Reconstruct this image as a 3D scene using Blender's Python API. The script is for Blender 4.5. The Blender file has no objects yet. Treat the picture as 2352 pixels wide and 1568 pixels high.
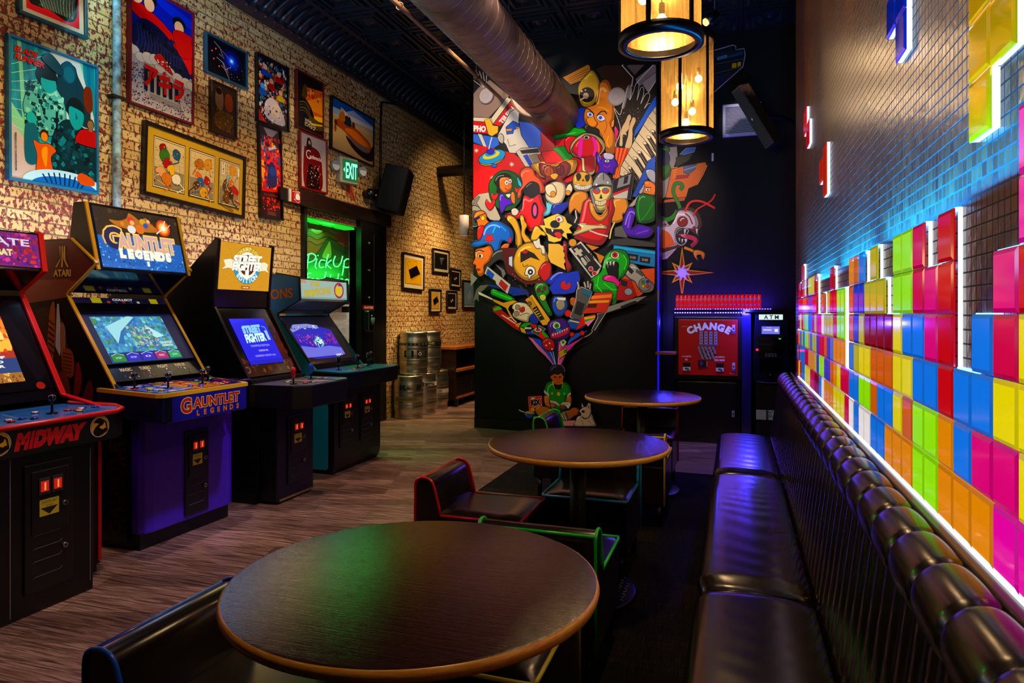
import bpy, math, random
from mathutils import Vector, Matrix
from mathutils.geometry import tessellate_polygon
PI = math.pi
random.seed(7)
S = bpy.context.scene
COL = S.collection
# ------------------------------------------------------------------ camera
F, HZ, CH = 1560.0, 720.0, 1.40            # focal length in px, horizon row, camera height
TH = math.atan(514.0 / F)                  # yaw of the camera against the room's long axis
cd = bpy.data.cameras.new('camera'); cam = bpy.data.objects.new('camera', cd); COL.objects.link(cam)
cam.location = (0, 0, CH); cam.rotation_euler = (PI / 2, 0, TH)
cd.sensor_width = 36.0; cd.lens = F / 2352.0 * 36.0
cd.shift_y = (HZ - 784.0) / 2352.0
cd.clip_start = 0.02
S.camera = cam
S.view_settings.view_transform = 'Standard'; S.view_settings.look = 'None'
S.view_settings.exposure = 0.0; S.view_settings.gamma = 1.0; S.view_settings.use_curve_mapping = False
S.cycles.use_denoising = True
S.cycles.max_bounces = 6; S.cycles.diffuse_bounces = 3; S.cycles.glossy_bounces = 4
S.cycles.transparent_max_bounces = 12; S.cycles.sample_clamp_indirect = 4.0
S.cycles.caustics_reflective = False; S.cycles.caustics_refractive = False
# ------------------------------------------------------------------ world
w = bpy.data.worlds.new('world'); S.world = w; w.use_nodes = True
w.node_tree.nodes['Background'].inputs[0].default_value = (0.05, 0.045, 0.06, 1)
w.node_tree.nodes['Background'].inputs[1].default_value = 0.03
# ------------------------------------------------------------------ lights of the room, with added spots and fills
def aim(o, to):
    o.rotation_euler = (Vector(to) - o.location).to_track_quat('-Z', 'Y').to_euler()
def spot(loc, to, power, col, size=60, blend=.6, r=.06):
    l = bpy.data.lights.new('spot', 'SPOT'); l.energy = power; l.color = col
    l.spot_size = math.radians(size); l.spot_blend = blend; l.shadow_soft_size = r
    o = bpy.data.objects.new('track_or_fill_spot', l); COL.objects.link(o); o.location = loc; aim(o, to); return o  # shared by the ceiling track spots and the added brightening spots
def area(loc, to, power, col, sx, sy, roll=0):
    l = bpy.data.lights.new('area', 'AREA'); l.energy = power; l.color = col; l.shape = 'RECTANGLE'
    l.size = sx; l.size_y = sy
    o = bpy.data.objects.new('area_light', l); COL.objects.link(o); o.location = loc; aim(o, to)
    if roll: o.rotation_euler.rotate_axis('Z', roll)
    return o
def point(loc, power, col, r=.04):
    l = bpy.data.lights.new('point', 'POINT'); l.energy = power; l.color = col; l.shadow_soft_size = r
    o = bpy.data.objects.new('bulb_or_fill_light', l); COL.objects.link(o); o.location = loc; return o
WARM = (1.0, .66, .30)
# ceiling track washing the brick wall and the posters
for (y, p) in ((2.2, 250), (3.6, 320), (5.0, 320), (6.4, 290), (7.8, 190)):
    spot((-2.35, y, 4.22), (-4.42, y + .25, 2.55), p, (1.0, .72, .36), 72, .8)
spot((-2.6, 9.5, 4.2), (-4.42, 9.9, 2.6), 120, (1.0, .70, .34), 80, .9)
# mural wash
spot((-1.0, 4.2, 4.2), (-1.55, 7.7, 2.6), 330, (1.0, .82, .66), 44, .7)
spot((-2.9, 4.9, 4.25), (-2.6, 7.7, 3.1), 310, (1.0, .80, .62), 60, .7)
spot((-2.5, 5.0, 3.0), (-1.9, 7.7, 1.0), 60, (1.0, .74, .50), 34, .8)
spot((-.6, 5.6, 4.25), (-.62, 8.1, 2.75), 80, (1.0, .70, .48), 24, .8)
spot((-.30, 5.2, 4.25), (-.29, 7.62, 1.0), 150, (1.0, .80, .70), 13, .6)  # added spot to brighten the red change machine
spot((-.1, 5.0, 4.25), (.35, 7.45, .55), 70, (1.0, .85, .8), 8, .6)  # added spot to brighten the notices on the cash machine pedestal
# spots added to brighten the machine fronts and the kegs
spot((-1.3, 2.7, 4.2), (-3.2, 2.9, .7), 80, (.92, .80, 1.0), 50, .8)
spot((-1.3, 4.7, 4.2), (-3.2, 5.0, .6), 60, (1.0, .84, .86), 50, .8)
spot((-2.3, 6.9, 4.1), (-4.1, 8.6, .7), 260, (1.0, .74, .36), 34, .8)
# corridor end beyond the mural
spot((-3.2, 9.3, 3.3), (-4.42, 9.7, 1.3), 170, (1.0, .70, .34), 95, .8)
spot((-3.0, 8.6, 4.0), (-3.7, 8.7, 0), 190, (1.0, .68, .38), 70, .8)
# floor wash in the aisle
spot((-2.3, 2.6, 4.2), (-2.35, 3.0, 0), 250, (1.0, .74, .68), 66, .9)
spot((-2.4, 5.4, 4.2), (-2.5, 5.7, 0), 190, (1.0, .68, .50), 62, .9)
spot((-.5, 6.6, 4.2), (-.42, 6.9, 0), 90, (1.0, .66, .54), 26, .8)
# cool spill on the bricks behind the cabinets
area((-4.10, 3.0, 2.02), (-4.42, 3.0, 1.90), 12, (.62, .70, 1.0), 2.2, .2)
area((-4.05, 5.2, 1.95), (-4.42, 5.2, 1.75), 6, (.70, .74, 1.0), 1.6, .2)
area((-3.9, 4.2, 3.4), (-3.2, 5.0, 4.6), 45, (.45, .65, 1.0), .3, 3.0)  # added upward light that gives the tin ceiling bluish glints
# light the acrylic wall throws up the tiles
for y, p in ((1.25, 20.0), (2.0, 30.0), (2.9, 30.0), (3.8, 25), (4.7, 25)):
    area((.385, y, 1.66 - .02 * y), (.437, y, 2.02), p, (.0, .30, 1.0), .75, .03)

# ------------------------------------------------------------------ picture point -> place, on a known plane
_R = Vector((math.cos(TH), math.sin(TH), 0)); _F = Vector((-math.sin(TH), math.cos(TH), 0)); _O = Vector((0, 0, CH))
def ray(px, py): return _F + _R * ((px - 1176.0) / F) + Vector((0, 0, (HZ - py) / F))
def onx(px, py, X): d = ray(px, py); return _O + d * (X / d.x)
def ony(px, py, Y): d = ray(px, py); return _O + d * (Y / d.y)
def onz(px, py, Z): d = ray(px, py); return _O + d * ((Z - CH) / d.z)
def onp(px, py, p, n): d = ray(px, py); return _O + d * ((p - _O).dot(n) / d.dot(n))
# ------------------------------------------------------------------ materials
def lin(v): return v / 12.92 if v <= .04045 else ((v + .055) / 1.055) ** 2.4
def hx(s):
    if not isinstance(s, str): return tuple(s[:3])
    s = s.lstrip('#'); s = ''.join(q * 2 for q in s) if len(s) == 3 else s; return tuple(lin(int(s[i:i + 2], 16) / 255) for i in (0, 2, 4))
_M = {}
def _new(name):
    m = bpy.data.materials.new(name); m.use_nodes = True; return m, m.node_tree.nodes, m.node_tree.links, m.node_tree.nodes['Principled BSDF']
def PV(rough=.5, metal=0, emit=0, coat=0, spec=.5, name=None):
    """surface whose base colour is the flat colour each face carries"""
    k = (rough, metal, emit, coat, spec)
    if k in _M: return _M[k]
    m, n, l, b = _new(name or 'surface_%d' % len(_M)); _M[k] = m
    a = n.new('ShaderNodeAttribute'); a.attribute_name = 'Col'
    if emit:
        b.inputs['Base Color'].default_value = (.01, .01, .01, 1)
        l.new(a.outputs[0], b.inputs['Emission Color']); b.inputs['Emission Strength'].default_value = emit
    else: l.new(a.outputs[0], b.inputs['Base Color'])
    b.inputs['Roughness'].default_value = rough; b.inputs['Metallic'].default_value = metal
    b.inputs['Coat Weight'].default_value = coat; b.inputs['Coat Roughness'].default_value = .08
    b.inputs['Specular IOR Level'].default_value = spec
    return m
def nd(n, t, **kw):
    x = n.new(t)
    for k, v in kw.items():
        if k in x.inputs: x.inputs[k].default_value = v
        else: setattr(x, k, v)
    return x
def ramp(n, stops, interp='LINEAR'):
    r = n.new('ShaderNodeValToRGB'); r.color_ramp.interpolation = interp; e = r.color_ramp.elements
    while len(e) < len(stops): e.new(.5)
    for i, (p, c) in enumerate(stops): e[i].position = p; e[i].color = (*c, 1) if len(c) == 3 else c
    return r
def coords(n, l, rot=(0, 0, 0), scale=(1, 1, 1), loc=(0, 0, 0), src='Object'):
    t = n.new('ShaderNodeTexCoord'); m = n.new('ShaderNodeMapping'); l.new(t.outputs[src], m.inputs[0])
    m.inputs['Rotation'].default_value = rot; m.inputs['Scale'].default_value = scale; m.inputs['Location'].default_value = loc
    return m
def mix(n, l, f, a, b, mode='MIX'):
    x = n.new('ShaderNodeMix'); x.data_type = 'RGBA'; x.blend_type = mode
    for s, v in ((0, f), (6, a), (7, b)):
        if hasattr(v, 'is_linked') or hasattr(v, 'links'): l.new(v, x.inputs[s])
        elif isinstance(v, (int, float)): x.inputs[s].default_value = v
        else: x.inputs[s].default_value = (*v, 1)
    return x.outputs[2]
def math_(n, l, op, a, b=0.0, clamp=False):
    x = n.new('ShaderNodeMath'); x.operation = op; x.use_clamp = clamp
    for i, v in enumerate((a, b)):
        if hasattr(v, 'links'): l.new(v, x.inputs[i])
        else: x.inputs[i].default_value = v
    return x.outputs[0]
def bump(n, l, h, b, s=.5, d=.01):
    x = n.new('ShaderNodeBump'); x.inputs['Strength'].default_value = s; x.inputs['Distance'].default_value = d
    l.new(h, x.inputs['Height']); l.new(x.outputs[0], b.inputs['Normal']); return x

def m_brick():
    m, n, l, b = _new('painted_brick')
    t = n.new('ShaderNodeTexCoord'); sp = n.new('ShaderNodeSeparateXYZ'); l.new(t.outputs['Object'], sp.inputs[0])
    cb = n.new('ShaderNodeCombineXYZ'); l.new(sp.outputs[1], cb.inputs[0]); l.new(sp.outputs[2], cb.inputs[1])
    wn = nd(n, 'ShaderNodeTexNoise', Scale=9.0, Detail=2.0); l.new(cb.outputs[0], wn.inputs['Vector'])
    wob = n.new('ShaderNodeVectorMath'); wob.operation = 'MULTIPLY_ADD'
    l.new(wn.outputs['Color'], wob.inputs[0]); wob.inputs[1].default_value = (.022, .016, 0); l.new(cb.outputs[0], wob.inputs[2])
    br = n.new('ShaderNodeTexBrick'); l.new(wob.outputs[0], br.inputs['Vector'])
    for k, v in (('Scale', 1.0), ('Mortar Size', .006), ('Mortar Smooth', .6), ('Bias', 0.0), ('Brick Width', .215), ('Row Height', .072)): br.inputs[k].default_value = v
    br.inputs['Color1'].default_value = (*hx('#f0d08c'), 1); br.inputs['Color2'].default_value = (*hx('#dcb468'), 1); br.inputs['Mortar'].default_value = (*hx('#a08250'), 1)
    # chipped paint: small upright flecks that bare the red clay
    mp = n.new('ShaderNodeMapping'); l.new(cb.outputs[0], mp.inputs[0]); mp.inputs['Scale'].default_value = (1.5, .95, 1)
    mp.inputs['Rotation'].default_value = (0, 0, .35)
    c1 = nd(n, 'ShaderNodeTexNoise', Scale=24.0, Detail=3.0, Roughness=.6); l.new(mp.outputs[0], c1.inputs['Vector'])
    c2 = nd(n, 'ShaderNodeTexNoise', Scale=1.3, Detail=2.0); l.new(cb.outputs[0], c2.inputs['Vector'])
    # the paint is more worn low down beside the machines
    low = n.new('ShaderNodeMapRange'); l.new(sp.outputs[1], low.inputs[0])
    for i, v in ((1, 5.0), (2, 2.0), (3, 0.0), (4, .075)): low.inputs[i].default_value = v
    s = math_(n, l, 'ADD', c1.outputs[0], math_(n, l, 'MULTIPLY', c2.outputs[0], .16)); s = math_(n, l, 'ADD', s, low.outputs[0])
    ch = ramp(n, [(.635, (0, 0, 0)), (.650, (1, 1, 1))]); l.new(s, ch.inputs[0])
    c3 = nd(n, 'ShaderNodeTexNoise', Scale=60.0, Detail=2.0); l.new(cb.outputs[0], c3.inputs['Vector'])
    clay = ramp(n, [(.35, hx('#5a0c06')), (.6, hx('#8a2a14')), (.75, hx('#2c120a'))]); l.new(c3.outputs[0], clay.inputs[0])
    tone = nd(n, 'ShaderNodeTexNoise', Scale=.8, Detail=4.0); l.new(cb.outputs[0], tone.inputs['Vector'])
    tr = ramp(n, [(.3, hx('#b8a070')), (.7, hx('#ffffff'))]); l.new(tone.outputs[0], tr.inputs[0])
    base = mix(n, l, .8, br.outputs['Color'], tr.outputs[0], 'MULTIPLY')
    col = mix(n, l, ch.outputs[0], base, clay.outputs[0])
    l.new(col, b.inputs['Base Color']); b.inputs['Roughness'].default_value = .62
    inv = math_(n, l, 'SUBTRACT', 1.0, br.outputs['Fac'])
    fine = nd(n, 'ShaderNodeTexNoise', Scale=30.0, Detail=4.0, Roughness=.65); l.new(cb.outputs[0], fine.inputs['Vector'])
    h = math_(n, l, 'ADD', inv, math_(n, l, 'MULTIPLY', fine.outputs[0], .9)); h = math_(n, l, 'SUBTRACT', h, math_(n, l, 'MULTIPLY', ch.outputs[0], .35))
    bump(n, l, h, b, 1.0, .016); return m
def m_planks():
    m, n, l, b = _new('wood_planks')
    c = coords(n, l, rot=(0, 0, -TH + .02))
    br = n.new('ShaderNodeTexBrick'); l.new(c.outputs[0], br.inputs['Vector']); br.offset = .37
    for k, v in (('Scale', 1.0), ('Mortar Size', .0012), ('Mortar Smooth', .1), ('Bias', 0.0), ('Brick Width', 1.1), ('Row Height', .15)): br.inputs[k].default_value = v
    br.inputs['Color1'].default_value = (*hx('#9a8478'), 1); br.inputs['Color2'].default_value = (*hx('#625048'), 1); br.inputs['Mortar'].default_value = (*hx('#241a15'), 1)
    g = coords(n, l, rot=(0, 0, -TH + .02), scale=(1.6, 34, 1))
    gn = nd(n, 'ShaderNodeTexNoise', Scale=2.2, Detail=6.0, Roughness=.65, Distortion=.8); l.new(g.outputs[0], gn.inputs['Vector'])
    gr = ramp(n, [(.28, hx('#1c100c')), (.45, hx('#8c7264')), (.60, hx('#e4d2c8')), (.78, hx('#6a564c'))]); l.new(gn.outputs[0], gr.inputs[0])
    col = mix(n, l, .95, br.outputs['Color'], gr.outputs[0], 'OVERLAY')
    l.new(col, b.inputs['Base Color']); b.inputs['Roughness'].default_value = .38; b.inputs['Specular IOR Level'].default_value = .45
    bump(n, l, gn.outputs[0], b, .25, .004); return m
def m_carpet():
    m, n, l, b = _new('dark_carpet')
    c = coords(n, l)
    br = n.new('ShaderNodeTexBrick'); l.new(c.outputs[0], br.inputs['Vector']); br.offset = .5
    for k, v in (('Scale', 1.0), ('Mortar Size', 0.0), ('Bias', 0.0), ('Brick Width', .9), ('Row Height', .3)): br.inputs[k].default_value = v
    br.inputs['Color1'].default_value = (.005, .004, .004, 1); br.inputs['Color2'].default_value = (.020, .014, .010, 1)
    w1 = nd(n, 'ShaderNodeTexNoise', Scale=2.0, Detail=2.0); c2 = coords(n, l, scale=(4, 120, 1)); l.new(c2.outputs[0], w1.inputs['Vector'])
    w2 = nd(n, 'ShaderNodeTexNoise', Scale=2.0, Detail=2.0); c3 = coords(n, l, scale=(120, 4, 1)); l.new(c3.outputs[0], w2.inputs['Vector'])
    f = math_(n, l, 'MULTIPLY', w1.outputs[0], w2.outputs[0]); r = ramp(n, [(.18, (.25, .25, .25)), (.38, (1.6, 1.5, 1.4))]); l.new(f, r.inputs[0])
    l.new(mix(n, l, 1.0, br.outputs['Color'], r.outputs[0], 'MULTIPLY'), b.inputs['Base Color']); b.inputs['Roughness'].default_value = .95
    b.inputs['Specular IOR Level'].default_value = .1; bump(n, l, f, b, .5, .004); return m
def m_mosaic():
    m, n, l, b = _new('mosaic_tile')
    t = n.new('ShaderNodeTexCoord'); sp = n.new('ShaderNodeSeparateXYZ'); l.new(t.outputs['Object'], sp.inputs[0])
    cb = n.new('ShaderNodeCombineXYZ'); l.new(sp.outputs[1], cb.inputs[0]); l.new(sp.outputs[2], cb.inputs[1])
    br = n.new('ShaderNodeTexBrick'); l.new(cb.outputs[0], br.inputs['Vector']); br.offset = 0.0
    for k, v in (('Scale', 1.0), ('Mortar Size', .0021), ('Mortar Smooth', .2), ('Bias', 0.0), ('Brick Width', .0285), ('Row Height', .0285)): br.inputs[k].default_value = v
    br.inputs['Color1'].default_value = (*hx('#6a3c22'), 1); br.inputs['Color2'].default_value = (*hx('#3c2012'), 1); br.inputs['Mortar'].default_value = (*hx('#08070a'), 1)
    cs = n.new('ShaderNodeMapping'); l.new(cb.outputs[0], cs.inputs[0]); cs.inputs['Scale'].default_value = (7, .8, 1)
    sn = nd(n, 'ShaderNodeTexNoise', Scale=3.0, Detail=4.0); l.new(cs.outputs[0], sn.inputs['Vector']); sr = ramp(n, [(.35, (.35, .35, .35)), (.6, (1, 1, 1))]); l.new(sn.outputs[0], sr.inputs[0])
    l.new(mix(n, l, 1.0, br.outputs['Color'], sr.outputs[0], 'MULTIPLY'), b.inputs['Base Color'])
    rr = math_(n, l, 'ADD', math_(n, l, 'MULTIPLY', br.outputs['Fac'], .45), .30); l.new(rr, b.inputs['Roughness'])
    ns = nd(n, 'ShaderNodeTexNoise', Scale=34.0, Detail=2.0); l.new(cb.outputs[0], ns.inputs['Vector'])
    inv = math_(n, l, 'SUBTRACT', 1.0, br.outputs['Fac']); h = math_(n, l, 'ADD', inv, math_(n, l, 'MULTIPLY', ns.outputs[0], .8))
    b.inputs['Specular IOR Level'].default_value = .38
    bump(n, l, h, b, .9, .0026); return m
def m_noise(name, c0, c1, rough=.5, metal=0, scale=8, stretch=(1, 1, 1), bmp=.15, dist=.003, coat=0, spec=.5):
    m, n, l, b = _new(name); c = coords(n, l, scale=stretch)
    ns = nd(n, 'ShaderNodeTexNoise', Scale=float(scale), Detail=5.0, Roughness=.6); l.new(c.outputs[0], ns.inputs['Vector'])
    r = ramp(n, [(.33, hx(c0)), (.67, hx(c1))]); l.new(ns.outputs[0], r.inputs[0]); l.new(r.outputs[0], b.inputs['Base Color'])
    b.inputs['Roughness'].default_value = rough; b.inputs['Metallic'].default_value = metal
    b.inputs['Coat Weight'].default_value = coat; b.inputs['Specular IOR Level'].default_value = spec
    if bmp: bump(n, l, ns.outputs[0], b, bmp, dist)
    return m
def m_mesh_metal():
    m, n, l, b = _new('perforated_brass_mesh')
    b.inputs['Base Color'].default_value = (*hx('#b98f4a'), 1); b.inputs['Metallic'].default_value = .9; b.inputs['Roughness'].default_value = .35
    c = coords(n, l, scale=(1, 1, .05)); ns = nd(n, 'ShaderNodeTexNoise', Scale=70.0, Detail=4.0); l.new(c.outputs[0], ns.inputs['Vector'])
    r = ramp(n, [(.35, (.50, .50, .50)), (.65, (.80, .80, .80))]); l.new(ns.outputs[0], r.inputs[0])
    tr = n.new('ShaderNodeBsdfTransparent'); ms = n.new('ShaderNodeMixShader'); out = n['Material Output']
    tl = n.new('ShaderNodeBsdfTranslucent'); tl.inputs[0].default_value = (*hx('#ffcf70'), 1)
    m2 = n.new('ShaderNodeMixShader'); m2.inputs[0].default_value = .09; l.new(b.outputs[0], m2.inputs[1]); l.new(tl.outputs[0], m2.inputs[2])
    l.new(r.outputs[0], ms.inputs[0]); l.new(m2.outputs[0], ms.inputs[1]); l.new(tr.outputs[0], ms.inputs[2]); l.new(ms.outputs[0], out.inputs[0]); return m
def m_glass(name, col, rough=.05, alpha=.35):
    m, n, l, b = _new(name); b.inputs['Base Color'].default_value = (*hx(col), 1); b.inputs['Roughness'].default_value = rough
    b.inputs['Alpha'].default_value = alpha; return m
BRICK = m_brick(); PLANK = m_planks(); CARPET = m_carpet(); MOSAIC = m_mosaic()
LEATHER = m_noise('black_vinyl', '#140b06', '#20120a', .22, scale=90, bmp=.07, dist=.002, spec=.6)
LAMIN = m_noise('dark_wood_laminate', '#180501', '#3e1407', .15, scale=9, stretch=(.6, 34, 1), bmp=.5, dist=.0015, spec=.55)
STEEL = m_noise('brushed_steel', '#a8a294', '#d0c8b4', .34, 1.0, 6, (1, 1, 10), .04)
DUCT = m_noise('rusty_duct', '#563a2c', '#7c5e4a', .42, .35, 5, bmp=.12)
OAK = m_noise('warm_oak', '#7a3a12', '#b4642a', .35, scale=7, stretch=(6, 1, 6), bmp=.1)
EDGE = m_noise('plywood_edge', '#e89030', '#ffc458', .30, scale=30, stretch=(1, 1, 12), bmp=.05)
BLACK = m_noise('black_paint', '#030303', '#060505', .55, scale=30, bmp=.05, spec=.25)
TIN = m_noise('black_tin_ceiling', '#101216', '#2a2d36', .28, .35, 60, bmp=.35, dist=.004)
MESHM = m_mesh_metal()
# ------------------------------------------------------------------ geometry helpers
WL = {}
class B:
    def __init__(s, col='#808080'): s.v = []; s.f = []; s.c = []; s.col = col; s.sm = []
    def add(s, vs, fs, col=None, sm=False):
        o = len(s.v); s.v += [Vector(p) for p in vs]
        for f in fs: s.f.append([i + o for i in f]); s.c.append(col or s.col); s.sm.append(sm)
        return s
    def box(s, x0, y0, z0, x1, y1, z1, col=None):
        x0, x1 = min(x0, x1), max(x0, x1); y0, y1 = min(y0, y1), max(y0, y1); z0, z1 = min(z0, z1), max(z0, z1)
        return s.add([(x0, y0, z0), (x1, y0, z0), (x1, y1, z0), (x0, y1, z0), (x0, y0, z1), (x1, y0, z1), (x1, y1, z1), (x0, y1, z1)],
                     [(0, 3, 2, 1), (4, 5, 6, 7), (0, 1, 5, 4), (1, 2, 6, 5), (2, 3, 7, 6), (3, 0, 4, 7)], col)
    def obox(s, c, h, rot, col=None):
        vs = [Vector(c) + rot @ Vector((sx * h[0], sy * h[1], sz * h[2])) for sz in (-1, 1) for sx, sy in ((-1, -1), (1, -1), (1, 1), (-1, 1))]
        return s.add(vs, [(0, 3, 2, 1), (4, 5, 6, 7), (0, 1, 5, 4), (1, 2, 6, 5), (2, 3, 7, 6), (3, 0, 4, 7)], col)
    def prism(s, pts, ax, a, b, col=None, sm=False):
        """polygon in the two other axes (in xyz order), extruded along ax from a to b"""
        def P(p, t): return {'x': (t, p[0], p[1]), 'y': (p[0], t, p[1]), 'z': (p[0], p[1], t)}[ax]
        n = len(pts); vs = [P(p, a) for p in pts] + [P(p, b) for p in pts]
        tri = tessellate_polygon([[Vector((p[0], p[1], 0)) for p in pts]])
        fs = [tuple(t) for t in tri] + [tuple(i + n for i in t) for t in tri]
        s.add(vs, fs, col)
        return s.add(vs, [(i, (i + 1) % n, (i + 1) % n + n, i + n) for i in range(n)], col, sm)
    def cyl(s, p0, p1, r0, r1=None, n=24, col=None, caps=True, sm=True):
        p0, p1 = Vector(p0), Vector(p1); r1 = r0 if r1 is None else r1
        d = (p1 - p0).normalized(); a = d.orthogonal().normalized(); b = d.cross(a)
        vs = [p + (a * math.cos(2 * PI * i / n) + b * math.sin(2 * PI * i / n)) * r for p, r in ((p0, r0), (p1, r1)) for i in range(n)]
        s.add(vs, [(i, (i + 1) % n, (i + 1) % n + n, i + n) for i in range(n)], col, sm)
        if caps: s.add(vs, [tuple(range(n - 1, -1, -1)), tuple(range(n, 2 * n))], col)
        return s
    def tube(s, pts, r, n=8, closed=False, col=None):
        pts = [Vector(p) for p in pts]; N = len(pts); vs = []
        up = None
        for i, p in enumerate(pts):
            a = pts[(i - 1) % N] if (closed or i) else p; b = pts[(i + 1) % N] if (closed or i < N - 1) else p
            d = (b - a).normalized() if (b - a).length > 1e-9 else Vector((0, 0, 1))
            if up is None: up = d.orthogonal().normalized()
            up = (up - d * up.dot(d)); up = up.normalized() if up.length > 1e-6 else d.orthogonal().normalized()
            q = d.cross(up); rr = r(i / max(1, N - 1)) if callable(r) else r
            vs += [p + (up * math.cos(2 * PI * k / n) + q * math.sin(2 * PI * k / n)) * rr for k in range(n)]
        fs = []
        for i in range(N if closed else N - 1):
            j = (i + 1) % N
            fs += [(i * n + k, i * n + (k + 1) % n, j * n + (k + 1) % n, j * n + k) for k in range(n)]
        if not closed: fs += [tuple(range(n - 1, -1, -1)), tuple((N - 1) * n + k for k in range(n))]
        return s.add(vs, fs, col, True)
    def lathe(s, prof, c=(0, 0, 0), n=32, col=None, cols=None):
        cx, cy, cz = c; m = len(prof)
        vs = [(cx + r * math.cos(2 * PI * i / n), cy + r * math.sin(2 * PI * i / n), cz + z) for i in range(n) for r, z in prof]
        for k in range(m - 1):
            s.add(vs, [(i * m + k, ((i + 1) % n) * m + k, ((i + 1) % n) * m + k + 1, i * m + k + 1) for i in range(n)], cols[k] if cols else col, True) if k == 0 else \
                s._more(vs, [(i * m + k, ((i + 1) % n) * m + k, ((i + 1) % n) * m + k + 1, i * m + k + 1) for i in range(n)], cols[k] if cols else col)
        return s
    def _more(s, vs, fs, col):
        o = len(s.v) - len(vs)
        for f in fs: s.f.append([i + o for i in f]); s.c.append(col or s.col); s.sm.append(True)
    def ball(s, c, r, col=None, nu=14, nv=8, sc=(1, 1, 1)):
        pr = [(math.sin(PI * j / nv), -math.cos(PI * j / nv)) for j in range(nv + 1)]
        vs = [(c[0] + r * sc[0] * a * math.cos(2 * PI * i / nu), c[1] + r * sc[1] * a * math.sin(2 * PI * i / nu), c[2] + r * sc[2] * z) for i in range(nu) for a, z in pr]
        m = nv + 1
        return s.add(vs, [(i * m + k, ((i + 1) % nu) * m + k, ((i + 1) % nu) * m + k + 1, i * m + k + 1) for i in range(nu) for k in range(nv)], col, True)
    def grid(s, fn, nu, nv, col=None):
        vs = [fn(i / nu, j / nv) for i in range(nu + 1) for j in range(nv + 1)]; m = nv + 1
        return s.add(vs, [(i * m + j, (i + 1) * m + j, (i + 1) * m + j + 1, i * m + j + 1) for i in range(nu) for j in range(nv)], col, True)
    def xf(s, M): s.v = [M @ p for p in s.v]; return s
    def done(s, name, parent=None, mat=None, bev=0, seg=2, loc=None, normals=True):
        me = bpy.data.meshes.new(name); off = Vector(loc) if loc else (WL.get(parent.name, Vector()) if parent else Vector())
        me.from_pydata([p - off for p in s.v], [], s.f)
        ca = me.color_attributes.new('Col', 'FLOAT_COLOR', 'CORNER'); buf = []
        for f, c in zip(s.f, s.c): buf += list((*hx(c), 1.0)) * len(f)
        ca.data.foreach_set('color', buf); me.polygons.foreach_set('use_smooth', s.sm)
        if normals:
            import bmesh
            bm = bmesh.new(); bm.from_mesh(me); bmesh.ops.remove_doubles(bm, verts=bm.verts, dist=1e-5); bmesh.ops.recalc_face_normals(bm, faces=bm.faces); bm.to_mesh(me); bm.free()
        me.materials.append(mat or PV()); me.update()
        o = bpy.data.objects.new(name, me); COL.objects.link(o)
        if parent: o.parent = parent; WL[o.name] = off.copy()
        else: o.location = off; WL[o.name] = off.copy()
        if bev:
            b = o.modifiers.new('bevel', 'BEVEL'); b.width = bev; b.segments = seg; b.limit_method = 'ANGLE'; b.angle_limit = .6; b.harden_normals = False
        return o
def tag(o, label=None, cat=None, group=None, kind=None):
    if label: o['label'] = label
    if cat: o['category'] = cat
    if group: o['group'] = group
    if kind: o['kind'] = kind
    return o
def thing(name, label, cat, loc=(0, 0, 0), group=None):
    o = bpy.data.objects.new(name, None); COL.objects.link(o); o.location = loc; o.empty_display_size = .1
    WL[o.name] = Vector(loc); return tag(o, label, cat, group)
def struct(b, name, mat, **k): return tag(b.done(name, None, mat, **k), kind='structure')
def dup(root, loc=None, rz=None, label=None, group=None):
    r = root.copy(); COL.objects.link(r)
    if loc is not None: r.location = loc
    if rz is not None: r.rotation_euler = (0, 0, rz)
    tag(r, label, None, group)
    for ch in root.children:
        c = ch.copy(); COL.objects.link(c); c.parent = r
        for g in ch.children: d = g.copy(); COL.objects.link(d); d.parent = c
    return r
# ------------------------------------------------------------------ flat pictures and lettering
_TX = {}
def glyphs(s, bold=0.0):
    k = (s, round(bold, 4))
    if k in _TX: return _TX[k]
    cu = bpy.data.curves.new('t', 'FONT'); cu.body = s; cu.offset = bold; cu.resolution_u = 3; cu.fill_mode = 'BOTH'
    ob = bpy.data.objects.new('t', cu); COL.objects.link(ob)
    me = bpy.data.meshes.new_from_object(ob.evaluated_get(bpy.context.evaluated_depsgraph_get()))
    vs = [(v.co.x, v.co.y) for v in me.vertices]; fs = [tuple(p.vertices) for p in me.polygons]
    bpy.data.objects.remove(ob); bpy.data.curves.remove(cu); bpy.data.meshes.remove(me)
    _TX[k] = (vs, fs); return _TX[k]
def smooth(pts, k=5, closed=True):
    n = len(pts); out = []
    rng = range(n) if closed else range(n - 1)
    for i in rng:
        g = (lambda j: pts[j % n]) if closed else (lambda j: pts[max(0, min(n - 1, j))])
        p0, p1, p2, p3 = g(i - 1), g(i), g(i + 1), g(i + 2)
        for t in range(k):
            t /= k; out.append(tuple(.5 * (2 * p1[a] + (p2[a] - p0[a]) * t + (2 * p0[a] - 5 * p1[a] + 4 * p2[a] - p3[a]) * t * t + (3 * p1[a] - p0[a] - 3 * p2[a] + p3[a]) * t ** 3) for a in (0, 1)))
    if not closed: out.append(pts[-1])
    return out
def ps(s, sc=1.0, ox=0.0, oy=0.0):
    return [(ox + float(a.split(',')[0]) / sc, oy + float(a.split(',')[1]) / sc) for a in s.split()]
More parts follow.
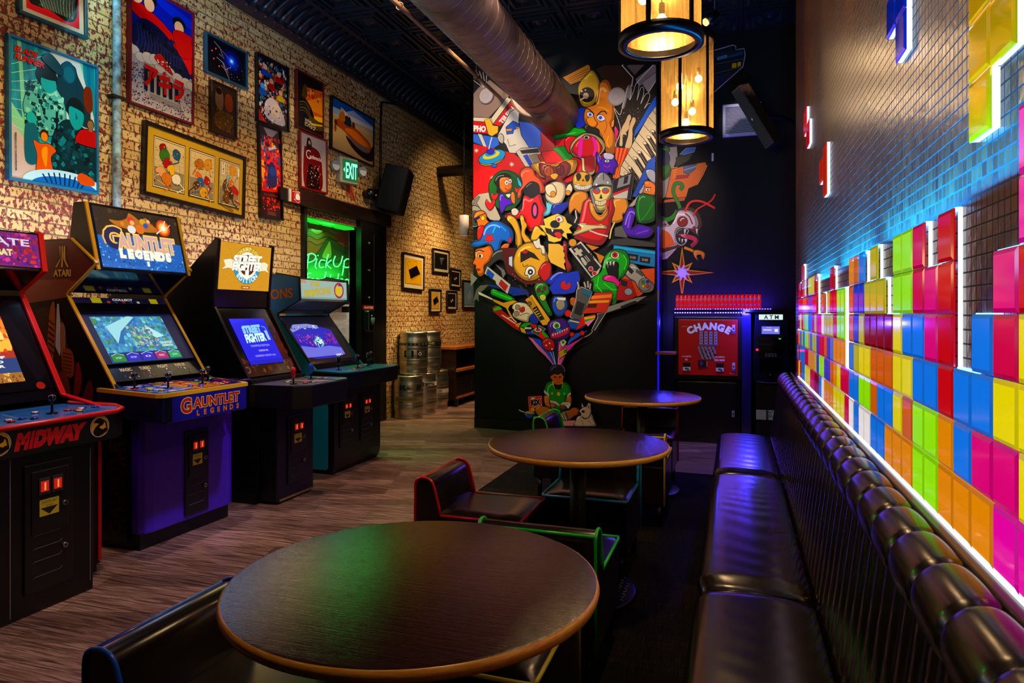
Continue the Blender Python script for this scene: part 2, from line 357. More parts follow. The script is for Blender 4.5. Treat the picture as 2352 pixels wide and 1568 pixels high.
class Art:
    """layers of flat coloured shapes lying on a surface; unit = the picture's height"""
    def __init__(s, o=None, ux=None, uy=None, w=1, h=1, fn=None, nrm=None, step=.00015, flip=1, ol=.006, clip=None, sat=1.0, shade=False):
        s.sat = sat; s.shade = shade; s.clip = clip; s.b = B(); s.k = 1; s.step = step; s.flip = flip; s.ol = ol
        if fn is None:
            o, ux, uy = Vector(o), Vector(ux).normalized(), Vector(uy).normalized(); nr = ux.cross(uy)
            fn = lambda u, v: o + ux * (u * h) + uy * (v * h); nrm = lambda u, v: nr
            s.W = w / h; s.clip = clip or (0, 0, s.W, 1)
        s.fn = fn; s.nr = nrm
    def P(s, u, v): return s.fn(u, v) + s.nr(u, v) * (s.step * s.k)
    def emit(s, pts, fs, col):
        if s.sat != 1:
            q = hx(col); g = .3 * q[0] + .55 * q[1] + .15 * q[2]; col = tuple(max(0, g + (v - g) * s.sat) * (1 + .25 * (s.sat - 1)) for v in q)
        c = s.clip
        if c is None or all(c[0] <= p[0] <= c[2] and c[1] <= p[1] <= c[3] for p in pts):
            s.b.add([s.P(*p) for p in pts], fs, col); return
        for f in fs:
            q = [pts[i] for i in f]
            for ax, lim, sg in ((0, c[0], 1), (0, c[2], -1), (1, c[1], 1), (1, c[3], -1)):
                o = []
                for i in range(len(q)):
                    a, b = q[i - 1], q[i]; ia, ib = (a[ax] - lim) * sg >= 0, (b[ax] - lim) * sg >= 0
                    if ia != ib:
                        t = (lim - a[ax]) / (b[ax] - a[ax]); o.append((a[0] + (b[0] - a[0]) * t, a[1] + (b[1] - a[1]) * t))
                    if ib: o.append(b)
                q = o
                if not q: break
            if len(q) >= 3: s.b.add([s.P(*p) for p in q], [tuple(range(len(q)))], col)
    def poly(s, pts, col, ol=None, oc='#060504'):
        tri = tessellate_polygon([[Vector((p[0], p[1], 0)) for p in pts]])
        s.emit(pts, [tuple(t) for t in tri], col); s.k += 1
        if ol is not None: s.line(pts, s.ol if ol is True else ol, oc, True)
        return s
    def rect(s, x0, y0, x1, y1, col, ol=None, oc='#060504'): return s.poly([(x0, y0), (x1, y0), (x1, y1), (x0, y1)], col, ol, oc)
    def shaded(s, P, col, ol, oc):
        # brushed cartoon paint: dark rim tone, body tone, one light stroke
        q = hx(col); cx = sum(p[0] for p in P) / len(P); cy = sum(p[1] for p in P) / len(P)
        r = max(max(abs(p[0] - cx) for p in P), max(abs(p[1] - cy) for p in P))
        s.poly(P, tuple(v * .45 for v in q))
        s.poly([(cx + (p[0] - cx) * .86 - r * .04, cy + (p[1] - cy) * .86 - r * .05) for p in P], q)
        h = [(cx + (p[0] - cx) * .66 - r * .06, cy + (p[1] - cy) * .66 - r * .08) for p in P]
        i = min(range(len(h)), key=lambda j: h[j][0] + 1.3 * h[j][1]); n = len(h); m = max(2, n // 9)
        s.line([h[(i + j) % n] for j in range(-m, m + 1)], max(.7, r * .07), tuple(min(1, v * 1.3 + .22) for v in q))
        if ol is not None: s.line(P, s.ol if ol is True else ol, oc, True)
        return s
    def blob(s, pts, col, ol=None, oc='#060504', k=5):
        P = smooth(pts, k)
        if s.shade and ol is not None and max(p[0] for p in P) - min(p[0] for p in P) > 9: return s.shaded(P, col, ol, oc)
        return s.poly(P, col, ol, oc)
    def ell(s, x, y, a, b=None, col='#fff', ol=None, oc='#060504', rot=0, n=28):
        b = a if b is None else b; c, d = math.cos(rot), math.sin(rot)
        return s.poly([(x + a * math.cos(t) * c - b * math.sin(t) * d, y + a * math.cos(t) * d + b * math.sin(t) * c) for t in (2 * PI * i / n for i in range(n))], col, ol, oc)
    def star(s, x, y, r, r2, n, col, rot=0, ol=None, oc='#060504', rs=None):
        return s.poly([(x + (r2 if i % 2 else (rs[(i // 2) % len(rs)] if rs else r)) * math.cos(rot + PI * i / n), y + (r2 if i % 2 else (rs[(i // 2) % len(rs)] if rs else r)) * math.sin(rot + PI * i / n)) for i in range(2 * n)], col, ol, oc)
    def line(s, pts, w, col, closed=False, sm=0):
        if sm: pts = smooth(pts, sm, closed)
        n = len(pts); vs = []
        for i in range(n):
            a = pts[(i - 1) % n] if (closed or i) else pts[i]; b = pts[(i + 1) % n] if (closed or i < n - 1) else pts[i]
            dx, dy = b[0] - a[0], b[1] - a[1]; L = math.hypot(dx, dy) or 1; nx, ny = -dy / L * w / 2, dx / L * w / 2
            vs += [(pts[i][0] + nx, pts[i][1] + ny), (pts[i][0] - nx, pts[i][1] - ny)]
        m = n if closed else n - 1
        s.emit(vs, [(2 * i, 2 * i + 1, (2 * i + 3) % (2 * n), (2 * i + 2) % (2 * n)) for i in range(m)], col); s.k += 1; return s
    def text(s, t, x, y, h, col, w=None, rot=0, bold=0.0, out=None, ow=.05, arc=None, shear=0, al='c', gap=0):
        """x,y = centre; h = cap height; w = whole width; arc = (radius, bend sign)"""
        def lay(colr, bd, ref):
            vs, fs = glyphs(t, bd)
            if not vs: return
            x0, x1 = ref; cap = .70; sy = h / cap; sx = (w / (x1 - x0)) if w else sy
            xm = (x0 + x1) / 2 if al == 'c' else (x0 if al == 'l' else x1)
            P = []
            for (a, b_) in vs:
                u = (a - xm) * sx; v = (b_ - cap / 2) * sy; u += shear * v
                if arc:
                    R = arc; th = u / R; u, v = (R + v) * math.sin(th), (R + v) * math.cos(th) - R
                c, d = math.cos(rot), math.sin(rot); P.append((x + u * c - v * d, y + s.flip * (u * d + v * c)))
            s.emit(P, fs, colr); s.k += 1
        vs, _ = glyphs(t, bold)
        if not vs: return s
        ref = (min(v[0] for v in vs), max(v[0] for v in vs))
        if out: lay(out, bold + ow, ref)
        lay(col, bold, ref); return s
    def scatter(s, x0, y0, x1, y1, n, r0, r1, cols, seed=1, k=6, dens=None):
        R = random.Random(seed); s.k += 1
        for _ in range(n):
            x, y = R.uniform(x0, x1), R.uniform(y0, y1)
            if dens and R.random() > dens(x, y): continue
            r = R.uniform(r0, r1); a0 = R.uniform(0, 6); sx = R.uniform(.35, 1)
            pts = [(x + r * sx * math.cos(a0 + 2 * PI * i / k) , y + r * math.sin(a0 + 2 * PI * i / k) * R.uniform(.6, 1)) for i in range(k)]
            pts = [(min(max(a, x0), x1), min(max(b, y0), y1)) for a, b in pts]
            s.emit(pts, [tuple(range(k))], R.choice(cols))
            s.k += .02
        s.k = math.ceil(s.k) + 1; return s
    def bust(s, x, y, h, skin, hair, cloth):
        s.blob([(x - .55 * h, y - .62 * h), (x - .45 * h, y - .18 * h), (x - .12 * h, y - .04 * h), (x + .12 * h, y - .04 * h), (x + .45 * h, y - .18 * h), (x + .55 * h, y - .62 * h)], cloth, True)
        s.rect(x - .07 * h, y - .1 * h, x + .07 * h, y + .06 * h, skin)
        s.ell(x, y + .16 * h, .15 * h, .2 * h, hair); s.ell(x, y + .13 * h, .12 * h, .16 * h, skin)
        for d in (-.05, .05): s.ell(x + d * h, y + .15 * h, .018 * h, .012 * h, '#100808', n=8)
        s.rect(x - .04 * h, y + .05 * h, x + .04 * h, y + .062 * h, '#5a1a14'); return s
    def done(s, name, parent, mat=None, **k): return s.b.done(name, parent, mat or PV(.4), normals=False, **k)
# ================================================================== THE ROOM
WX = -4.42                                  # face of the brick wall
struct(B().box(-6.5, -2.5, -.06, 1.6, 13.2, 0), 'floor', PLANK)
o = B().box(-1.93, -1.5, 0, .44, 6.13, .008).done('carpet', None, CARPET); tag(o, 'dark charcoal carpet under the round tables and the booth', 'carpet')
b = B()
DY0, DY1, DZ = 6.24, 7.31, 2.46
b.box(WX - .1, -2.5, 0, WX, DY0, 4.25).box(WX - .1, DY1, 0, WX, 13.2, 4.25).box(WX - .1, DY0, DZ, WX, DY1, 4.25)
struct(b, 'wall_left', BRICK)
struct(B('#0a0a0b').box(WX - .3, -2.5, 4.25, WX - .04, 13.2, 4.7), 'trim_1', BLACK)
struct(B('#151210').box(WX, 13.0, 0, -.6, 13.2, 4.7), 'wall_far', PV(.7))
struct(B().box(.437, -2.5, 0, .60, 5.62, 4.7), 'wall_right', MOSAIC)
struct(B('#050506').box(.9, 5.62, 0, 1.05, 8.25, 4.7).box(.60, 5.50, 0, 1.05, 5.62, 4.7), 'wall_recess', BLACK)
struct(B().box(-.81, 8.1, 0, 1.05, 8.25, 4.7), 'wall_back', m_noise('matt_black_paint', '#07070a', '#0b0b10', .6, scale=30, bmp=.05, spec=.2))
ML, MR = Vector((-3.055, 7.80, 0)), Vector((-.815, 7.5515, 0)); MD = (MR - ML).normalized(); MN = Vector((MD.y, -MD.x, 0))
b = B('#060505').prism([(ML.x, ML.y), (MR.x, MR.y), (-.81, 8.25), (-3.0, 8.25)], 'z', 0, 4.7)
struct(b, 'wall_mural', m_noise('satin_black_wall', '#050404', '#070605', .5, scale=25, bmp=.04, spec=.25))
b = B('#0a0a0a').prism([(ML.x, ML.y - .012), (MR.x, MR.y - .012), (MR.x, MR.y), (ML.x, ML.y)], 'z', 0, .12)
struct(b, 'baseboard_mural', PV(.3))
# pressed tin ceiling
b = B()
b.box(-4.72, -2.5, 4.62, 1.05, 13.2, 4.7)
x = -3.85
while x < .9:
    y = 1.2
    while y < 12.6:
        for i, (a, z0) in enumerate(((.275, 4.585), (.21, 4.57), (.15, 4.575))):
            for (p, q, r_, t) in ((-a, -a, a, -a + .028), (-a, a - .028, a, a), (-a, -a + .028, -a + .028, a - .028), (a - .028, -a + .028, a, a - .028)):
                b.box(x + p, y + q, z0, x + r_, y + t, 4.62)
        b.lathe([(.10, 0), (.085, -.03), (.05, -.02), (.03, -.045), (0, -.05)], (x, y, 4.62), 14)
        y += .6
    b.box(x + .285, -2.5, 4.56, x + .315, 13.2, 4.62)
    x += .6
struct(b, 'ceiling', TIN)
# cornice: cove with acanthus-like ribs
b = B(); prof = [(WX, 4.25), (WX + .05, 4.25), (WX + .09, 4.30), (WX + .10, 4.34), (WX + .16, 4.44), (WX + .30, 4.54), (WX + .34, 4.56), (WX + .34, 4.62), (WX, 4.62)]
b.prism(prof, 'y', -2.5, 13.0)
y = 1.0
while y < 12:
    b.tube([(WX + .09, y, 4.31), (WX + .15, y + .02, 4.39), (WX + .23, y + .05, 4.47), (WX + .31, y + .10, 4.535)], lambda t: .026 * (1 - .5 * t), 6)
    b.box(WX + .33, y, 4.565, WX + .365, y + .045, 4.60)
    b.tube([(WX + .06, y + .06, 4.285), (WX + .09, y + .09, 4.30)], .016, 6)
    y += .135
struct(b, 'trim_2', TIN)
# door opening: header beam, posts and header light bar
b = B('#0d0a08').box(WX, 6.08, 2.54, WX + .09, 8.04, 2.70); struct(b, 'trim_3', m_noise('dark_beam', '#0a0604', '#2a170c', .35, scale=5, stretch=(2, 2, 12)), bev=.004)
b = B('#050505').box(WX - .1, DY1, 0, WX + .07, DY1 + .30, 2.54).box(WX, DY1 + .30, 0, WX + .05, 7.98, 2.54).box(WX - .1, 6.19, 0, WX + .05, 6.24, 2.54)
for z in (2.28, 1.94, 1.60): b.cyl((WX + .07, DY1 + .18, z), (WX + .085, DY1 + .18, z), .014, n=10, col='#8a8a86')
b.box(WX + .07, DY1 + .302, .3, WX + .075, DY1 + .306, 2.4, '#3a3028')
struct(b, 'door_1', PV(.35), bev=.003)
# kitchen beyond the opening
KT = _new('white_wall_tile'); n, l, bs = KT[1:]
t = n.new('ShaderNodeTexCoord'); sp = n.new('ShaderNodeSeparateXYZ'); l.new(t.outputs['Object'], sp.inputs[0]); cb = n.new('ShaderNodeCombineXYZ'); l.new(sp.outputs[1], cb.inputs[0]); l.new(sp.outputs[2], cb.inputs[1])
br = n.new('ShaderNodeTexBrick'); l.new(cb.outputs[0], br.inputs['Vector'])
for k, v in (('Scale', 1.0), ('Mortar Size', .003), ('Bias', 0.0), ('Brick Width', .16), ('Row Height', .08)): br.inputs[k].default_value = v
br.inputs['Color1'].default_value = (.66, .66, .68, 1); br.inputs['Color2'].default_value = (.58, .58, .60, 1); br.inputs['Mortar'].default_value = (.3, .3, .32, 1)
l.new(br.outputs[0], bs.inputs[0]); bs.inputs['Roughness'].default_value = .2
struct(B().box(-6.5, 3.5, 0, -6.4, 13, 3.2), 'wall_kitchen', KT[0])
struct(B('#b8b8b8').box(-6.4, 12, 0, -4.72, 12.1, 3.2).box(-6.4, 3.5, 3.2, -4.72, 12.1, 3.3), 'wall_kitchen_end', PV(.6))
area((-5.4, 9.6, 3.1), (-5.8, 9.8, 0), 150, (.95, .97, 1.0), .6, .6)
t = thing('kitchen_counter', 'stainless kitchen counter with dark legs seen through the doorway', 'counter', (-6.1, 8.4, 0))
B().box(-6.36, 7.2, .86, -5.75, 11.4, .90).done('worktop', t, STEEL); B().box(-6.395, 7.2, .90, -6.36, 11.4, 1.30).done('backsplash', t, STEEL)
for y in (7.4, 9.2, 11.2): B('#222').cyl((-5.85, y, 0), (-5.85, y, .86), .022).done('leg', t, PV(.3, .8))
t = thing('wall_shelf', 'steel shelf with two levels on the white tiled kitchen wall', 'shelf', (-6.3, 9.0, 1.5))
for z in (1.52, 1.86): B().box(-6.39, 8.2, z, -6.05, 10.2, z + .03).done('board', t, STEEL)
for y in (8.3, 9.3, 10.1): B('#333').box(-6.39, y, 1.42, -6.1, y + .02, 1.86).done('bracket', t, PV(.3, .7))
o = B('#777').lathe([(0, 0), (.09, 0), (.11, .1), (.10, .12), (.02, .125), (.02, .15), (0, .15)], (-6.2, 8.75, 1.55), 20).done('pot', None, PV(.3, .9)); tag(o, 'small lidded steel pot on the lower kitchen shelf', 'pot')
o = B('#d8d8d6').box(-6.37, 8.62, .98, -6.352, 8.74, 1.16).box(-6.354, 8.645, 1.0, -6.345, 8.715, 1.06, '#f4f4f4').box(-6.354, 8.645, 1.08, -6.345, 8.715, 1.14, '#f4f4f4').done('wall_outlet', None, PV(.4), bev=.003); tag(o, 'white double power outlet above the kitchen counter', 'outlet')
o = B('#0c0c0c').tube(smooth([(8.68, 1.02), (8.60, .98), (8.48, .93), (8.40, .91)], 5, False) and [(-6.34, a, c) for a, c in smooth([(8.68, 1.06), (8.62, 1.0), (8.5, .94), (8.4, .905)], 5, False)], .006).done('power_cord', None, PV(.5)); tag(o, 'black power cord plugged into the kitchen outlet', 'cord')
o = B().lathe([(0, 0), (.2, 0), (.22, .02), (.2, .025), (0, .02)], (-6.0, 8.15, .902), 28).done('serving_tray', None, STEEL); tag(o, 'round steel tray on the kitchen counter', 'tray')
# ------------------------------------------------------------------ painted board with the neon lettering
t = thing('painted_board', 'painted board of orange waves and a dark peak behind the green neon', 'painting', (-4.66, 6.9, 1.72))
p0, p1 = onx(690, 661, -4.62), onx(821, 662, -4.62); z1 = 2.46
B('#3a1c0a').box(-4.65, p0.y, 1.76, -4.62, p1.y + .08, z1).done('board', t, PV(.6))
a = Art(fn=lambda u, v: onx(u, v, -4.619), nrm=lambda u, v: Vector((1, 0, 0)), flip=-1, ol=1.1)
a.rect(692, 512, 820, 600, '#7a3c14')
a.rect(692, 592, 820, 661, '#0c5a14')
for i, yy in enumerate((525, 536, 548, 560)):
    a.line([(692, yy + 8), (710, yy - 6), (728, yy + 3), (750, yy - 5), (775, yy + 6), (800, yy - 2), (820, yy + 5)], 1.8, '#140a06', sm=5)
a.blob([(770, 540), (800, 528), (820, 530), (820, 560), (790, 565)], '#8a2410')
a.blob(ps('727,582 742,560 752,548 765,549 778,560 800,572 820,578 820,600 700,600'), '#1c3a10', 1.4)
a.blob(ps('740,590 752,562 758,556 760,590'), '#6a8a30')
for i in range(12): a.line([(762 + i * 3, 556 + i * 1.9), (760 + i * 3.3, 566 + i * 2.0)], .8, '#050505')
a.line(ps('692,606 720,598 760,604 790,596 820,608'), 1.6, '#06210a', sm=5)
a.line(ps('692,640 730,646 770,636 820,646'), 1.4, '#06210a', sm=5)
a.done('painted_picture', t, PV(.6))
NE = PV(emit=4.5, name='neon_green')
t = thing('neon_sign', 'green neon script sign reading Pick Up Food Here in the doorway', 'neon sign', (-4.56, 6.9, 1.8))
def neon(strokes, name):
    b = B('#38ff60')
    for s in strokes:
        q = smooth(ps(s), 6, False) if s.count(' ') > 1 else ps(s)
        b.tube([onx(u, v, -4.55) for u, v in q], .0066, 6)
    b.done(name, t, NE)
neon(['709,584 707,600 705,617', '704,586 716,582 725,588 721,598 707,603', '728,594 724,611 727,616', '730,586 730.5,587', '746,598 738,597 733,605 735,614 743,613', '754,584 750,600 748,615', '761,597 751,606 754,611 760,616'], 'word')
neon(['770,588 766,600 768,610 776,612 783,603 787,588', '791,598 789,615 786,632', '790,601 796,595 804,596 807,603 803,612 795,614 788,611'], 'word')
neon(['706,628 703,650', '704,628 714,627', '704,638 712,637', '716,640 713,648 718,652 723,646 720,640 716,640', '727,640 724,648 729,652 733,646 731,640 727,640', '744,640 738,641 736,648 740,651 745,645', '749,624 745,640 745,651'], 'word')
neon(['760,630 756,650', '778,628 774,652', '757,641 777,640', '781,647 787,643 785,640 781,644 783,652 789,650', '793,642 791,653', '792,645 797,641 800,643', '801,648 807,644 805,640 801,645 803,653 810,650'], 'word')
area((-4.50, 6.95, 1.85), (-4.62, 6.95, 1.85), 4, (.06, 1.0, .15), .9, .15)
t = thing('light_bar', 'glowing green light bar under the black door header', 'light bar', (-4.4, 6.8, 2.44))
B('#14e02a').box(WX - .16, 6.26, 2.425, WX - .02, DY1 - .01, 2.45).done('diffuser', t, PV(emit=.95))
b = B('#0a3010')
for y in (6.5, 6.75, 7.0): b.box(WX - .16, y, 2.415, WX - .13, y + .03, 2.425)
b.done('clip', t, PV(.4))
area((WX - .1, 6.78, 2.41), (WX + .8, 6.78, 0), 18, (.06, 1.0, .14), .2, .9)
spot((-4.30, 5.3, 2.3), (-3.02, 4.72, .85), 60, (.05, 1, .12), 16, .8)
spot((-4.2, 6.6, 2.3), (-3.05, 6.15, 0), 60, (.05, 1, .12), 20, .8)
# ------------------------------------------------------------------ wall furniture on the bricks
b = B('#12302c')
t = thing('conduit', 'pale painted upright pipe on the bricks beside the teal framed poster', 'pipe', (WX + .03, 3.87, 2))
B('#8fb4bc').cyl((WX + .035, 3.89, 0), (WX + .035, 3.89, 4.25), .028).done('pipe', t, m_noise('chipped_pale_paint', '#5a4030', '#9cc4cc', .6, scale=14, bmp=.3, dist=.006))
b = B('#2a2018')
for z in (1.2, 2.1, 3.0, 3.9): b.box(WX + .002, 3.83, z, WX + .07, 3.95, z + .02)
b.done('bracket', t, PV(.5, .5))
area((-4.2, 3.6, 3.4), (WX, 3.9, 3.2), 3.0, (.30, .75, 1.0), .1, 1.6)
pp = [onx(876, 236, WX + .02), onx(874, 300, WX + .02), onx(874, 380, WX + .02), onx(872, 430, WX + .02)]
o = B('#050505').tube([pp[0] + Vector((0, .5, .12)), pp[0] + Vector((0, .03, .02))] + pp, .014).done('speaker_cable', None, PV(.4)); tag(o, 'thin black cable running up the bricks above the wall speaker', 'cable')
# hand sanitizer on the black door post
sx = WX + .072; q0, q1 = onx(833, 711, sx), onx(858, 701, sx)
t = thing('sanitizer_sign', 'small red sign reading SANITIZER on the black door post', 'sign', (sx, q0.y, q0.z))
B('#a8101c').box(sx, q0.y, q0.z, sx + .008, q1.y, q1.z).done('plate', t, PV(.4)); a = Art((sx + .0085, q0.y, q0.z), (0, 1, 0), (0, 0, 1), q1.y - q0.y, q1.z - q0.z); a.text('SANITIZER', a.W / 2, .5, .42, '#f4e8e0', w=a.W * .84, bold=.06); a.done('lettering', t, PV(.4))
q = onx(838, 738, sx); t = thing('soap_dispenser', 'black sanitizer dispenser with a cone nozzle below the red sign', 'dispenser', (sx, q.y, q.z))
B('#0c1010').box(sx, q.y - .06, q.z - .13, sx + .10, q.y + .06, q.z + .14).done('housing', t, PV(.2, coat=.4), bev=.03, seg=4); B('#5a6878').lathe([(0, .05), (.03, .045), (.02, -.03), (0, -.05)], (sx + .108, q.y, q.z), 14).done('push_bar', t, PV(.2)); B('#c8d0d0').ball((sx + .102, q.y - .01, q.z + .07), .01).done('status_light', t, PV(.3))
# EXIT sign
t = thing('exit_sign', 'white EXIT sign glowing green with two emergency lamp heads', 'exit sign', onx(805, 395, WX + .05))
c = onx(805, 393, WX + .10)
RE = Matrix.Translation(Vector((WX + .05, c.y, c.z))) @ Matrix.Rotation(math.radians(-17), 4, 'Z')
ex = RE.to_3x3() @ Vector((0, 1, 0)); en = RE.to_3x3() @ Vector((1, 0, 0))
B('#b0ac90').box(-.02, -.15, -.15, .06, .12, .15).xf(RE).done('housing', t, PV(.4), bev=.01); B('#6a6858').box(WX, c.y - .12, c.z - .1, WX + .06, c.y + .12, c.z + .1).done('back_box', t, PV(.5))
B('#086a34').box(.06, -.115, -.125, .064, .115, .125).xf(RE).done('face_panel', t, PV(emit=.8))
o_ = RE @ Vector((.0645, -.115, -.125)); a = Art(o_, ex, (0, 0, 1), .23, .25)
a.text('EXIT', .53, .5, .70, '#7dffc8', w=.70, bold=.03); a.poly([(.03, .5), (.12, .62), (.12, .38)], '#7dffc8'); a.done('lettering', t, PV(emit=1.6))
for dy in (-.22, .19):
    h = B('#7d8a88').cyl(RE @ Vector((0, dy, .04)), RE @ Vector((.07, dy, .02)), .045, .062).cyl(RE @ Vector((-.02, dy * .5, 0)), RE @ Vector((0, dy, .02)), .02).done('lamp_head', t, PV(.35))
    B('#c0ccca').cyl(RE @ Vector((.07, dy, .02)), RE @ Vector((.074, dy, .02)), .05).done('lens', h, PV(.1))
b = B('#b5471c'); rr = random.Random(3)
q = [onx(u, v, WX + .004) for u, v in ps('795,422 808,421 812,440 815,462 808,460 803,447 796,452')]
o = b.add(q, [tuple(range(len(q)))]).done('paint_patch', None, PV(.7)); tag(o, 'orange paint stain on the bricks below the EXIT sign', 'stain')
o = B('#d8752c').tube([onx(u, v, WX + .015) for u, v in smooth(ps('809,420 808,435 813,450 818,468'), 4, False)], .006).done('loose_wire', None, PV(.5)); tag(o, 'thin orange wire hanging from the EXIT sign', 'wire')
# fire extinguisher sign
t = thing('fire_extinguisher_sign', 'red and white fire extinguisher sign on a black bracket', 'sign', onx(679, 447, WX + .1))
P = [onx(u, v, WX + .07) for u, v in ((655, 428), (697, 432), (697, 467), (655, 462))]
y0, y1, z0, z1 = P[0].y, P[1].y, P[3].z + .01, P[0].z - .01
B('#080808').box(WX, y0 - .06, z0, WX + .06, y1 - .05, z1).done('bracket', t, PV(.4))
B('#e9e0dc').box(WX + .06, y0 + .06, z0, WX + .075, y1, z1).done('plate', t, PV(.35))
a = Art((WX + .0755, y0 + .06, z0), (0, 1, 0), (0, 0, 1), y1 - y0 - .06, z1 - z0); W = a.W
a.rect(W * .14, 0, W, 1, '#b3121a'); a.text('FIRE', W * .57, .93, .05, '#fff', w=W * .25, bold=.02); a.text('EXTINGUISHER', W * .57, .85, .06, '#fff', w=W * .7, bold=.02)
a.blob([(W * .44, .30), (W * .44, .62), (W * .52, .72), (W * .62, .72), (W * .70, .62), (W * .70, .30)], '#fff'); a.rect(W * .5, .70, W * .64, .78, '#fff')
a.line([(W * .5, .74), (W * .36, .7), (W * .33, .45)], .025, '#fff'); a.line([(W * .3, .28), (W * .57, .04), (W * .84, .28), (W * .70, .28)], .03, '#fff'); a.line([(W * .3, .28), (W * .42, .28)], .03, '#fff')
a.done('lettering', t, PV(.35))
# small security camera and wall speaker
t = thing('security_camera', 'small round black camera on the bricks left of the wall speaker', 'camera', onx(850, 445, WX + .06))
c = onx(850, 445, WX + .08)
B('#050505').ball(c, .075, sc=(.9, 1, .95)).cyl((WX, c.y, c.z), c, .05).done('body', t, PV(.3)); B('#cfd6ea').ball(c + Vector((.05, .06, -.01)), .014).done('lens', t, PV(.1))
t = thing('wall_speaker', 'large black wall speaker tilted down on the brick wall', 'speaker', (-4.15, 7.65, 2.98))
c = onx(907, 437, -4.12); R1 = Matrix.Rotation(math.radians(16), 3, 'Z') @ Matrix.Rotation(math.radians(14), 3, 'Y')
B('#070707').obox(c, (.15, .185, .285), R1).done('cabinet', t, PV(.6, 0, 0, 0, .12), bev=.012)
B('#0b0b0c').obox(c + R1 @ Vector((.153, 0, 0)), (.004, .165, .265), R1).done('grille', t, PV(.7, 0, 0, 0, .1))
B('#b9b9c4').obox(c + R1 @ Vector((.160, .02, -.02)), (.002, .018, .006), R1).done('badge', t, PV(.2, 1))
B('#080808').tube([c, (WX, c.y, c.z)], .03).done('bracket', t, PV(.4))
t = thing('pendant_lamp', 'small white cylinder pendant near the kegs', 'lamp', (-3.55, 8.8, 4.6))
c = ony(1066, 518, 8.7)
B('#c9b8ac').lathe([(.0, .14), (.066, .14), (.066, -.14), (.058, -.14), (.058, .1), (0, .1)], c, 24).done('lamp_shade', t, PV(.5)); B('#ffe6c0').cyl(c + Vector((0, 0, -.11)), c + Vector((0, 0, -.12)), .056).done('bulb', t, PV(emit=6))
B('#080808').cyl(c + Vector((0, 0, .14)), (c.x, c.y, 4.6), .008).done('rod', t, PV(.5))
spot(c + Vector((0, 0, -.16)), (c.x, c.y, 0), 60, (1, .72, .42), 95, .8)
o = B('#070707').cyl((WX, 9.75, 3.62), (-3.02, 9.75, 3.62), .085).done('black_pipe', None, PV(.5)); tag(o, 'fat black pipe crossing the corridor high above the small frames', 'pipe')
# ------------------------------------------------------------------ duct, sprinkler pipe, ceiling spots
t = thing('air_duct', 'large brown spiral air duct hanging under the tin ceiling', 'duct', (-1.94, 4, 3.7))
DR = .235; b = B('#5a4032'); b.cyl((-1.94, -1.5, 3.70), (-1.94, 6.55, 3.70), DR, n=48, caps=False); b.done('duct_pipe', t, DUCT)
b = B('#3a2a20')
turns = 8.0 / .135; N = int(turns * 20)
b.tube([(-1.94 + DR * math.cos(2 * PI * i / 20), -1.5 + 8.0 * i / N, 3.70 + DR * math.sin(2 * PI * i / 20)) for i in range(N + 1)], .006, 4)
b.done('spiral_seam', t, DUCT)
b = B('#5a3a28'); b.cyl((-1.94, 6.5, 3.70), (-1.94, 7.62, 3.70), DR, n=48, caps=False); b.cyl((-1.98, 6.78, 3.715), (-1.98, 7.57, 3.715), .265, n=48).tube([(-1.98 + .268 * math.cos(a_), 6.78, 3.715 + .268 * math.sin(a_)) for a_ in (2 * PI * i / 40 for i in range(40))], .008, 6, True); b.done('elbow', t, DUCT)
for y in (1.0, 3.4, 5.8): B('#181818').tube([(-1.94 + .25 * math.cos(t_), y, 3.70 + .25 * math.sin(t_)) for t_ in (PI * .0 + PI * i / 12 for i in range(13))], .008, 6).tube([(-1.94, y, 3.95), (-1.94, y, 4.62)], .006, 6).done('strap', t, PV(.5, .6))
t = thing('sprinkler_pipe', 'thin rusty sprinkler pipe running beside the air duct', 'pipe', (-2.75, 5, 4.1))
B('#3c241a').cyl((-2.72, 0, 4.02), (-2.72, 9, 4.02), .022).done('pipe', t, DUCT)
for y in (3.4, 5.2, 7.0):
    h = B('#3a2a20').tube([(-2.72 + .032 * math.cos(a_), y, 4.02 + .032 * math.sin(a_)) for a_ in (2 * PI * i / 12 for i in range(13))], .006, 6).tube([(-2.72, y, 4.05), (-2.72, y, 4.6)], .005, 6).done('hanger', t, PV(.5, .6))
t = thing('ceiling_track', 'black lighting track with small spot heads along the ceiling', 'track light', (-2.35, 5, 4.4))
B('#060606').box(-2.37, 1, 4.36, -2.33, 8.6, 4.39).done('rail', t, PV(.4))
for y in (2.2, 3.6, 5.0, 6.4, 7.7):
    h = B('#060606').cyl((-2.35, y, 4.24), (-2.35, y, 4.36), .015).cyl((-2.33, y, 4.30), (-2.43, y + .01, 4.20), .04, .05).done('spot_head', t, PV(.35)); B('#ffe8b8').cyl((-2.431, y + .01, 4.199), (-2.433, y + .0102, 4.197), .035).done('bulb', h, PV(emit=5))
c = ony(1622, 50, 7.0)
t = thing('spot_lamp', 'single small warm spotlight glowing on the dark ceiling', 'spotlight', (c.x, c.y, c.z))
B('#070707').cyl(c + Vector((.10, .05, .10)), c, .035, .05).cyl(c + Vector((.08, .04, .08)), c + Vector((.08, .04, .6)), .01).done('housing', t, PV(.4)); B('#ffb55a').cyl(c, c + Vector((-.012, -.006, -.012)), .036).done('bulb', t, PV(emit=4))
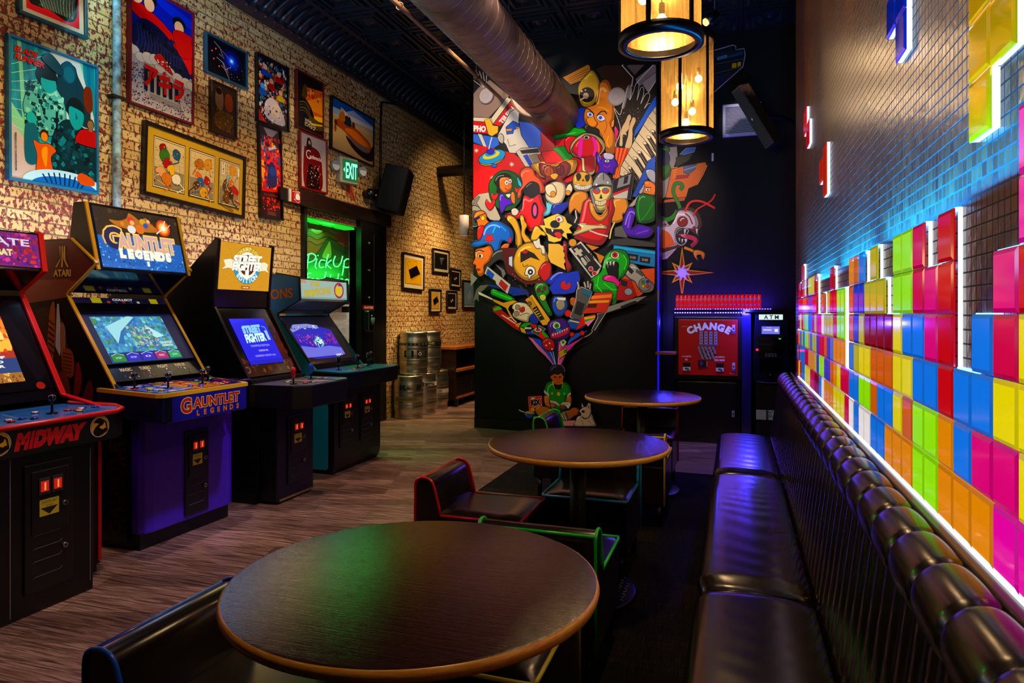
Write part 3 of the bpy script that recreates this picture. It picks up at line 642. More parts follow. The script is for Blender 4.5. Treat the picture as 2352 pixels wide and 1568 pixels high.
# ================================================================== FRAMED PICTURES
def frame_fit(c):
    P = [onx(u, v, WX + .035) for u, v in c]                      # TL TR BR BL
    a = ((P[1] - P[0]) + (P[2] - P[3])) / 2; b_ = ((P[0] - P[3]) + (P[1] - P[2])) / 2
    ctr = (P[0] + P[1] + P[2] + P[3]) / 4; w_, h_ = a.length, b_.length
    ang = (math.atan2(a.z, a.y) + math.atan2(-b_.y, b_.z)) / 2
    return ctr, w_, h_, ang
def poster(corners, label, fcol, fw, draw, mat_=None, mw=0, glossy=.28, gmat=None):
    c, w_, h_, ang = frame_fit(corners)
    t = thing('framed_poster', label, 'poster', (WX, c.y, c.z - h_ / 2))
    ux = Vector((0, math.cos(ang), math.sin(ang))); uy = Vector((0, -math.sin(ang), math.cos(ang))); X = Vector((1, 0, 0))
    def bx(b, u0, v0, u1, v1, d0, d1, col):
        q = [c + ux * u + uy * v + X * (d - .035) for d in (d0, d1) for u, v in ((u0, v0), (u1, v0), (u1, v1), (u0, v1))]
        b.add(q, [(0, 3, 2, 1), (4, 5, 6, 7), (0, 1, 5, 4), (1, 2, 6, 5), (2, 3, 7, 6), (3, 0, 4, 7)], col)
    W, H = w_ / 2, h_ / 2; b = B(fcol)
    bx(b, -W, -H, W, -H + fw, .0, .04, fcol); bx(b, -W, H - fw, W, H, .0, .04, fcol); bx(b, -W, -H + fw, -W + fw, H - fw, .0, .04, fcol); bx(b, W - fw, -H + fw, W, H - fw, .0, .04, fcol)
    b.done('frame', t, gmat or PV(.3), bev=.002)
    iw, ih = w_ - 2 * fw, h_ - 2 * fw
    if mat_:
        b = B(mat_); bx(b, -iw / 2, -ih / 2, iw / 2, ih / 2, .012, .022, mat_); b.done('mat_board', t, PV(.5)); iw -= 2 * mw; ih -= 2 * mw
    o = c - ux * iw / 2 - uy * ih / 2 + X * (.024 - .035)
    a = Art(o, ux, uy, iw, ih, step=.0001, sat=1.25); a.rect(0, 0, a.W, 1, '#202020'); draw(a, a.W); a.done('print', t, PV(glossy, coat=.15)); return t
def d_pink(a, W):
    a.rect(0, 0, W, 1, '#d0103c'); a.blob([(.05 * W, .12), (.2 * W, .5), (.5 * W, .95), (.9 * W, .9), (.97 * W, .3), (.8 * W, .05), (.4 * W, .12)], '#0b0d0c')
    a.scatter(.1 * W, .1, .9 * W, .9, 150, .01, .05, ['#0e4a3c', '#1d6a58', '#050505', '#3b0d1a', '#0a2020'], 5, 4)
    for i in range(24): a.line([(W * (.25 + .03 * i), .85 - .01 * (i % 5)), (W * (.2 + .03 * i), .3), (W * (.3 + .025 * i), .12)], .006, '#66a890' if i % 2 else '#e8e0d0')
def d_teal(a, W):
    a.rect(0, 0, W, 1, '#0f7f8c')
    for i in range(14): a.poly([(W * (-.1 + .09 * i), 1), (W * (-.06 + .09 * i), 1), (W * (.02 + .09 * i), .2), (W * (-.03 + .09 * i), .2)], ['#2ba7a4', '#1a8f9c', '#7fc8a0', '#0e6c80'][i % 4])
    a.poly([(0, .55), (.3 * W, .3), (.3 * W, .12), (0, .38)], '#8fd0a0'); a.poly([(0, .42), (.42 * W, .08), (.5 * W, 0), (0, 0)], '#c9b8ac')
    a.poly([(.45 * W, 1), (.8 * W, 1), (.98 * W, .6), (W, .2), (.75 * W, .3), (.55 * W, .7)], '#cfd0c4')
    for i in range(8): a.line([(0, .8 - .06 * i), (W * .5, 1 - .1 * i)], .003, '#bfe8e0')
    a.blob([(.55 * W, .9), (.62 * W, .96), (.74 * W, .95), (.78 * W, .88), (.92 * W, .7), (.9 * W, .5), (.6 * W, .6), (.52 * W, .75)], '#06323c'); a.ell(.66 * W, .89, .06, .085, '#0a4a58'); a.ell(.665 * W, .875, .045, .06, '#0c5e6c')
    a.blob([(.14 * W, .5), (.2 * W, .68), (.34 * W, .76), (.5 * W, .74), (.62 * W, .6), (.58 * W, .42), (.34 * W, .36)], '#5fa99a', .004); a.scatter(.15 * W, .38, .6 * W, .74, 160, .008, .03, ['#0a3c40', '#2c7c74', '#8fd0b4', '#04222a'], 8, 4)
    a.ell(.40 * W, .80, .085, .09, '#08191c'); a.ell(.42 * W, .755, .06, .075, '#2f9a98'); a.blob([(.3 * W, .8), (.4 * W, .84), (.52 * W, .8), (.48 * W, .785), (.36 * W, .78)], '#08191c')
    a.blob([(.44 * W, .1), (.46 * W, .36), (.58 * W, .5), (.72 * W, .52), (.92 * W, .45), (1.0 * W, .3), (1.0 * W, .02), (.6 * W, .06)], '#052a30', .004); a.scatter(.46 * W, .06, .98 * W, .46, 150, .008, .04, ['#0a4650', '#1b7a80', '#02161a', '#0c3a4a'], 9, 4)
    a.ell(.74 * W, .62, .075, .09, '#06181a'); a.blob([(.66 * W, .62), (.72 * W, .63), (.84 * W, .60), (.82 * W, .5), (.74 * W, .46), (.67 * W, .52)], '#2f9896'); a.poly([(.74 * W, .6), (.77 * W, .55), (.74 * W, .54)], '#0c5c60')
    a.blob([(.85 * W, .80), (.90 * W, .83), (.95 * W, .80), (.96 * W, .66), (.9 * W, .62), (.84 * W, .7)], '#6a2a14'); a.bust(.93 * W, .50, .22, '#8a6a4a', '#40201a', '#b01c14')
    a.ell(.22 * W, .46, .035, .045, '#3fa8a0'); a.blob([(.16 * W, .14), (.15 * W, .38), (.2 * W, .42), (.28 * W, .4), (.3 * W, .16)], '#0c5c6c')
    a.ell(.365 * W, .36, .033, .042, '#3a1408'); a.ell(.365 * W, .345, .026, .034, '#e08a30'); a.blob([(.28 * W, .06), (.28 * W, .2), (.24 * W, .3), (.32 * W, .29), (.42 * W, .3), (.5 * W, .26), (.44 * W, .2), (.46 * W, .07)], '#d86418', .003); a.blob([(.33 * W, .22), (.36 * W, .27), (.4 * W, .26), (.38 * W, .12)], '#f0a040')
    a.rect(.50 * W, .44, .525 * W, .56, '#04141a')
    a.ell(.62 * W, .0, .34, .12, '#bfe8f4'); a.ell(.62 * W, -.02, .28, .09, '#1a68b0'); 
    for i in range(9): a.line([(W * (.34 + .065 * i), .10 - .002 * (i - 4) ** 2), (W * (.40 + .05 * i), .01)], .012, '#0a2a50')
    a.blob([(.75 * W, .08), (.8 * W, .13), (.95 * W, .1), (.97 * W, .05), (.82 * W, .04)], '#c85a18'); 
    a.blob([(.34 * W, .93), (.44 * W, .98), (.58 * W, .9), (.56 * W, .84), (.42 * W, .88)], '#0d3a44', .003)
    a.text('BLADE', .17 * W, .93, .042, '#b81c1c', w=.25 * W, bold=.04, shear=.25); a.text('RUNNER', .21 * W, .875, .042, '#b81c1c', w=.33 * W, bold=.04, shear=.25)
    a.text('MAN HAS MADE HIS MATCH... NOW IT\'S HIS PROBLEM', .05 * W, .19, .012, '#0a0a0a', w=.27, rot=PI / 2, bold=.03)
def d_red(a, W):
    a.rect(0, 0, W, 1, '#b9b2ae'); a.poly([(0, .52), (0, 1), (W, 1), (W, .40), (.6 * W, .45)], '#0b1c7c')
    a.blob([(.3 * W, 1), (.6 * W, .98), (W, .93), (W, .86), (.55 * W, .9)], '#142a9a')
    a.blob([(0, .93), (.15 * W, .86), (.45 * W, .80), (.7 * W, .73), (W, .78), (W, .45), (.85 * W, .5), (.5 * W, .68), (.2 * W, .72), (0, .78)], '#c01018', .004)
    a.blob([(0, .52), (.05 * W, .66), (.2 * W, .74), (.45 * W, .72), (.7 * W, .62), (.95 * W, .45), (.9 * W, .36), (.5 * W, .4), (.2 * W, .42)], '#0a0f3c', .004)
    a.scatter(.08 * W, .42, .85 * W, .7, 170, .006, .03, ['#02030a', '#15205c', '#0c1440', '#05070f'], 4, 4)
    for i in range(14): a.line([(.1 * W + .05 * W * i, .68 - .012 * i), (.13 * W + .05 * W * i, .55), (.08 * W + .055 * W * i, .45)], .003, '#3c4c98')
    a.ell(.08 * W, .92, .07, .08, '#d8a078', .003); a.ell(.27 * W, .93, .085, .07, '#0a0a0a'); a.ell(.28 * W, .88, .055, .06, '#d8a078', .003)
    a.ell(.77 * W, .85, .075, .055, '#0a0a0a'); a.ell(.77 * W, .81, .055, .06, '#d8a078', .003); a.blob([(.68 * W, .77), (.95 * W, .78), (W, .6), (.8 * W, .56), (.7 * W, .66)], '#b01018', .003)
    for (x, y, r) in ((.05, .44, .05), (.15, .40, .05), (.27, .42, .06), (.38, .43, .06), (.5, .40, .05), (.62, .38, .05), (.75, .35, .06), (.9, .34, .06), (.98, .33, .05), (.45, .37, .05)): a.ell(x * W, y, r * 1.1, r * .8, '#cfc8c0', .003, '#6a6460')
    a.scatter(0, .02, .25 * W, .36, 170, .004, .011, ['#30207c', '#14144c', '#8a1420', '#0c0c2c'], 6, 4); a.scatter(.75 * W, .0, W, .3, 150, .004, .011, ['#30207c', '#14144c', '#8a1420', '#0c0c2c'], 7, 4); a.scatter(.2 * W, .0, .8 * W, .1, 90, .004, .01, ['#30207c', '#14144c', '#8a1420'], 8, 4)
    for i in range(6): a.rect(W * (.2 + .1 * i), .14, W * (.255 + .1 * i), .33 - .01 * i, '#0c0c1c')
    a.blob([(.36 * W, .46), (.46 * W, .50), (.6 * W, .42), (.66 * W, .36), (.55 * W, .38), (.4 * W, .42)], '#a81420', .003); a.scatter(.4 * W, .38, .62 * W, .46, 30, .004, .012, ['#e06a60', '#600a10', '#fff'], 2, 4)
    a.text('アキラ', .53 * W, .255, .15, '#c8141c', w=.66 * W, bold=.05, rot=-.08)
    for i in range(6): a.line([(.28 * W, .125 - .009 * i), (.8 * W, .115 - .009 * i)], .0035, '#3c3c44')
def d_ship(a, W):
    a.rect(0, 0, W, 1, '#02030a'); 
    for r, c in ((.34, '#04082c'), (.25, '#081464'), (.16, '#1234a8'), (.09, '#3f7ae0'), (.045, '#c8e4ff')): a.ell(.62 * W, .58, r * 1.2, r, c)
    for q in ('.18,.9 .32,.8 .42,.55 .30,.62', '.24,.5 .42,.42 .5,.2 .36,.34', '.40,.40 .56,.02 .50,.34'): a.line([(u * W, v) for u, v in ps(q)], .012, '#c8a89c')
    a.line([(.2 * W, .88), (.55 * W, .62)], .008, '#8090b0'); a.line([(.45 * W, .25), (.6 * W, .4)], .01, '#a0a0b0')
    for (x, y) in ((.13, .62), (.17, .42), (.3, .28), (.22, .72)): a.ell(x * W, y, .03, .03, '#b01818'); a.ell(x * W, y, .014, .014, '#ffb0a0')
    a.scatter(.3 * W, .1, .95 * W, .6, 50, .004, .016, ['#a0b8e8', '#405080', '#e8e8ff', '#101838'], 3, 4)
def d_dim(a, W):
    a.rect(0, 0, W, 1, '#2a1a10'); a.blob([(.15 * W, .6), (.2 * W, .9), (.4 * W, .93), (.5 * W, .7), (.4 * W, .45)], '#6a4a34', .004); a.ell(.3 * W, .86, .09, .07, '#120a08'); a.blob([(.55 * W, .6), (.6 * W, .85), (.85 * W, .85), (.9 * W, .6), (.75 * W, .5)], '#7a3420', .004)
    a.blob([(.1 * W, .3), (.3 * W, .45), (.8 * W, .48), (.95 * W, .3), (.7 * W, .12), (.2 * W, .1)], '#4a3414', .004); a.scatter(.05 * W, .05, .95 * W, .5, 150, .006, .03, ['#6a4818', '#20283c', '#0a0806', '#8a6a30', '#4a2010'], 12, 4)
def d_triptych(a, W):
    a.rect(0, 0, W, 1, '#b8984c')
    for i, x0 in enumerate((.065, .40, .715)):
        x0 *= W; x1 = x0 + (.30, .27, .24)[i] * W; a.rect(x0, .10, x1, .88, '#14100a'); a.rect(x0 + .010, .115, x1 - .010, .865, '#e8d8b0'); a.rect(x0 + .02, .13, x1 - .02, .85, '#14100a'); X0, X1 = x0 + .026, x1 - .026; w_ = X1 - X0
        a.rect(X0, .14, X1, .84, '#cbb88e'); a.rect(X0, .14, X1, .42, '#8a8064')
        for k in range(7): a.line([(X0 + w_ * k / 6, .42), (X0 + w_ * k / 6, .78)], .004, '#a08c5c')
        for k in range(5): a.line([(X0, .45 + k * .07), (X1, .45 + k * .07)], .004, '#a08c5c')
        R = [[('#8a1c10', .25, .72, .10), ('#3a6a2c', .32, .62, .11), ('#9a2414', .42, .50, .10), ('#24506c', .72, .70, .09), ('#d8a070', .2, .36, .10), ('#e0b040', .55, .44, .09), ('#c87838', .42, .28, .12), ('#e8e0cc', .75, .30, .10)],
             [('#a86a30', .4, .66, .12), ('#c89048', .75, .70, .11), ('#d8702c', .35, .46, .08), ('#2c5c90', .42, .38, .10), ('#a82c1c', .7, .42, .09), ('#d8a040', .6, .22, .10), ('#4a3018', .25, .3, .08)],
             [('#d89850', .65, .72, .10), ('#a8301c', .8, .38, .11), ('#4c3a1c', .4, .42, .14), ('#7fb0d0', .45, .56, .09), ('#c87830', .55, .50, .09), ('#6a4420', .35, .24, .10), ('#2c2418', .6, .28, .08)]][i]
        rr = random.Random(i + 3)
        for (c_, u, v, r) in R:
            cx, cy = X0 + u * w_, v
            a.blob([(cx + r * (.6 + .5 * rr.random()) * math.cos(k * 1.05), cy + r * (.6 + .5 * rr.random()) * math.sin(k * 1.05)) for k in range(6)], c_, .004, '#1a1008')
            a.line([(cx, cy), (cx + rr.uniform(-.16, .16), cy - .12), (cx + rr.uniform(-.2, .2), cy - .2)], .022, c_)
        a.scatter(X0, .16, X1, .8, 80, .004, .02, ['#1a140c', '#c8a060', '#8a2010', '#e8dcc0', '#38506a'], 20 + i, 4)
        a.scatter(X0, .15, X1, .24, 14, .01, .022, ['#2c2820', '#4a4436'], 30 + i, 4)
    a.rect(.74 * W, .62, .77 * W, .82, '#efe8d4'); a.rect(.925 * W, .66, .945 * W, .80, '#efe8d4')
    for k in range(4): a.text('武三勇子'[k], .755 * W, .795 - .048 * k, .03, '#14100a', bold=.02)
def d_crowd(a, W):
    a.rect(0, 0, W, 1, '#0a0a0e'); a.scatter(.04 * W, .16, .96 * W, .97, 420, .012, .05, ['#7a1410', '#123a8a', '#0b5a7a', '#c8a078', '#9a6a2c', '#d8d0c8', '#3a1a4a', '#14502c', '#b8481c', '#05050a', '#05050a'], 31, 5)
    for (x, y, c1, c2) in ((.25, .86, '#1a3a8a', '#caa080'), (.7, .84, '#8a1414', '#caa080'), (.45, .68, '#7a1c14', '#b88868'), (.15, .55, '#1c4a9a', '#5090d0'), (.75, .56, '#b8a040', '#caa080')): a.ell(x * W, y, .05, .045, c2, .003); a.blob([(x * W - .09, y - .13), (x * W - .06, y - .05), (x * W + .06, y - .05), (x * W + .09, y - .13)], c1, .003)
    a.blob([(.25 * W, .1), (.22 * W, .3), (.4 * W, .42), (.6 * W, .40), (.8 * W, .26), (.9 * W, .08), (.6 * W, .04)], '#c8b8b4', .004); a.blob([(.4 * W, .2), (.5 * W, .33), (.7 * W, .3), (.65 * W, .16)], '#d8c0a0'); a.poly([(0, 0), (0, .2), (.15 * W, .08), (.3 * W, .0)], '#c83a10'); a.scatter(.1 * W, .03, .9 * W, .3, 60, .006, .03, ['#e8b070', '#8080a8', '#f0e8e0', '#402020'], 9, 4)
def d_tall(a, W):
    a.rect(0, 0, W, 1, '#140606'); a.poly([(0, .28), (0, .72), (.4 * W, .92), (W, .70), (W, .3)], '#c8380c'); a.poly([(.2 * W, .98), (.9 * W, .98), (.5 * W, .86)], '#8a8080')
    a.scatter(.02 * W, .32, .98 * W, .9, 210, .01, .05, ['#e8701c', '#c81c10', '#f0a030', '#2c2c7c', '#1c4c8c', '#0a0408', '#e83c2c', '#7a1408'], 41, 5)
    a.blob([(.35 * W, .36), (.4 * W, .56), (.6 * W, .62), (.78 * W, .52), (.75 * W, .36)], '#14205c', .004); a.ell(.6 * W, .52, .06, .05, '#1c3c8a'); a.text('MARVEL', .62 * W, .78, .03, '#e8e0d8', w=.4 * W, rot=.35, bold=.04); a.rect(.1 * W, .02, .92 * W, .27, '#160406')
    a.scatter(.08 * W, .08, .92 * W, .22, 110, .008, .022, ['#b01c10', '#e0501c', '#400808'], 44, 4); a.text('VS. CAPCOM', .5 * W, .25, .02, '#a02418', w=.7 * W, bold=.03)
    for i in range(3): a.line([(.3 * W, .065 - .014 * i), (.7 * W, .06 - .014 * i)], .004, '#a06050')
def d_train(a, W):
    a.rect(0, 0, W, 1, '#120a06'); a.poly([(.35 * W, .3), (.3 * W, .78), (W, .85), (W, .28)], '#c05a14'); a.poly([(.4 * W, .55), (W, .75), (W, .40), (.5 * W, .4)], '#e08a24'); a.poly([(.5 * W, .3), (W, .36), (W, .26), (.4 * W, .22)], '#e8b434')
    a.scatter(.4 * W, .6, .95 * W, .8, 40, .01, .05, ['#b0300c', '#e0a060', '#7a1c08'], 3, 5); a.blob([(.02 * W, .3), (.05 * W, .5), (.2 * W, .58), (.42 * W, .52), (.6 * W, .38), (.65 * W, .2), (.3 * W, .12), (.08 * W, .16)], '#0a0907', .004)
    for i in range(4): a.line([(.1 * W, .46 - .05 * i), (.3 * W, .5 - .055 * i), (.5 * W, .40 - .05 * i)], .014, ['#7a6a4a', '#3a4038', '#8a5a24', '#50503c'][i], sm=4)
    a.blob([(.18 * W, .58), (.25 * W, .78), (.35 * W, .82), (.38 * W, .62)], '#4a3414'); a.poly([(.3 * W, .12), (.5 * W, .3), (W, .22), (W, .1), (.6 * W, .04)], '#4a3a14'); a.poly([(.5 * W, .16), (W, .22), (W, .19), (.55 * W, .12)], '#c8a838')
    a.text('カウボーイ', .5 * W, .17, .045, '#d8d0b8', w=.42 * W, rot=-.10, bold=.03); a.text('ビバップ', .5 * W, .095, .06, '#d8d0b8', w=.42 * W, rot=-.10, bold=.04)
def d_cloak(a, W):
    a.rect(0, 0, W, 1, '#b7aaa2'); a.rect(0, 0, W, .02, '#8a1418'); a.blob([(.16 * W, .02), (.14 * W, .70), (.24 * W, .77), (.36 * W, .80), (.62 * W, .78), (.76 * W, .70), (.84 * W, .45), (.80 * W, .03)], '#6a0a10', .004)
    a.blob([(.24 * W, .74), (.26 * W, .92), (.34 * W, .95), (.42 * W, .90), (.42 * W, .76)], '#2c0a0a'); a.ell(.345 * W, .855, .035, .045, '#b8a090'); a.poly([(.3 * W, .83), (.34 * W, .76), (.39 * W, .83)], '#3a201a')
    a.blob([(.24 * W, .02), (.26 * W, .3), (.38 * W, .5), (.52 * W, .32), (.55 * W, .03)], '#100606'); a.blob([(.55 * W, .04), (.5 * W, .26), (.62 * W, .48), (.72 * W, .3), (.74 * W, .05)], '#200608')
    a.scatter(.26 * W, .06, .78 * W, .5, 90, .005, .022, ['#c8a898', '#8a1418', '#080404', '#e8d8c8', '#4a0a0c'], 17, 4)
    a.text('C', .30 * W, .64, .17, '#e8dcd4', bold=.0); a.text('astlevania', .58 * W, .615, .075, '#e8dcd4', w=.46 * W, bold=.02); a.line([(.74 * W, .74), (.82 * W, .70), (.78 * W, .80), (.84 * W, .77)], .008, '#3a3a2a')
def d_desert(a, W):
    a.rect(0, 0, W, 1, '#b89a6c'); a.poly([(0, .68), (0, 1), (W, 1), (W, .72), (.5 * W, .66)], '#8fa4bc'); a.poly([(0, .82), (0, 1), (.55 * W, 1), (.3 * W, .84)], '#1c4a8c'); a.poly([(.35 * W, 1), (W, 1), (W, .86)], '#24508c'); a.poly([(.2 * W, .9), (.4 * W, .82), (W, .84), (W, .76), (.3 * W, .72)], '#d8ccb8'); a.poly([(0, .66), (0, .7), (.5 * W, .70), (W, .74), (W, .62)], '#c8a878')
    a.blob([(.32 * W, .38), (.45 * W, .2), (.7 * W, .08), (.92 * W, .06), (W, .14), (W, .42), (.9 * W, .30), (.6 * W, .26)], '#20120c')
    a.blob([(.10 * W, .50), (.14 * W, .62), (.34 * W, .66), (.6 * W, .60), (.85 * W, .50), (.95 * W, .40), (.9 * W, .24), (.72 * W, .2), (.5 * W, .28), (.3 * W, .44)], '#9a4a20', .005); a.blob([(.3 * W, .5), (.5 * W, .56), (.8 * W, .46), (.9 * W, .36), (.7 * W, .34), (.45 * W, .42)], '#c87040'); a.blob([(.38 * W, .42), (.6 * W, .34), (.86 * W, .32), (.88 * W, .25), (.72 * W, .21), (.52 * W, .29)], '#5a5458', .004)
    a.line([(.62 * W, .60), (.78 * W, .42), (.92 * W, .34)], .008, '#40180a'); a.ell(.5 * W, .66, .06, .06, '#5a2a14', .004); a.ell(.09 * W, .54, .05, .06, '#4a2010', .004); a.ell(.08 * W, .42, .04, .07, '#8a4020', .004)
    a.blob([(.28 * W, .60), (.3 * W, .76), (.42 * W, .78), (.44 * W, .6)], '#1c2430'); a.blob([(.16 * W, .62), (.18 * W, .78), (.26 * W, .84), (.3 * W, .66)], '#a86838'); a.ell(.22 * W, .84, .04, .04, '#c89868'); a.ell(.37 * W, .80, .03, .035, '#c8a078')
PO = [(([(43, -150), (200, -75), (200.5, 91), (43, 28)]), 'pink and black print in a cream mat, cut off by the photo top', '#0e4c58', .02, d_pink, '#c9bd98', .035),
      (([(18, 74.6), (225.5, 152.6), (226.5, 448), (21.5, 411)]), 'big teal movie poster in a blue frame at far left', '#1c6f94', .016, d_teal, None, 0),
      (([(297, -55), (446, 31.5), (445.5, 288), (298.5, 235.5)]), 'poster with red Japanese letters and confetti in a dark red frame', '#6a1018', .016, d_red, None, 0),
      (([(474, 72), (569, 121), (569, 205.6), (474, 166)]), 'dark blue space picture in a teal frame', '#0f4258', .014, d_ship, None, 0),
      (([(487.5, 182.5), (545, 207), (544, 319), (485, 302)]), 'small dim brown picture under the blue space picture', '#24160e', .012, d_dim, None, 0),
      (([(333, 276), (566, 360), (561, 502), (328, 446)]), 'wide black frame with three fight scenes on a gold mat', '#070605', .028, d_triptych, None, 0),
      (([(590.5, 120), (663.7, 155.7), (664.7, 306), (593, 276)]), 'crowded comic poster in a black frame above the tall narrow one', '#070607', .012, d_crowd, None, 0),
      (([(595.4, 280.3), (647.5, 298), (650, 506.4), (599.6, 500)]), 'tall narrow orange and red comic poster', '#0d0708', .014, d_tall, None, 0),
      (([(682, 155.7), (743.8, 191.5), (744.4, 316.8), (682.6, 292.4)]), 'orange sunset train poster with Japanese title in a dark red frame', '#581012', .014, d_train, None, 0),
      (([(689, 299), (751.6, 321.6), (752.5, 448.5), (691.4, 429)]), 'dark red cloaked figure poster directly above the door header', '#7a1014', .014, d_cloak, None, 0),
      (([(762.3, 216.6), (859.9, 274.5), (859, 384), (761.3, 340.5)]), 'desert picture of an orange hover car above the EXIT sign', '#0a0a0a', .016, d_desert, None, 0)]
for (c_, lb, fc, fw, dr, mt, mw) in PO: poster(c_, lb, fc, fw, dr, mt, mw)
def small(col, kind):
    def d(a, W):
        a.rect(0, 0, W, 1, '#0a0a0a'); a.rect(.012, .012, W - .012, .988, col)
        if kind == 0:
            a.poly([(.2 * W, .55), (.7 * W, .78), (.95 * W, .42), (.35 * W, .12)], '#0b0604'); a.poly([(.32 * W, .20), (.93 * W, .46), (.95 * W, .42), (.35 * W, .12)], '#a8783a'); a.line([(.25 * W, .6), (.12 * W, .8), (.3 * W, .9), (.4 * W, .66)], .012, '#3a2410', sm=4); a.line([(.5 * W, .7), (.5 * W, .92), (.72 * W, .9), (.62 * W, .74)], .012, '#3a2410', sm=4)
        elif kind == 1: a.rect(.1 * W, .1, .9 * W, .9, '#0c0b0c'); a.blob([(.45 * W, .5), (.4 * W, .7), (.7 * W, .74), (.6 * W, .5), (.52 * W, .25)], '#3a3a3c'); a.line([(.4 * W, .68), (.75 * W, .7)], .015, '#8a8a88')
        elif kind == 2: a.rect(.05 * W, .05, .95 * W, .95, '#1a1210'); a.poly([(.3 * W, .45), (.6 * W, .62), (.7 * W, .52), (.4 * W, .34)], '#c8b8a8'); a.poly([(.36 * W, .46), (.58 * W, .58), (.62 * W, .53), (.42 * W, .4)], '#1a1210')
        else: a.poly([(.25 * W, .4), (.55 * W, .7), (.8 * W, .45), (.5 * W, .15)], '#8090a0', .01); a.line([(.3 * W, .3), (.7 * W, .8)], .01, '#b8c4cc')
    return d
FAR = [(([(927, 580), (976, 587.4), (973.5, 666), (926, 663.6)]), 'largest far frame with a tilted black bag print on yellow', '#c29648', 0, '#c8b48c', .06),
       (([(995.8, 570), (1033, 576), (1032, 628), (996, 625.7)]), 'dark square photo frame, highest of the far cluster', '#141214', 1, '#a89878', .045),
       (([(1036, 616.6), (1060, 618.9), (1058, 661.3), (1036.4, 659)]), 'small black frame right of the dark square photo', '#1a1210', 2, '#b8a888', .035),
       (([(989, 662.5), (1013.6, 664.8), (1014, 717), (989, 717)]), 'small frame with a black diamond print, lowest left of the far cluster', '#b08a4c', 0, '#c0ac84', .035),
       (([(1028, 667.6), (1051, 667.6), (1049.7, 711.6), (1028.6, 711.6)]), 'small frame with a white clip print, lowest middle of the far cluster', '#141010', 2, '#b8a888', .035),
       (([(1064.7, 642), (1094, 646), (1094, 706), (1064.7, 708)]), 'grey blue print in a frame half hidden by the mural wall', '#6c8090', 3, '#a8a49c', .03)]
for (c_, lb, col, k, mt, mw) in FAR: poster(c_, lb, '#0a0807', .016, small(col, k), mt, mw)
# ================================================================== ARCADE MACHINES
GL = PV(.08, coat=.0); SIDE = PV(.33); TRIM = PV(.3)
def seg_art(p, q, y0, y1, off=.004, **k):
    """picture plane on the slope from p (low x,z) to q (high x,z), y0..y1 wide"""
    o = Vector((p[0], y0, p[1])); uy = Vector((q[0] - p[0], 0, q[1] - p[1])); nrm = Vector((0, 1, 0)).cross(uy.normalized())
    return Art(o + nrm * off, (0, 1, 0), uy, y1 - y0, uy.length, **k)
def slab(b, p, q, y0, y1, th, col=None):
    d = Vector((q[0] - p[0], q[1] - p[1])).normalized(); n_ = Vector((d.y, -d.x)) * -1
    n_ = Vector((-d.y, d.x)) if (-d.y) < 0 else Vector((d.y, -d.x)) * -1
    P = [p, q, (q[0] + n_.x * th, q[1] + n_.y * th), (p[0] + n_.x * th, p[1] + n_.y * th)]
    return b.prism(P, 'y', y0, y1, col)
def stick(t, x, y, z, col='#0a0a0a', bat=False):
    s = B('#101010').cyl((x, y, z), (x, y, z + .006), .026, n=16).cyl((x, y, z), (x, y, z + .07), .006, n=8)
    s.done('joystick_shaft', t, PV(.25, .6))
    h = B(col)
    if bat: h.lathe([(0, .04), (.010, .045), (.014, .07), (.019, .10), (.017, .118), (.008, .126), (0, .127)], (x, y, z), 14)
    else: h.ball((x, y, z + .08), .018)
    h.done('joystick_ball', t, PV(.15, coat=.5))
def button(t, x, y, z, col): B('#101010').cyl((x, y, z), (x, y, z + .004), .019, n=14).cyl((x, y, z), (x, y, z + .010), .014, .013, n=14, col=col).done('button', t, PV(.2, coat=.4))
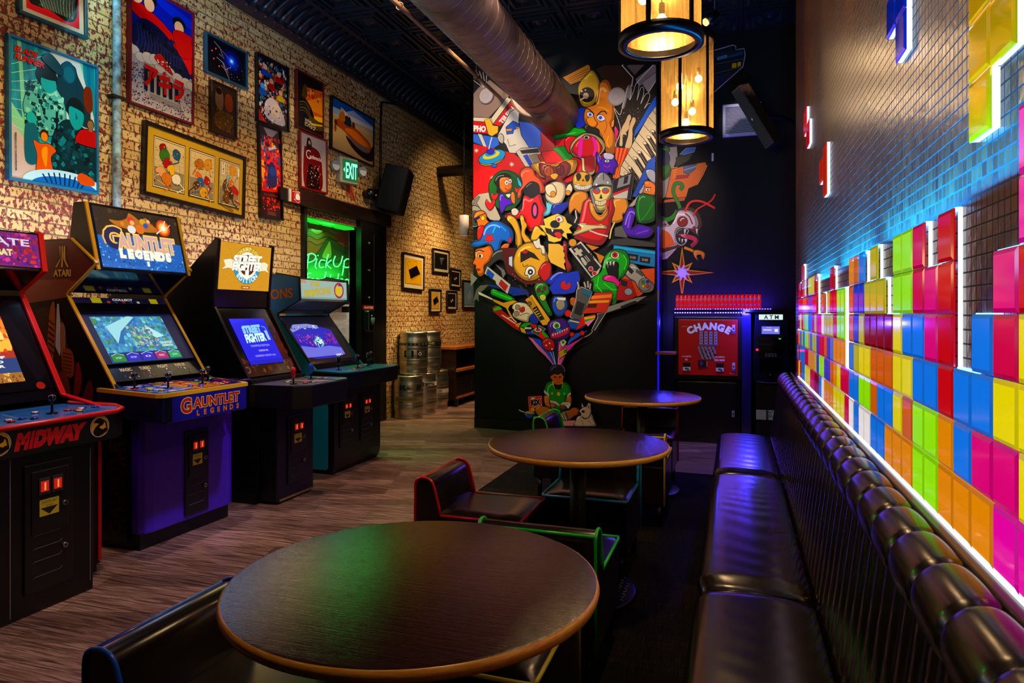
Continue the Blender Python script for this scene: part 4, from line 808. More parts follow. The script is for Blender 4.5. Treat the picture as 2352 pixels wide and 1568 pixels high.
def coin_door(t, X, y0, y1, z0, z1, rounded=.04, col='#0b0b0b', doors=1):
    d = B(col).box(X, y0, z0, X + .012, y1, z1).done('coin_door', t, PV(.35), bev=rounded * .3, seg=3)
    W_, H_ = y1 - y0, z1 - z0
    B('#161616').box(X + .012, y0 + W_ * .12, z0 + H_ * .45, X + .018, y1 - W_ * .12, z1 - H_ * .06).done('coin_panel', d, PV(.3), bev=.006)
    for i in (0, 1):
        yy = y0 + W_ * (.26 + .27 * i); B('#6a6460').box(X + .018, yy - .003, z1 - H_ * .25, X + .024, yy + W_ * .20 + .003, z1 - H_ * .12).done('slot_frame', d, PV(.3, .8))
        B('#f02010').box(X + .024, yy + W_ * .02, z1 - H_ * .225, X + .028, yy + W_ * .17, z1 - H_ * .145).done('coin_light', d, PV(emit=.55))
        B('#ffa050').box(X + .028, yy + W_ * .08, z1 - H_ * .215, X + .029, yy + W_ * .11, z1 - H_ * .155).done('coin_slot', d, PV(emit=.8))
    a = Art((X + .0185, y0 + W_ * .27, z1 - H_ * .42), (0, 1, 0), (0, 0, 1), W_ * .40, H_ * .13); a.rect(0, 0, a.W, 1, '#c8b428'); a.poly([(.05 * a.W, .5), (.95 * a.W, .5), (.5 * a.W, .05)], '#1a1608'); a.text('QUARTER ONLY', a.W / 2, .82, .16, '#1a1608', w=a.W * .8); a.text('TO PLAY', a.W / 2, .6, .13, '#1a1608', w=a.W * .4)
    a.done('price_sticker', d, PV(.5))
    for zz in (z1 - H_ * .36, z0 + H_ * .30): B('#a8a49a').cyl((X + .012, y1 - W_ * .20, zz), (X + .024, y1 - W_ * .20, zz), .013, n=14).cyl((X + .012, y1 - W_ * .20, zz), (X + .026, y1 - W_ * .20, zz), .005, n=8, col='#1a1a1a').done('lock', d, PV(.25, .9))
    b = B('#5a5650')
    for zz in (z0 + H_ * .44, z0 + H_ * .34, z0 + H_ * .24, z0 + H_ * .12): b.tube([(X + .013, y0 + W_ * .15, zz - .006), (X + .014, y0 + W_ * .2, zz), (X + .014, y1 - W_ * .3, zz), (X + .013, y1 - W_ * .25, zz + .01)], .0012, 5)
    b.done('return_tray_line', d, PV(.4)); return d
def profile_sides(t, prof, y0, y1, col, th=.02, art=None, mat=None):
    for i, (a0, a1) in enumerate(((y0, y0 + th), (y1 - th, y1))):
        o = B(col).prism(prof, 'y', a0, a1).done('side_panel', t, mat or SIDE)
        if art and i == 0: art(o)
def tmold(t, pts, ys, col, wdt=.022):
    for y in ys:
        b = B(col)
        for i in range(len(pts) - 1):
            p, q = pts[i], pts[i + 1]; d = Vector((q[0] - p[0], 0, q[1] - p[1])); L = d.length; d.normalize(); nn = Vector((-d.z, 0, d.x))
            c = Vector(((p[0] + q[0]) / 2, y, (p[1] + q[1]) / 2)); R_ = Matrix((d, (0, 1, 0), nn)).transposed()
            b.obox(c, (L / 2 + .004, wdt / 2, .006), R_)
        b.done('edge_trim', t, TRIM, bev=.002)

# ------------------------------------------------------------------ purple machine (second from left)
t = thing('arcade_cabinet', 'purple arcade machine with yellow edges and glowing blue marquee', 'arcade machine', (-3.8, 3.48, 0), 'arcade machines along the brick wall')
Y0, Y1 = 3.10, 3.855
sp_ = [(-4.38, .05), (-3.42, .05), (-3.42, .93), (-3.53, .985), (-3.885, 1.50), (-3.885, 1.53), (-3.675, 1.69), (-3.675, 1.72), (-3.86, 1.86), (-4.38, 1.86)]
def g_side(o):
    a = Art(fn=lambda u, v: Vector((u, Y0, v)), nrm=lambda u, v: Vector((0, -1, 0)), step=.0003, clip=(-4.37, .06, -3.3, 1.86))
    a.poly([(-4.36, 1.85), (-3.87, 1.85), (-3.69, 1.705), (-3.69, 1.69), (-3.87, 1.55), (-4.36, 1.5)], '#5a1008')
    a.poly([(-4.36, 1.62), (-3.78, 1.60), (-3.9, 1.5), (-4.36, 1.45)], '#7a3424')
    cx, cz = -3.93, 1.74
    for s_ in (-1, 0, 1):
        a.poly([(cx + s_ * .020 - .007, cz + .075), (cx + s_ * .020 + .007, cz + .075), (cx + s_ * .022 + .007, cz - .01), (cx + s_ * .05 + .006, cz - .055), (cx + s_ * .05 - .012, cz - .055), (cx + s_ * .012 - .007, cz)], '#c8a038', .003)
    a.text('ATARI', cx, cz - .09, .040, '#c8a038', w=.145, bold=.04, out='#100804', ow=.04); a.text('GAMES', cx, cz - .135, .018, '#a84818', w=.14)
    a.blob([(-4.2, 1.40), (-4.0, 1.44), (-3.93, 1.36), (-3.88, 1.2), (-3.8, 1.05), (-3.95, .98), (-4.1, 1.1), (-4.25, 1.2)], '#3a1a10')
    a.poly([(-3.97, 1.46), (-3.955, 1.46), (-3.93, 1.2), (-3.95, 1.14), (-3.985, 1.2)], '#b0a8a4')
    a.blob([(-4.03, 1.42), (-3.99, 1.46), (-3.99, 1.2), (-4.02, 1.08), (-4.05, 1.2)], '#9a4c1c'); a.blob([(-3.94, 1.34), (-3.9, 1.3), (-3.91, 1.1), (-3.94, 1.16)], '#8a5a34'); a.blob([(-3.92, 1.18), (-3.84, 1.16), (-3.84, 1.02), (-3.92, 1.04)], '#8a3a1c')
    for i in range(6): a.line([(-4.04, 1.36 - .035 * i), (-3.99, 1.33 - .035 * i)], .008, '#2a1208'); a.line([(-3.92, 1.16 - .022 * i), (-3.845, 1.15 - .022 * i)], .005, '#4a1808')
    a.blob([(-3.95, 1.02), (-3.88, 1.02), (-3.84, .8), (-3.88, .62), (-3.94, .8)], '#6a2c14'); a.blob([(-3.80, 1.1), (-3.76, 1.0), (-3.80, .82), (-3.74, .7), (-3.83, .8)], '#7a1810'); a.blob([(-3.7, 1.0), (-3.67, .9), (-3.75, .7), (-3.77, .85)], '#5a1020')
    a.text('GAUNTLET', -3.50, .40, .085, '#3a0c04', w=.62, rot=PI / 2, bold=.02, out='#5a2a14', ow=.012); a.text('LEGENDS', -3.435, .42, .035, '#4a1808', w=.5, rot=PI / 2)
    a.done('side_picture', o, PV(.35))
profile_sides(t, sp_, Y0, Y1, '#0a0508', art=g_side)
tmold(t, [(-3.86, 1.86), (-3.675, 1.72), (-3.665, 1.705), (-3.675, 1.69), (-3.885, 1.53), (-3.893, 1.515), (-3.885, 1.50), (-3.53, .985), (-3.50, .94)], (Y0 + .008, Y1 - .008), '#c89a14')
# marquee box
b = B('#060506').prism([(-3.665, 1.665), (-3.765, 2.085), (-3.86, 2.085), (-3.92, 1.665)], 'y', Y0 + .012, Y1 - .012); mb = b.done('marquee_box', t, PV(.35), bev=.008)
for y in (Y0 + .02, Y1 - .02): tmold(t, [(-3.762, 2.08), (-3.662, 1.67)], (y,), '#c89a14')
a = seg_art((-3.664, 1.685), (-3.757, 2.066), Y0 + .05, Y1 - .05, .003); W = a.W
a.rect(0, 0, W, 1, '#0d5fb8'); a.poly([(0, .52), (0, 1), (W, 1), (W, .50), (.5 * W, .58)], '#2a1c14'); a.scatter(0, 0, W, .5, 260, .008, .03, ['#2f8ae0', '#0b4a98', '#6ab8f0', '#0a3a80'], 3, 5); a.scatter(0, .7, W, 1, 40, .01, .05, ['#3c2414', '#1a0f0c', '#4a3420'], 4)
a.blob([(.16 * W, .8), (.22 * W, .72), (.34 * W, .68), (.5 * W, .66), (.74 * W, .7), (.66 * W, .82), (.6 * W, .92), (.52 * W, .86), (.46 * W, .92), (.40 * W, .96), (.36 * W, .86), (.26 * W, .80)], '#b86a14')
for (x, y, r, c_) in ((.41, .84, .07, '#d83818'), (.42, .80, .045, '#ffb070'), (.55, .84, .06, '#d8a020'), (.58, .78, .05, '#1c50b0'), (.5, .70, .09, '#e06a18'), (.40, .68, .08, '#f0e0d8'), (.30, .76, .04, '#e0801c'), (.66, .76, .05, '#c86a18'), (.62, .86, .035, '#ffb878')): a.ell(x * W, y, r, r * .9, c_)
for r, c_ in ((.15, '#c8380c'), (.12, '#ff6a14'), (.09, '#ffc050'), (.05, '#fff4d8')): a.ell(.80 * W, .78, r, r, c_)
a.line([(.84 * W, .92), (.79 * W, .77), (.7 * W, .66)], .02, '#f4ecd8'); a.line([(.9 * W, .86), (.82 * W, .74)], .012, '#e8d8c0')
a.text('G', .165 * W, .50, .33, '#1c1a4c', bold=.05, out='#ffc24a', ow=.06); a.text('AUNTLET', .56 * W, .455, .25, '#d8a8a0', w=.70 * W, bold=.04, out='#ffd060', ow=.06)
for i, c_ in enumerate('LEGENDS'): a.text(c_, (.24 + .092 * i) * W, .25, .13, '#fffce8', bold=.06, out='#f8f0c8', ow=.06)
a.text('II', .52 * W, .10, .07, '#f0f4ff', bold=.08); a.done('marquee', t, PV(emit=1.05))
b = B('#120a30'); slab(b, (-3.885, 1.53), (-3.69, 1.675), Y0 + .02, Y1 - .02, .02, '#0a1030'); b.done('hood', t, PV(.12, coat=.6))
b = B('#0a0a10'); slab(b, (-3.818, 1.402), (-3.885, 1.50), Y0 + .02, Y1 - .02, .02); b.prism([(-3.93, 1.5), (-4.2, 1.5), (-4.2, .9), (-3.58, .9)], 'y', Y0 + .02, Y1 - .02, '#060608'); b.done('screen_surround', t, PV(.2))
a = seg_art((-3.86, 1.462), (-3.885, 1.498), Y0 + .02, Y1 - .02, .006); a.rect(0, 0, a.W, 1, '#0a0a30'); W = a.W
a.text('COLLECT', .5 * W, .7, .34, '#e8e8e0', w=.22 * W, bold=.05)
for i in range(5): a.ell((.34 + .08 * i) * W, .25, .28, .22, ['#b8401c', '#303060', '#a81c1c', '#203050', '#c8c8a0'][i])
a.rect(.17 * W, .05, .27 * W, .95, '#c8b814'); a.rect(.80 * W, .05, .89 * W, .95, '#c8b814'); a.done('bezel_card', t, PV(emit=.55))
B('#0c2c7c').prism([(-3.87, 1.44), (-3.855, 1.40), (-3.88, 1.38), (-3.90, 1.42)], 'y', Y0 + .05, Y1 - .05).done('bezel', t, PV(.2, coat=.5))
a = seg_art((-3.625, 1.085), (-3.842, 1.40), Y0 + .02, Y1 - .02, .010); W = a.W; a.rect(0, 0, W, 1, '#08123c')
x0, x1 = .09 * W, .86 * W; a.clip = (x0, .02, x1, .92)
a.rect(x0, 0, x1, 1, '#2f8cc0'); a.scatter(x0, .05, x1, .92, 420, .02, .07, ['#3fa6c8', '#5cc0c8', '#2a7a70', '#4a8a48', '#1c5aa8', '#7ad0d8', '#3c6cc0', '#5a9a58'], 5, 5)
a.poly([(.2 * W, .72), (.48 * W, .93), (.54 * W, .90), (.36 * W, .62), (.24 * W, .38)], '#9fe0e8'); a.poly([(.24 * W, .38), (.30 * W, .36), (.35 * W, .6), (.56 * W, .88), (.54 * W, .9), (.33 * W, .62)], '#1c6ab0'); a.poly([(.62 * W, .74), (.78 * W, .50), (.68 * W, .46), (.60 * W, .6)], '#b8ecf0')
a.scatter(.4 * W, .3, .66 * W, .72, 110, .015, .05, ['#4c8a7c', '#7ac0a0', '#3c6890', '#8a70a0', '#c8c890'], 9, 5); a.scatter(.52 * W, .3, .8 * W, .45, 30, .01, .03, ['#d0a0c8', '#e8d8f0', '#5a3c90'], 3)
a.text('GAUNTLET', .76 * W, .36, .045, '#c8f0d0', w=.15 * W, bold=.05); a.text('LEGENDS', .76 * W, .30, .04, '#c8f0d0', w=.13 * W, bold=.05); a.rect(x0, .02, x1, .20, '#101c6c')
for i, c_ in enumerate(['#1c8a30', '#2a1cc0', '#2a1cc0', '#b01c6c', '#14a858']):
    a.rect(x0 + (i + .06) * (x1 - x0) / 5, .03, x0 + (i + .94) * (x1 - x0) / 5, .17, c_); a.line([(x0 + (i + .1) * (x1 - x0) / 5, .15), (x0 + (i + .5) * (x1 - x0) / 5, .19), (x0 + (i + .9) * (x1 - x0) / 5, .15)], .012, '#a8c8f0')
    a.text(['STEP', 'BUY NEW', '0', 'PRESS', 'JOIN'][i], x0 + (i + .5) * (x1 - x0) / 5, .10, .035, '#e8f0ff', w=.06 * W)
a.done('screen', t, PV(emit=1.0))
a = seg_art((-3.545, .985), (-3.63, 1.07), Y0 + .02, Y1 - .02, .004); W = a.W; a.rect(0, 0, W, 1, '#08081c')
for i, s_ in enumerate(('MAGIC', 'TURBO', 'FIGHT', 'POWER UPS')): a.text(s_, (.2 + .2 * i) * W, .75, .2, '#d8d098', w=.12 * W, bold=.04); a.scatter((.14 + .2 * i) * W, .1, (.28 + .2 * i) * W, .6, 14, .03, .09, ['#e8e8f0', '#8a2020', '#3050c0', '#101010'], i + 2)
a.done('instruction_card', t, PV(.3))
# control console
CZ = .94
top = [(-3.58, Y0 - .02), (-3.30, Y0 - .06), (-3.06, Y0 - .09), (-2.96, Y0 - .02), (-2.93, 3.30), (-2.98, 3.62), (-3.08, 3.80), (-3.30, Y1 + .05), (-3.58, Y1 + .02)]
top = [(-3.60, 3.06), (-3.02, 2.925), (-2.985, 2.94), (-2.985, 3.61), (-3.02, 3.64), (-3.60, 3.90)]
b = B('#141048'); b.prism(top, 'z', .80, CZ, '#0c0a34'); cons = b.done('control_panel', t, PV(.3), bev=.004)
B('#c89a14').prism([(x * 1 + (.006 if x > -3.3 else 0), y + (-.006 if y < 3.4 else .006)) for x, y in top], 'z', CZ - .004, CZ + .018).done('yellow_rim', cons, TRIM)
a = Art(fn=lambda u, v: Vector((u, v, CZ + .0185)), nrm=lambda u, v: Vector((0, 0, 1)), step=.0003, clip=(-3.6, 2.9, -2.99, 3.9))
a.poly([(x - .02 if x > -3.3 else x, y + (.02 if y < 3.4 else -.02)) for x, y in top], '#2a1050'); R = random.Random(2)
a.poly([(-3.5, 3.08), (-3.03, 2.98), (-3.02, 3.2), (-3.4, 3.3)], '#2f7ac8'); a.poly([(-3.45, 3.3), (-3.02, 3.2), (-3.02, 3.45), (-3.45, 3.55)], '#e07818'); a.scatter(-3.5, 3.05, -3.03, 3.28, 60, .01, .04, ['#7fd0f0', '#f0f4ff', '#c82848', '#1c3ca0'], 3); a.scatter(-3.5, 3.28, -3.03, 3.56, 60, .01, .04, ['#ffc030', '#f05a14', '#c81c30', '#fff0c0'], 4); a.scatter(-3.5, 3.56, -3.05, 3.8, 50, .01, .04, ['#5a1c80', '#3a1048', '#8a2c3c'], 5)
a.line([(-3.0, 3.22), (-3.5, 3.34)], .016, '#c8a014'); a.line([(-3.0, 3.44), (-3.5, 3.52)], .016, '#c8a014'); a.done('panel_picture', cons, PV(.2, coat=.3))
for (x, y) in ((-3.36, 3.10), (-3.18, 3.17), (-3.16, 3.42), (-3.30, 3.62)): stick(cons, x, y, CZ + .018)
for (x, y, c_) in ((-3.2, 3.06, '#c8b014'), (-3.26, 3.1, '#c8b014'), (-3.12, 3.06, '#c8b014'), (-3.08, 3.32, '#1c40c8'), (-3.14, 3.30, '#1c40c8'), (-3.34, 3.30, '#1c40c8'), (-3.06, 3.52, '#d0281c'), (-3.12, 3.56, '#d0281c'), (-3.10, 3.48, '#d0281c'), (-3.24, 3.50, '#14a068'), (-3.34, 3.56, '#14a068'), (-3.36, 3.70, '#14a068'), (-3.30, 3.40, '#c8281c')): button(cons, x, y, CZ + .019, c_)
B('#141070').box(-3.03, 2.96, .79, -2.980, 3.60, .935).done('console_front', cons, PV(.25, coat=.3), bev=.006)
a = Art((-2.9795, 2.96, .795), (0, 1, 0), (0, 0, 1), .64, .135, step=.0002); W = a.W
a.rect(0, 0, W, 1, '#14107c'); a.rect(0, 0, .06 * W, 1, '#08080c'); a.text('G', .22 * W, .60, .60, '#b01c10', bold=.03, out='#d8c050', ow=.04); a.text('AUNTLET', .60 * W, .64, .42, '#b01c10', w=.60 * W, bold=.03, out='#d8c050', ow=.045)
for i, c_ in enumerate('LEGENDS'): a.text(c_, (.36 + .085 * i) * W, .20, .22, '#c8601c', bold=.03, out='#d8b040', ow=.02)
a.done('console_lettering', cons, PV(.3))
# purple front shell
front = [(-3.42, 3.13), (-3.38, 3.105), (-3.34, 3.10), (-3.305, 3.125), (-3.29, 3.17), (-3.285, 3.5), (-3.285, 3.80), (-3.30, 3.84), (-3.34, 3.855), (-3.42, 3.855)]
B('#3a12a0').prism(front, 'z', .10, .80).done('front_shell', t, m_noise('purple_plastic', '#3a14a8', '#4a1cc4', .34, scale=120, bmp=.1, dist=.001), bev=.006)
B('#050505').prism([(-4.36, 3.12), (-3.34, 3.12), (-3.33, 3.84), (-4.36, 3.84)], 'z', 0, .10).done('plinth', t, PV(.5))
coin_door(t, -3.285, 3.40, 3.60, .13, .66, .16, '#08080a')
# ------------------------------------------------------------------ black machine with the gold round marquee
t = thing('arcade_cabinet', 'black arcade machine with a gold marquee holding a round emblem and a blue title screen', 'arcade machine', (-3.8, 4.42, 0), 'arcade machines along the brick wall')
Y0, Y1 = 4.12, 4.76
pr = [(-4.38, .06), (-3.32, .06), (-3.30, .86), (-3.38, .93), (-3.722, 1.46), (-3.722, 1.58), (-3.62, 1.585), (-3.655, 1.955), (-3.70, 1.955), (-4.38, 1.53)]
pr = [(-4.38, .06), (-3.32, .06), (-3.30, .86), (-3.40, .93), (-3.705, 1.45), (-3.705, 1.575), (-3.665, 1.955), (-3.69, 1.965), (-4.38, 1.33)]
profile_sides(t, pr, Y0, Y1, '#070608', mat=PV(.3, coat=.2))
tmold(t, [(-3.69, 1.965), (-3.66, 1.955), (-3.70, 1.575), (-3.70, 1.45), (-3.395, .93)], (Y0 + .008, Y1 - .008), '#0e0c10', .024)
b = B('#08080a'); slab(b, (-3.705, 1.45), (-3.705, 1.575), Y0 + .02, Y1 - .02, .02, '#0a0a16'); b.prism([(-3.70, 1.575), (-3.68, 1.95), (-4.1, 1.6), (-4.1, 1.575)], 'y', Y0 + .02, Y1 - .02); b.prism([(-3.42, .91), (-3.725, 1.45), (-4.1, 1.45), (-4.1, .91)], 'y', Y0 + .02, Y1 - .02); b.done('inner_body', t, PV(.18))
a = seg_art((-3.698, 1.585), (-3.668, 1.945), Y0 + .03, Y1 - .03, .006); W = a.W; a.rect(0, 0, W, 1, '#d8961c'); a.scatter(0, 0, W, 1, 700, .003, .009, ['#7a4c0c', '#f0bc40', '#a86a10', '#ffd060'], 6, 4)
cx, cy = .52 * W, .55; R_ = .40
a.ell(cx, cy, R_ * 1.08, R_ * 1.02, '#caa018', .006); q = [(cx + R_ * 1.08 * math.cos(t_), cy + R_ * 1.02 * math.sin(t_)) for t_ in (PI + PI * i / 20 for i in range(21))]; a.poly(q, '#2a9cc0', .006); a.ell(cx, cy, R_ * .80, R_ * .72, '#fff8e0'); 
a.poly([(.06 * W, .62), (.18 * W, .66), (.30 * W, .62), (.30 * W, .42), (.16 * W, .46), (.04 * W, .42), (.10 * W, .5)], '#fff0c8', .005); a.poly([(.95 * W, .62), (.86 * W, .66), (.74 * W, .62), (.74 * W, .42), (.88 * W, .46), (.97 * W, .42), (.93 * W, .5)], '#fff0c8', .005)
a.ell(cx, cy, R_ * .62, R_ * .56, '#5a2410', .005); a.text('STREET', cx, cy + .12, .17, '#fffdf0', w=.56 * W, rot=.04, bold=.07, out='#4a1c0c', ow=.02, shear=.2); a.text('FIGHTER', cx + .02, cy - .02, .17, '#fffdf0', w=.60 * W, rot=.04, bold=.07, out='#4a1c0c', ow=.02, shear=.2); a.text('II', cx, cy - .2, .16, '#fffdf0', bold=.08)
for i, c_ in enumerate('CHAMPION'):
    th = (i - 3.5) * .27; a.text(c_, cx + math.sin(th) * R_ * .95, cy + math.cos(th) * R_ * .88, .085, '#f4dc88', rot=-th, bold=.03)
for i, c_ in enumerate('EDITION'):
    th = (i - 3) * .27; a.text(c_, cx + math.sin(th) * R_ * .93, cy - math.cos(th) * R_ * .86, .10, '#e8f8ff', rot=th, bold=.04)
a.rect(.42 * W, .03, .58 * W, .09, '#a82c10'); a.text('CAPCOM', .5 * W, .06, .03, '#fff0d0', w=.12 * W, bold=.04); a.done('marquee', t, PV(emit=1.0))
sl = Vector((-3.705 + 3.40, 0, 1.45 - .93)); 
a = seg_art((-3.40, .935), (-3.70, 1.445), Y0 + .02, Y1 - .02, -.012); W = a.W; a.rect(0, 0, W, 1, '#08060a'); a.scatter(.02 * W, .02, .98 * W, .28, 50, .02, .06, ['#5a2410', '#7a3414', '#3a1408', '#8a6a30', '#1a0a08'], 3, 6); a.scatter(.82 * W, .1, .99 * W, .9, 40, .02, .06, ['#4a140c', '#6a2010', '#2a0c08', '#14100c'], 4, 6); a.ell(.06 * W, .1, .05, .05, '#8a7a6a'); a.ell(.06 * W, .1, .03, .03, '#14100c'); a.done('bezel_picture', t, PV(.12, coat=.5))
a = seg_art((-3.40, .935), (-3.70, 1.445), Y0 + .02, Y1 - .02, -.006); W = a.W; a.clip = (.14 * W, .16, .80 * W, .84)
a.rect(0, 0, W, 1, '#1418d8'); a.rect(.14 * W, .16, .8 * W, .22, '#1014b8'); a.poly([(.14 * W, .84), (.8 * W, .84), (.8 * W, .78), (.5 * W, .82), (.14 * W, .76)], '#1a20e8')
a.text('STREET', .47 * W, .68, .10, '#7fc8e8', w=.36 * W, rot=.05, bold=.06, shear=.2, out='#c0e8ff', ow=.012); a.text('FIGHTER', .47 * W, .55, .11, '#c8f0f4', w=.40 * W, rot=.05, bold=.06, shear=.2, out='#58b0d8', ow=.012); a.text('II', .72 * W, .58, .13, '#a0d0f8', w=.05 * W, bold=.05); a.line([(.68 * W, .72), (.74 * W, .70), (.75 * W, .62)], .014, '#58a8e0')
a.text('CHAMPION EDITION', .48 * W, .43, .030, '#a8b0f0', w=.36 * W); a.text('©CAPCOM 1992', .5 * W, .355, .026, '#e8d8e8', w=.18 * W); a.text('LICENSED BY CAPCOM  U.S.A.', .5 * W, .28, .026, '#c0b8e8', w=.40 * W); a.done('screen', t, PV(emit=1.15))
CZ = .885
pan = [(-3.40, 4.13), (-3.30, 4.08), (-3.00, 4.10), (-2.90, 4.20), (-2.90, 4.66), (-2.98, 4.76), (-3.40, 4.77)]
cons = B('#0a0a0a').prism(pan, 'z', .72, CZ).done('control_panel', t, PV(.35), bev=.008)
a = Art(fn=lambda u, v: Vector((u, v, CZ + .0005)), nrm=lambda u, v: Vector((0, 0, 1)), step=.0003, clip=(-3.39, 4.09, -2.91, 4.76)); a.poly([(x + (-.008 if x > -3.2 else 0), y + (.008 if y < 4.4 else -.008)) for x, y in pan], '#6a6470'); a.scatter(-3.38, 4.12, -2.92, 4.75, 500, .003, .007, ['#3a3640', '#8a8490', '#54505c'], 3, 4)
a.poly([(-3.24, 4.36), (-3.24, 4.46), (-2.95, 4.52), (-2.95, 4.38)], '#c08a14'); a.poly([(-2.91, 4.54), (-3.1, 4.60), (-3.30, 4.66), (-3.36, 4.76), (-2.98, 4.76), (-2.91, 4.68)], '#4c4c50'); a.done('panel_picture', cons, PV(.3, coat=.2))
stick(cons, -3.06, 4.20, CZ, '#c01408', True); stick(cons, -3.16, 4.56, CZ, '#1440d0', True)
for (x, y, c_) in ((-3.00, 4.26, '#d02818'), (-3.03, 4.30, '#d02818'), (-2.98, 4.33, '#d8b020'), (-3.02, 4.36, '#2038b0'), (-3.16, 4.27, '#d8d8d0'), (-3.20, 4.31, '#c8a820'), (-3.22, 4.37, '#d8d8d0'), (-3.10, 4.60, '#d02818'), (-3.14, 4.63, '#d8b020'), (-3.08, 4.64, '#d8b020'), (-3.12, 4.67, '#2038b0')): button(cons, x, y, CZ + .001, c_)
B('#060606').box(-4.36, Y0 + .02, 0, -3.34, Y1 - .02, .91).done('lower_body', t, PV(.4)); B('#080708').box(-3.34, 4.17, 0.02, -3.18, 4.62, .74).done('front_panel', t, PV(.35), bev=.006); B('#8a6a3c').box(-3.183, 4.20, .018, -3.178, 4.60, .034).done('worn_edge', t, PV(.6))
coin_door(t, -3.18, 4.29, 4.52, .12, .64, .05, '#0a0a0a')
# ------------------------------------------------------------------ blue and teal machine
t = thing('arcade_cabinet', 'teal and black arcade machine with a low pale marquee in front of the doorway', 'arcade machine', (-3.8, 5.5, 0), 'arcade machines along the brick wall')
Y0, Y1 = 5.10, 5.90
pr = [(-4.38, .04), (-3.38, .04), (-3.34, .08), (-3.34, .80), (-3.44, .86), (-3.53, .95), (-3.88, 1.375), (-3.88, 1.40), (-3.655, 1.52), (-3.665, 1.72), (-3.90, 1.76), (-4.38, 1.66)]
def s_side(o):
    a = Art(fn=lambda u, v: Vector((u, Y0, v)), nrm=lambda u, v: Vector((0, -1, 0)), step=.0003, clip=(-4.37, .06, -3.3, 1.76), ol=.003); a.poly([(-4.37, 1.2), (-4.37, 1.65), (-3.9, 1.75), (-3.675, 1.712), (-3.668, 1.525), (-3.88, 1.41)], '#1c6ab0')
    a.text('SIMPSONS', -3.98, 1.57, .085, '#c8681c', w=.52, bold=.03, out='#140a08', ow=.015, rot=.06); a.done('side_picture', o, PV(.4))
profile_sides(t, pr, Y0, Y1, '#0c7488', art=s_side)
tmold(t, [(-3.90, 1.762), (-3.66, 1.722), (-3.65, 1.52), (-3.88, 1.40), (-3.875, 1.375), (-3.53, .945)], (Y0 + .008, Y1 - .008), '#0a0a0e', .02)
b = B('#0a1020'); slab(b, (-3.88, 1.40), (-3.665, 1.515), Y0 + .02, Y1 - .02, .02, '#3a3428'); b.prism([(-3.68, 1.52), (-3.69, 1.72), (-4.1, 1.74), (-4.1, 1.45), (-3.9, 1.42)], 'y', Y0 + .02, Y1 - .02); b.prism([(-3.46, .88), (-3.56, .95), (-3.90, 1.38), (-4.2, 1.38), (-4.2, .88)], 'y', Y0 + .02, Y1 - .02); b.done('inner_body', t, PV(.15, coat=.4))
a = seg_art((-3.67, 1.535), (-3.675, 1.705), Y0 + .02, Y1 - .02, .008); W = a.W; a.rect(0, 0, W, 1, '#a8c4b8'); a.rect(0, .02, W, .09, '#7fa8a0')
a.text('THE', .30 * W, .80, .24, '#e0c01c', w=.20 * W, bold=.03, out='#6a5010', ow=.012, rot=.04); a.text('SIMPSONS', .36 * W, .38, .34, '#e0c01c', w=.56 * W, bold=.03, out='#6a5010', ow=.012, rot=.10); a.rect(0, .84, .12 * W, .97, '#d8701c'); a.text('KONAMI', .07 * W, .905, .07, '#fff0d0', w=.08 * W)
a.ell(.82 * W, .52, .50, .45, '#c01c30'); a.ell(.82 * W, .52, .38, .34, '#a8c4b8'); a.blob([(.75 * W, .30), (.74 * W, .6), (.79 * W, .76), (.86 * W, .74), (.88 * W, .5), (.86 * W, .28)], '#e8c81c'); a.poly([(.79 * W, .78), (.84 * W, .92), (.88 * W, .76)], '#5a28a0'); a.done('marquee', t, PV(emit=.85))
a = seg_art((-3.58, .965), (-3.86, 1.365), Y0 + .02, Y1 - .02, .006); W = a.W; a.rect(0, 0, W, 1, '#06060e'); a.clip = (.02 * W, .02, .84 * W, .86)
q = [(.02 * W, .70), (.12 * W, .80), (.3 * W, .83), (.6 * W, .78), (.84 * W, .68), (.84 * W, .10), (.6 * W, .05), (.2 * W, .06), (.04 * W, .14)]; a.poly(q, '#1c18b8')
a.poly([(.02 * W, .72), (.12 * W, .83), (.4 * W, .84), (.6 * W, .80), (.6 * W, .73), (.3 * W, .76), (.04 * W, .66)], '#8a90d8'); a.scatter(.05 * W, .72, .56 * W, .80, 24, .01, .035, ['#c03050', '#e8f0ff', '#3c50a0', '#50c8e0'], 2)
a.poly([(.04 * W, .10), (.04 * W, .36), (.3 * W, .30), (.6 * W, .32), (.84 * W, .26), (.84 * W, .1)], '#6c70e0'); a.scatter(.06 * W, .34, .8 * W, .60, 160, .012, .035, ['#b828b0', '#5a1cc8', '#301090', '#1814a0', '#c04090'], 3); a.scatter(.34 * W, .30, .54 * W, .54, 50, .015, .04, ['#a8ffe8', '#40e0a0', '#ffffff', '#20a0c0'], 4); a.scatter(.6 * W, .36, .82 * W, .62, 40, .01, .03, ['#e02838', '#b01c60', '#3018a8'], 5)
a.text('CREDIT 1', .70 * W, .10, .035, '#f0f0ff', w=.14 * W, bold=.05); a.done('screen', t, PV(emit=1.0))
area((-3.62, 5.5, 1.30), (-3.88, 5.5, 1.45), .8, (.15, .3, 1.0), .6, .1)
CZ = .905
pan = [(-3.55, Y0 + .0), (-3.20, Y0 - .10), (-3.13, Y0 - .06), (-3.10, Y0 + .10), (-3.10, Y1 - .1), (-3.14, Y1 + .06), (-3.55, Y1 + .04)]
cons = B('#06080a').prism(pan, 'z', .76, CZ - .012).prism([(x * 1.0 + .006, y) for x, y in pan], 'z', CZ - .012, CZ, '#0d6a74').done('control_panel', t, PV(.3), bev=.003)
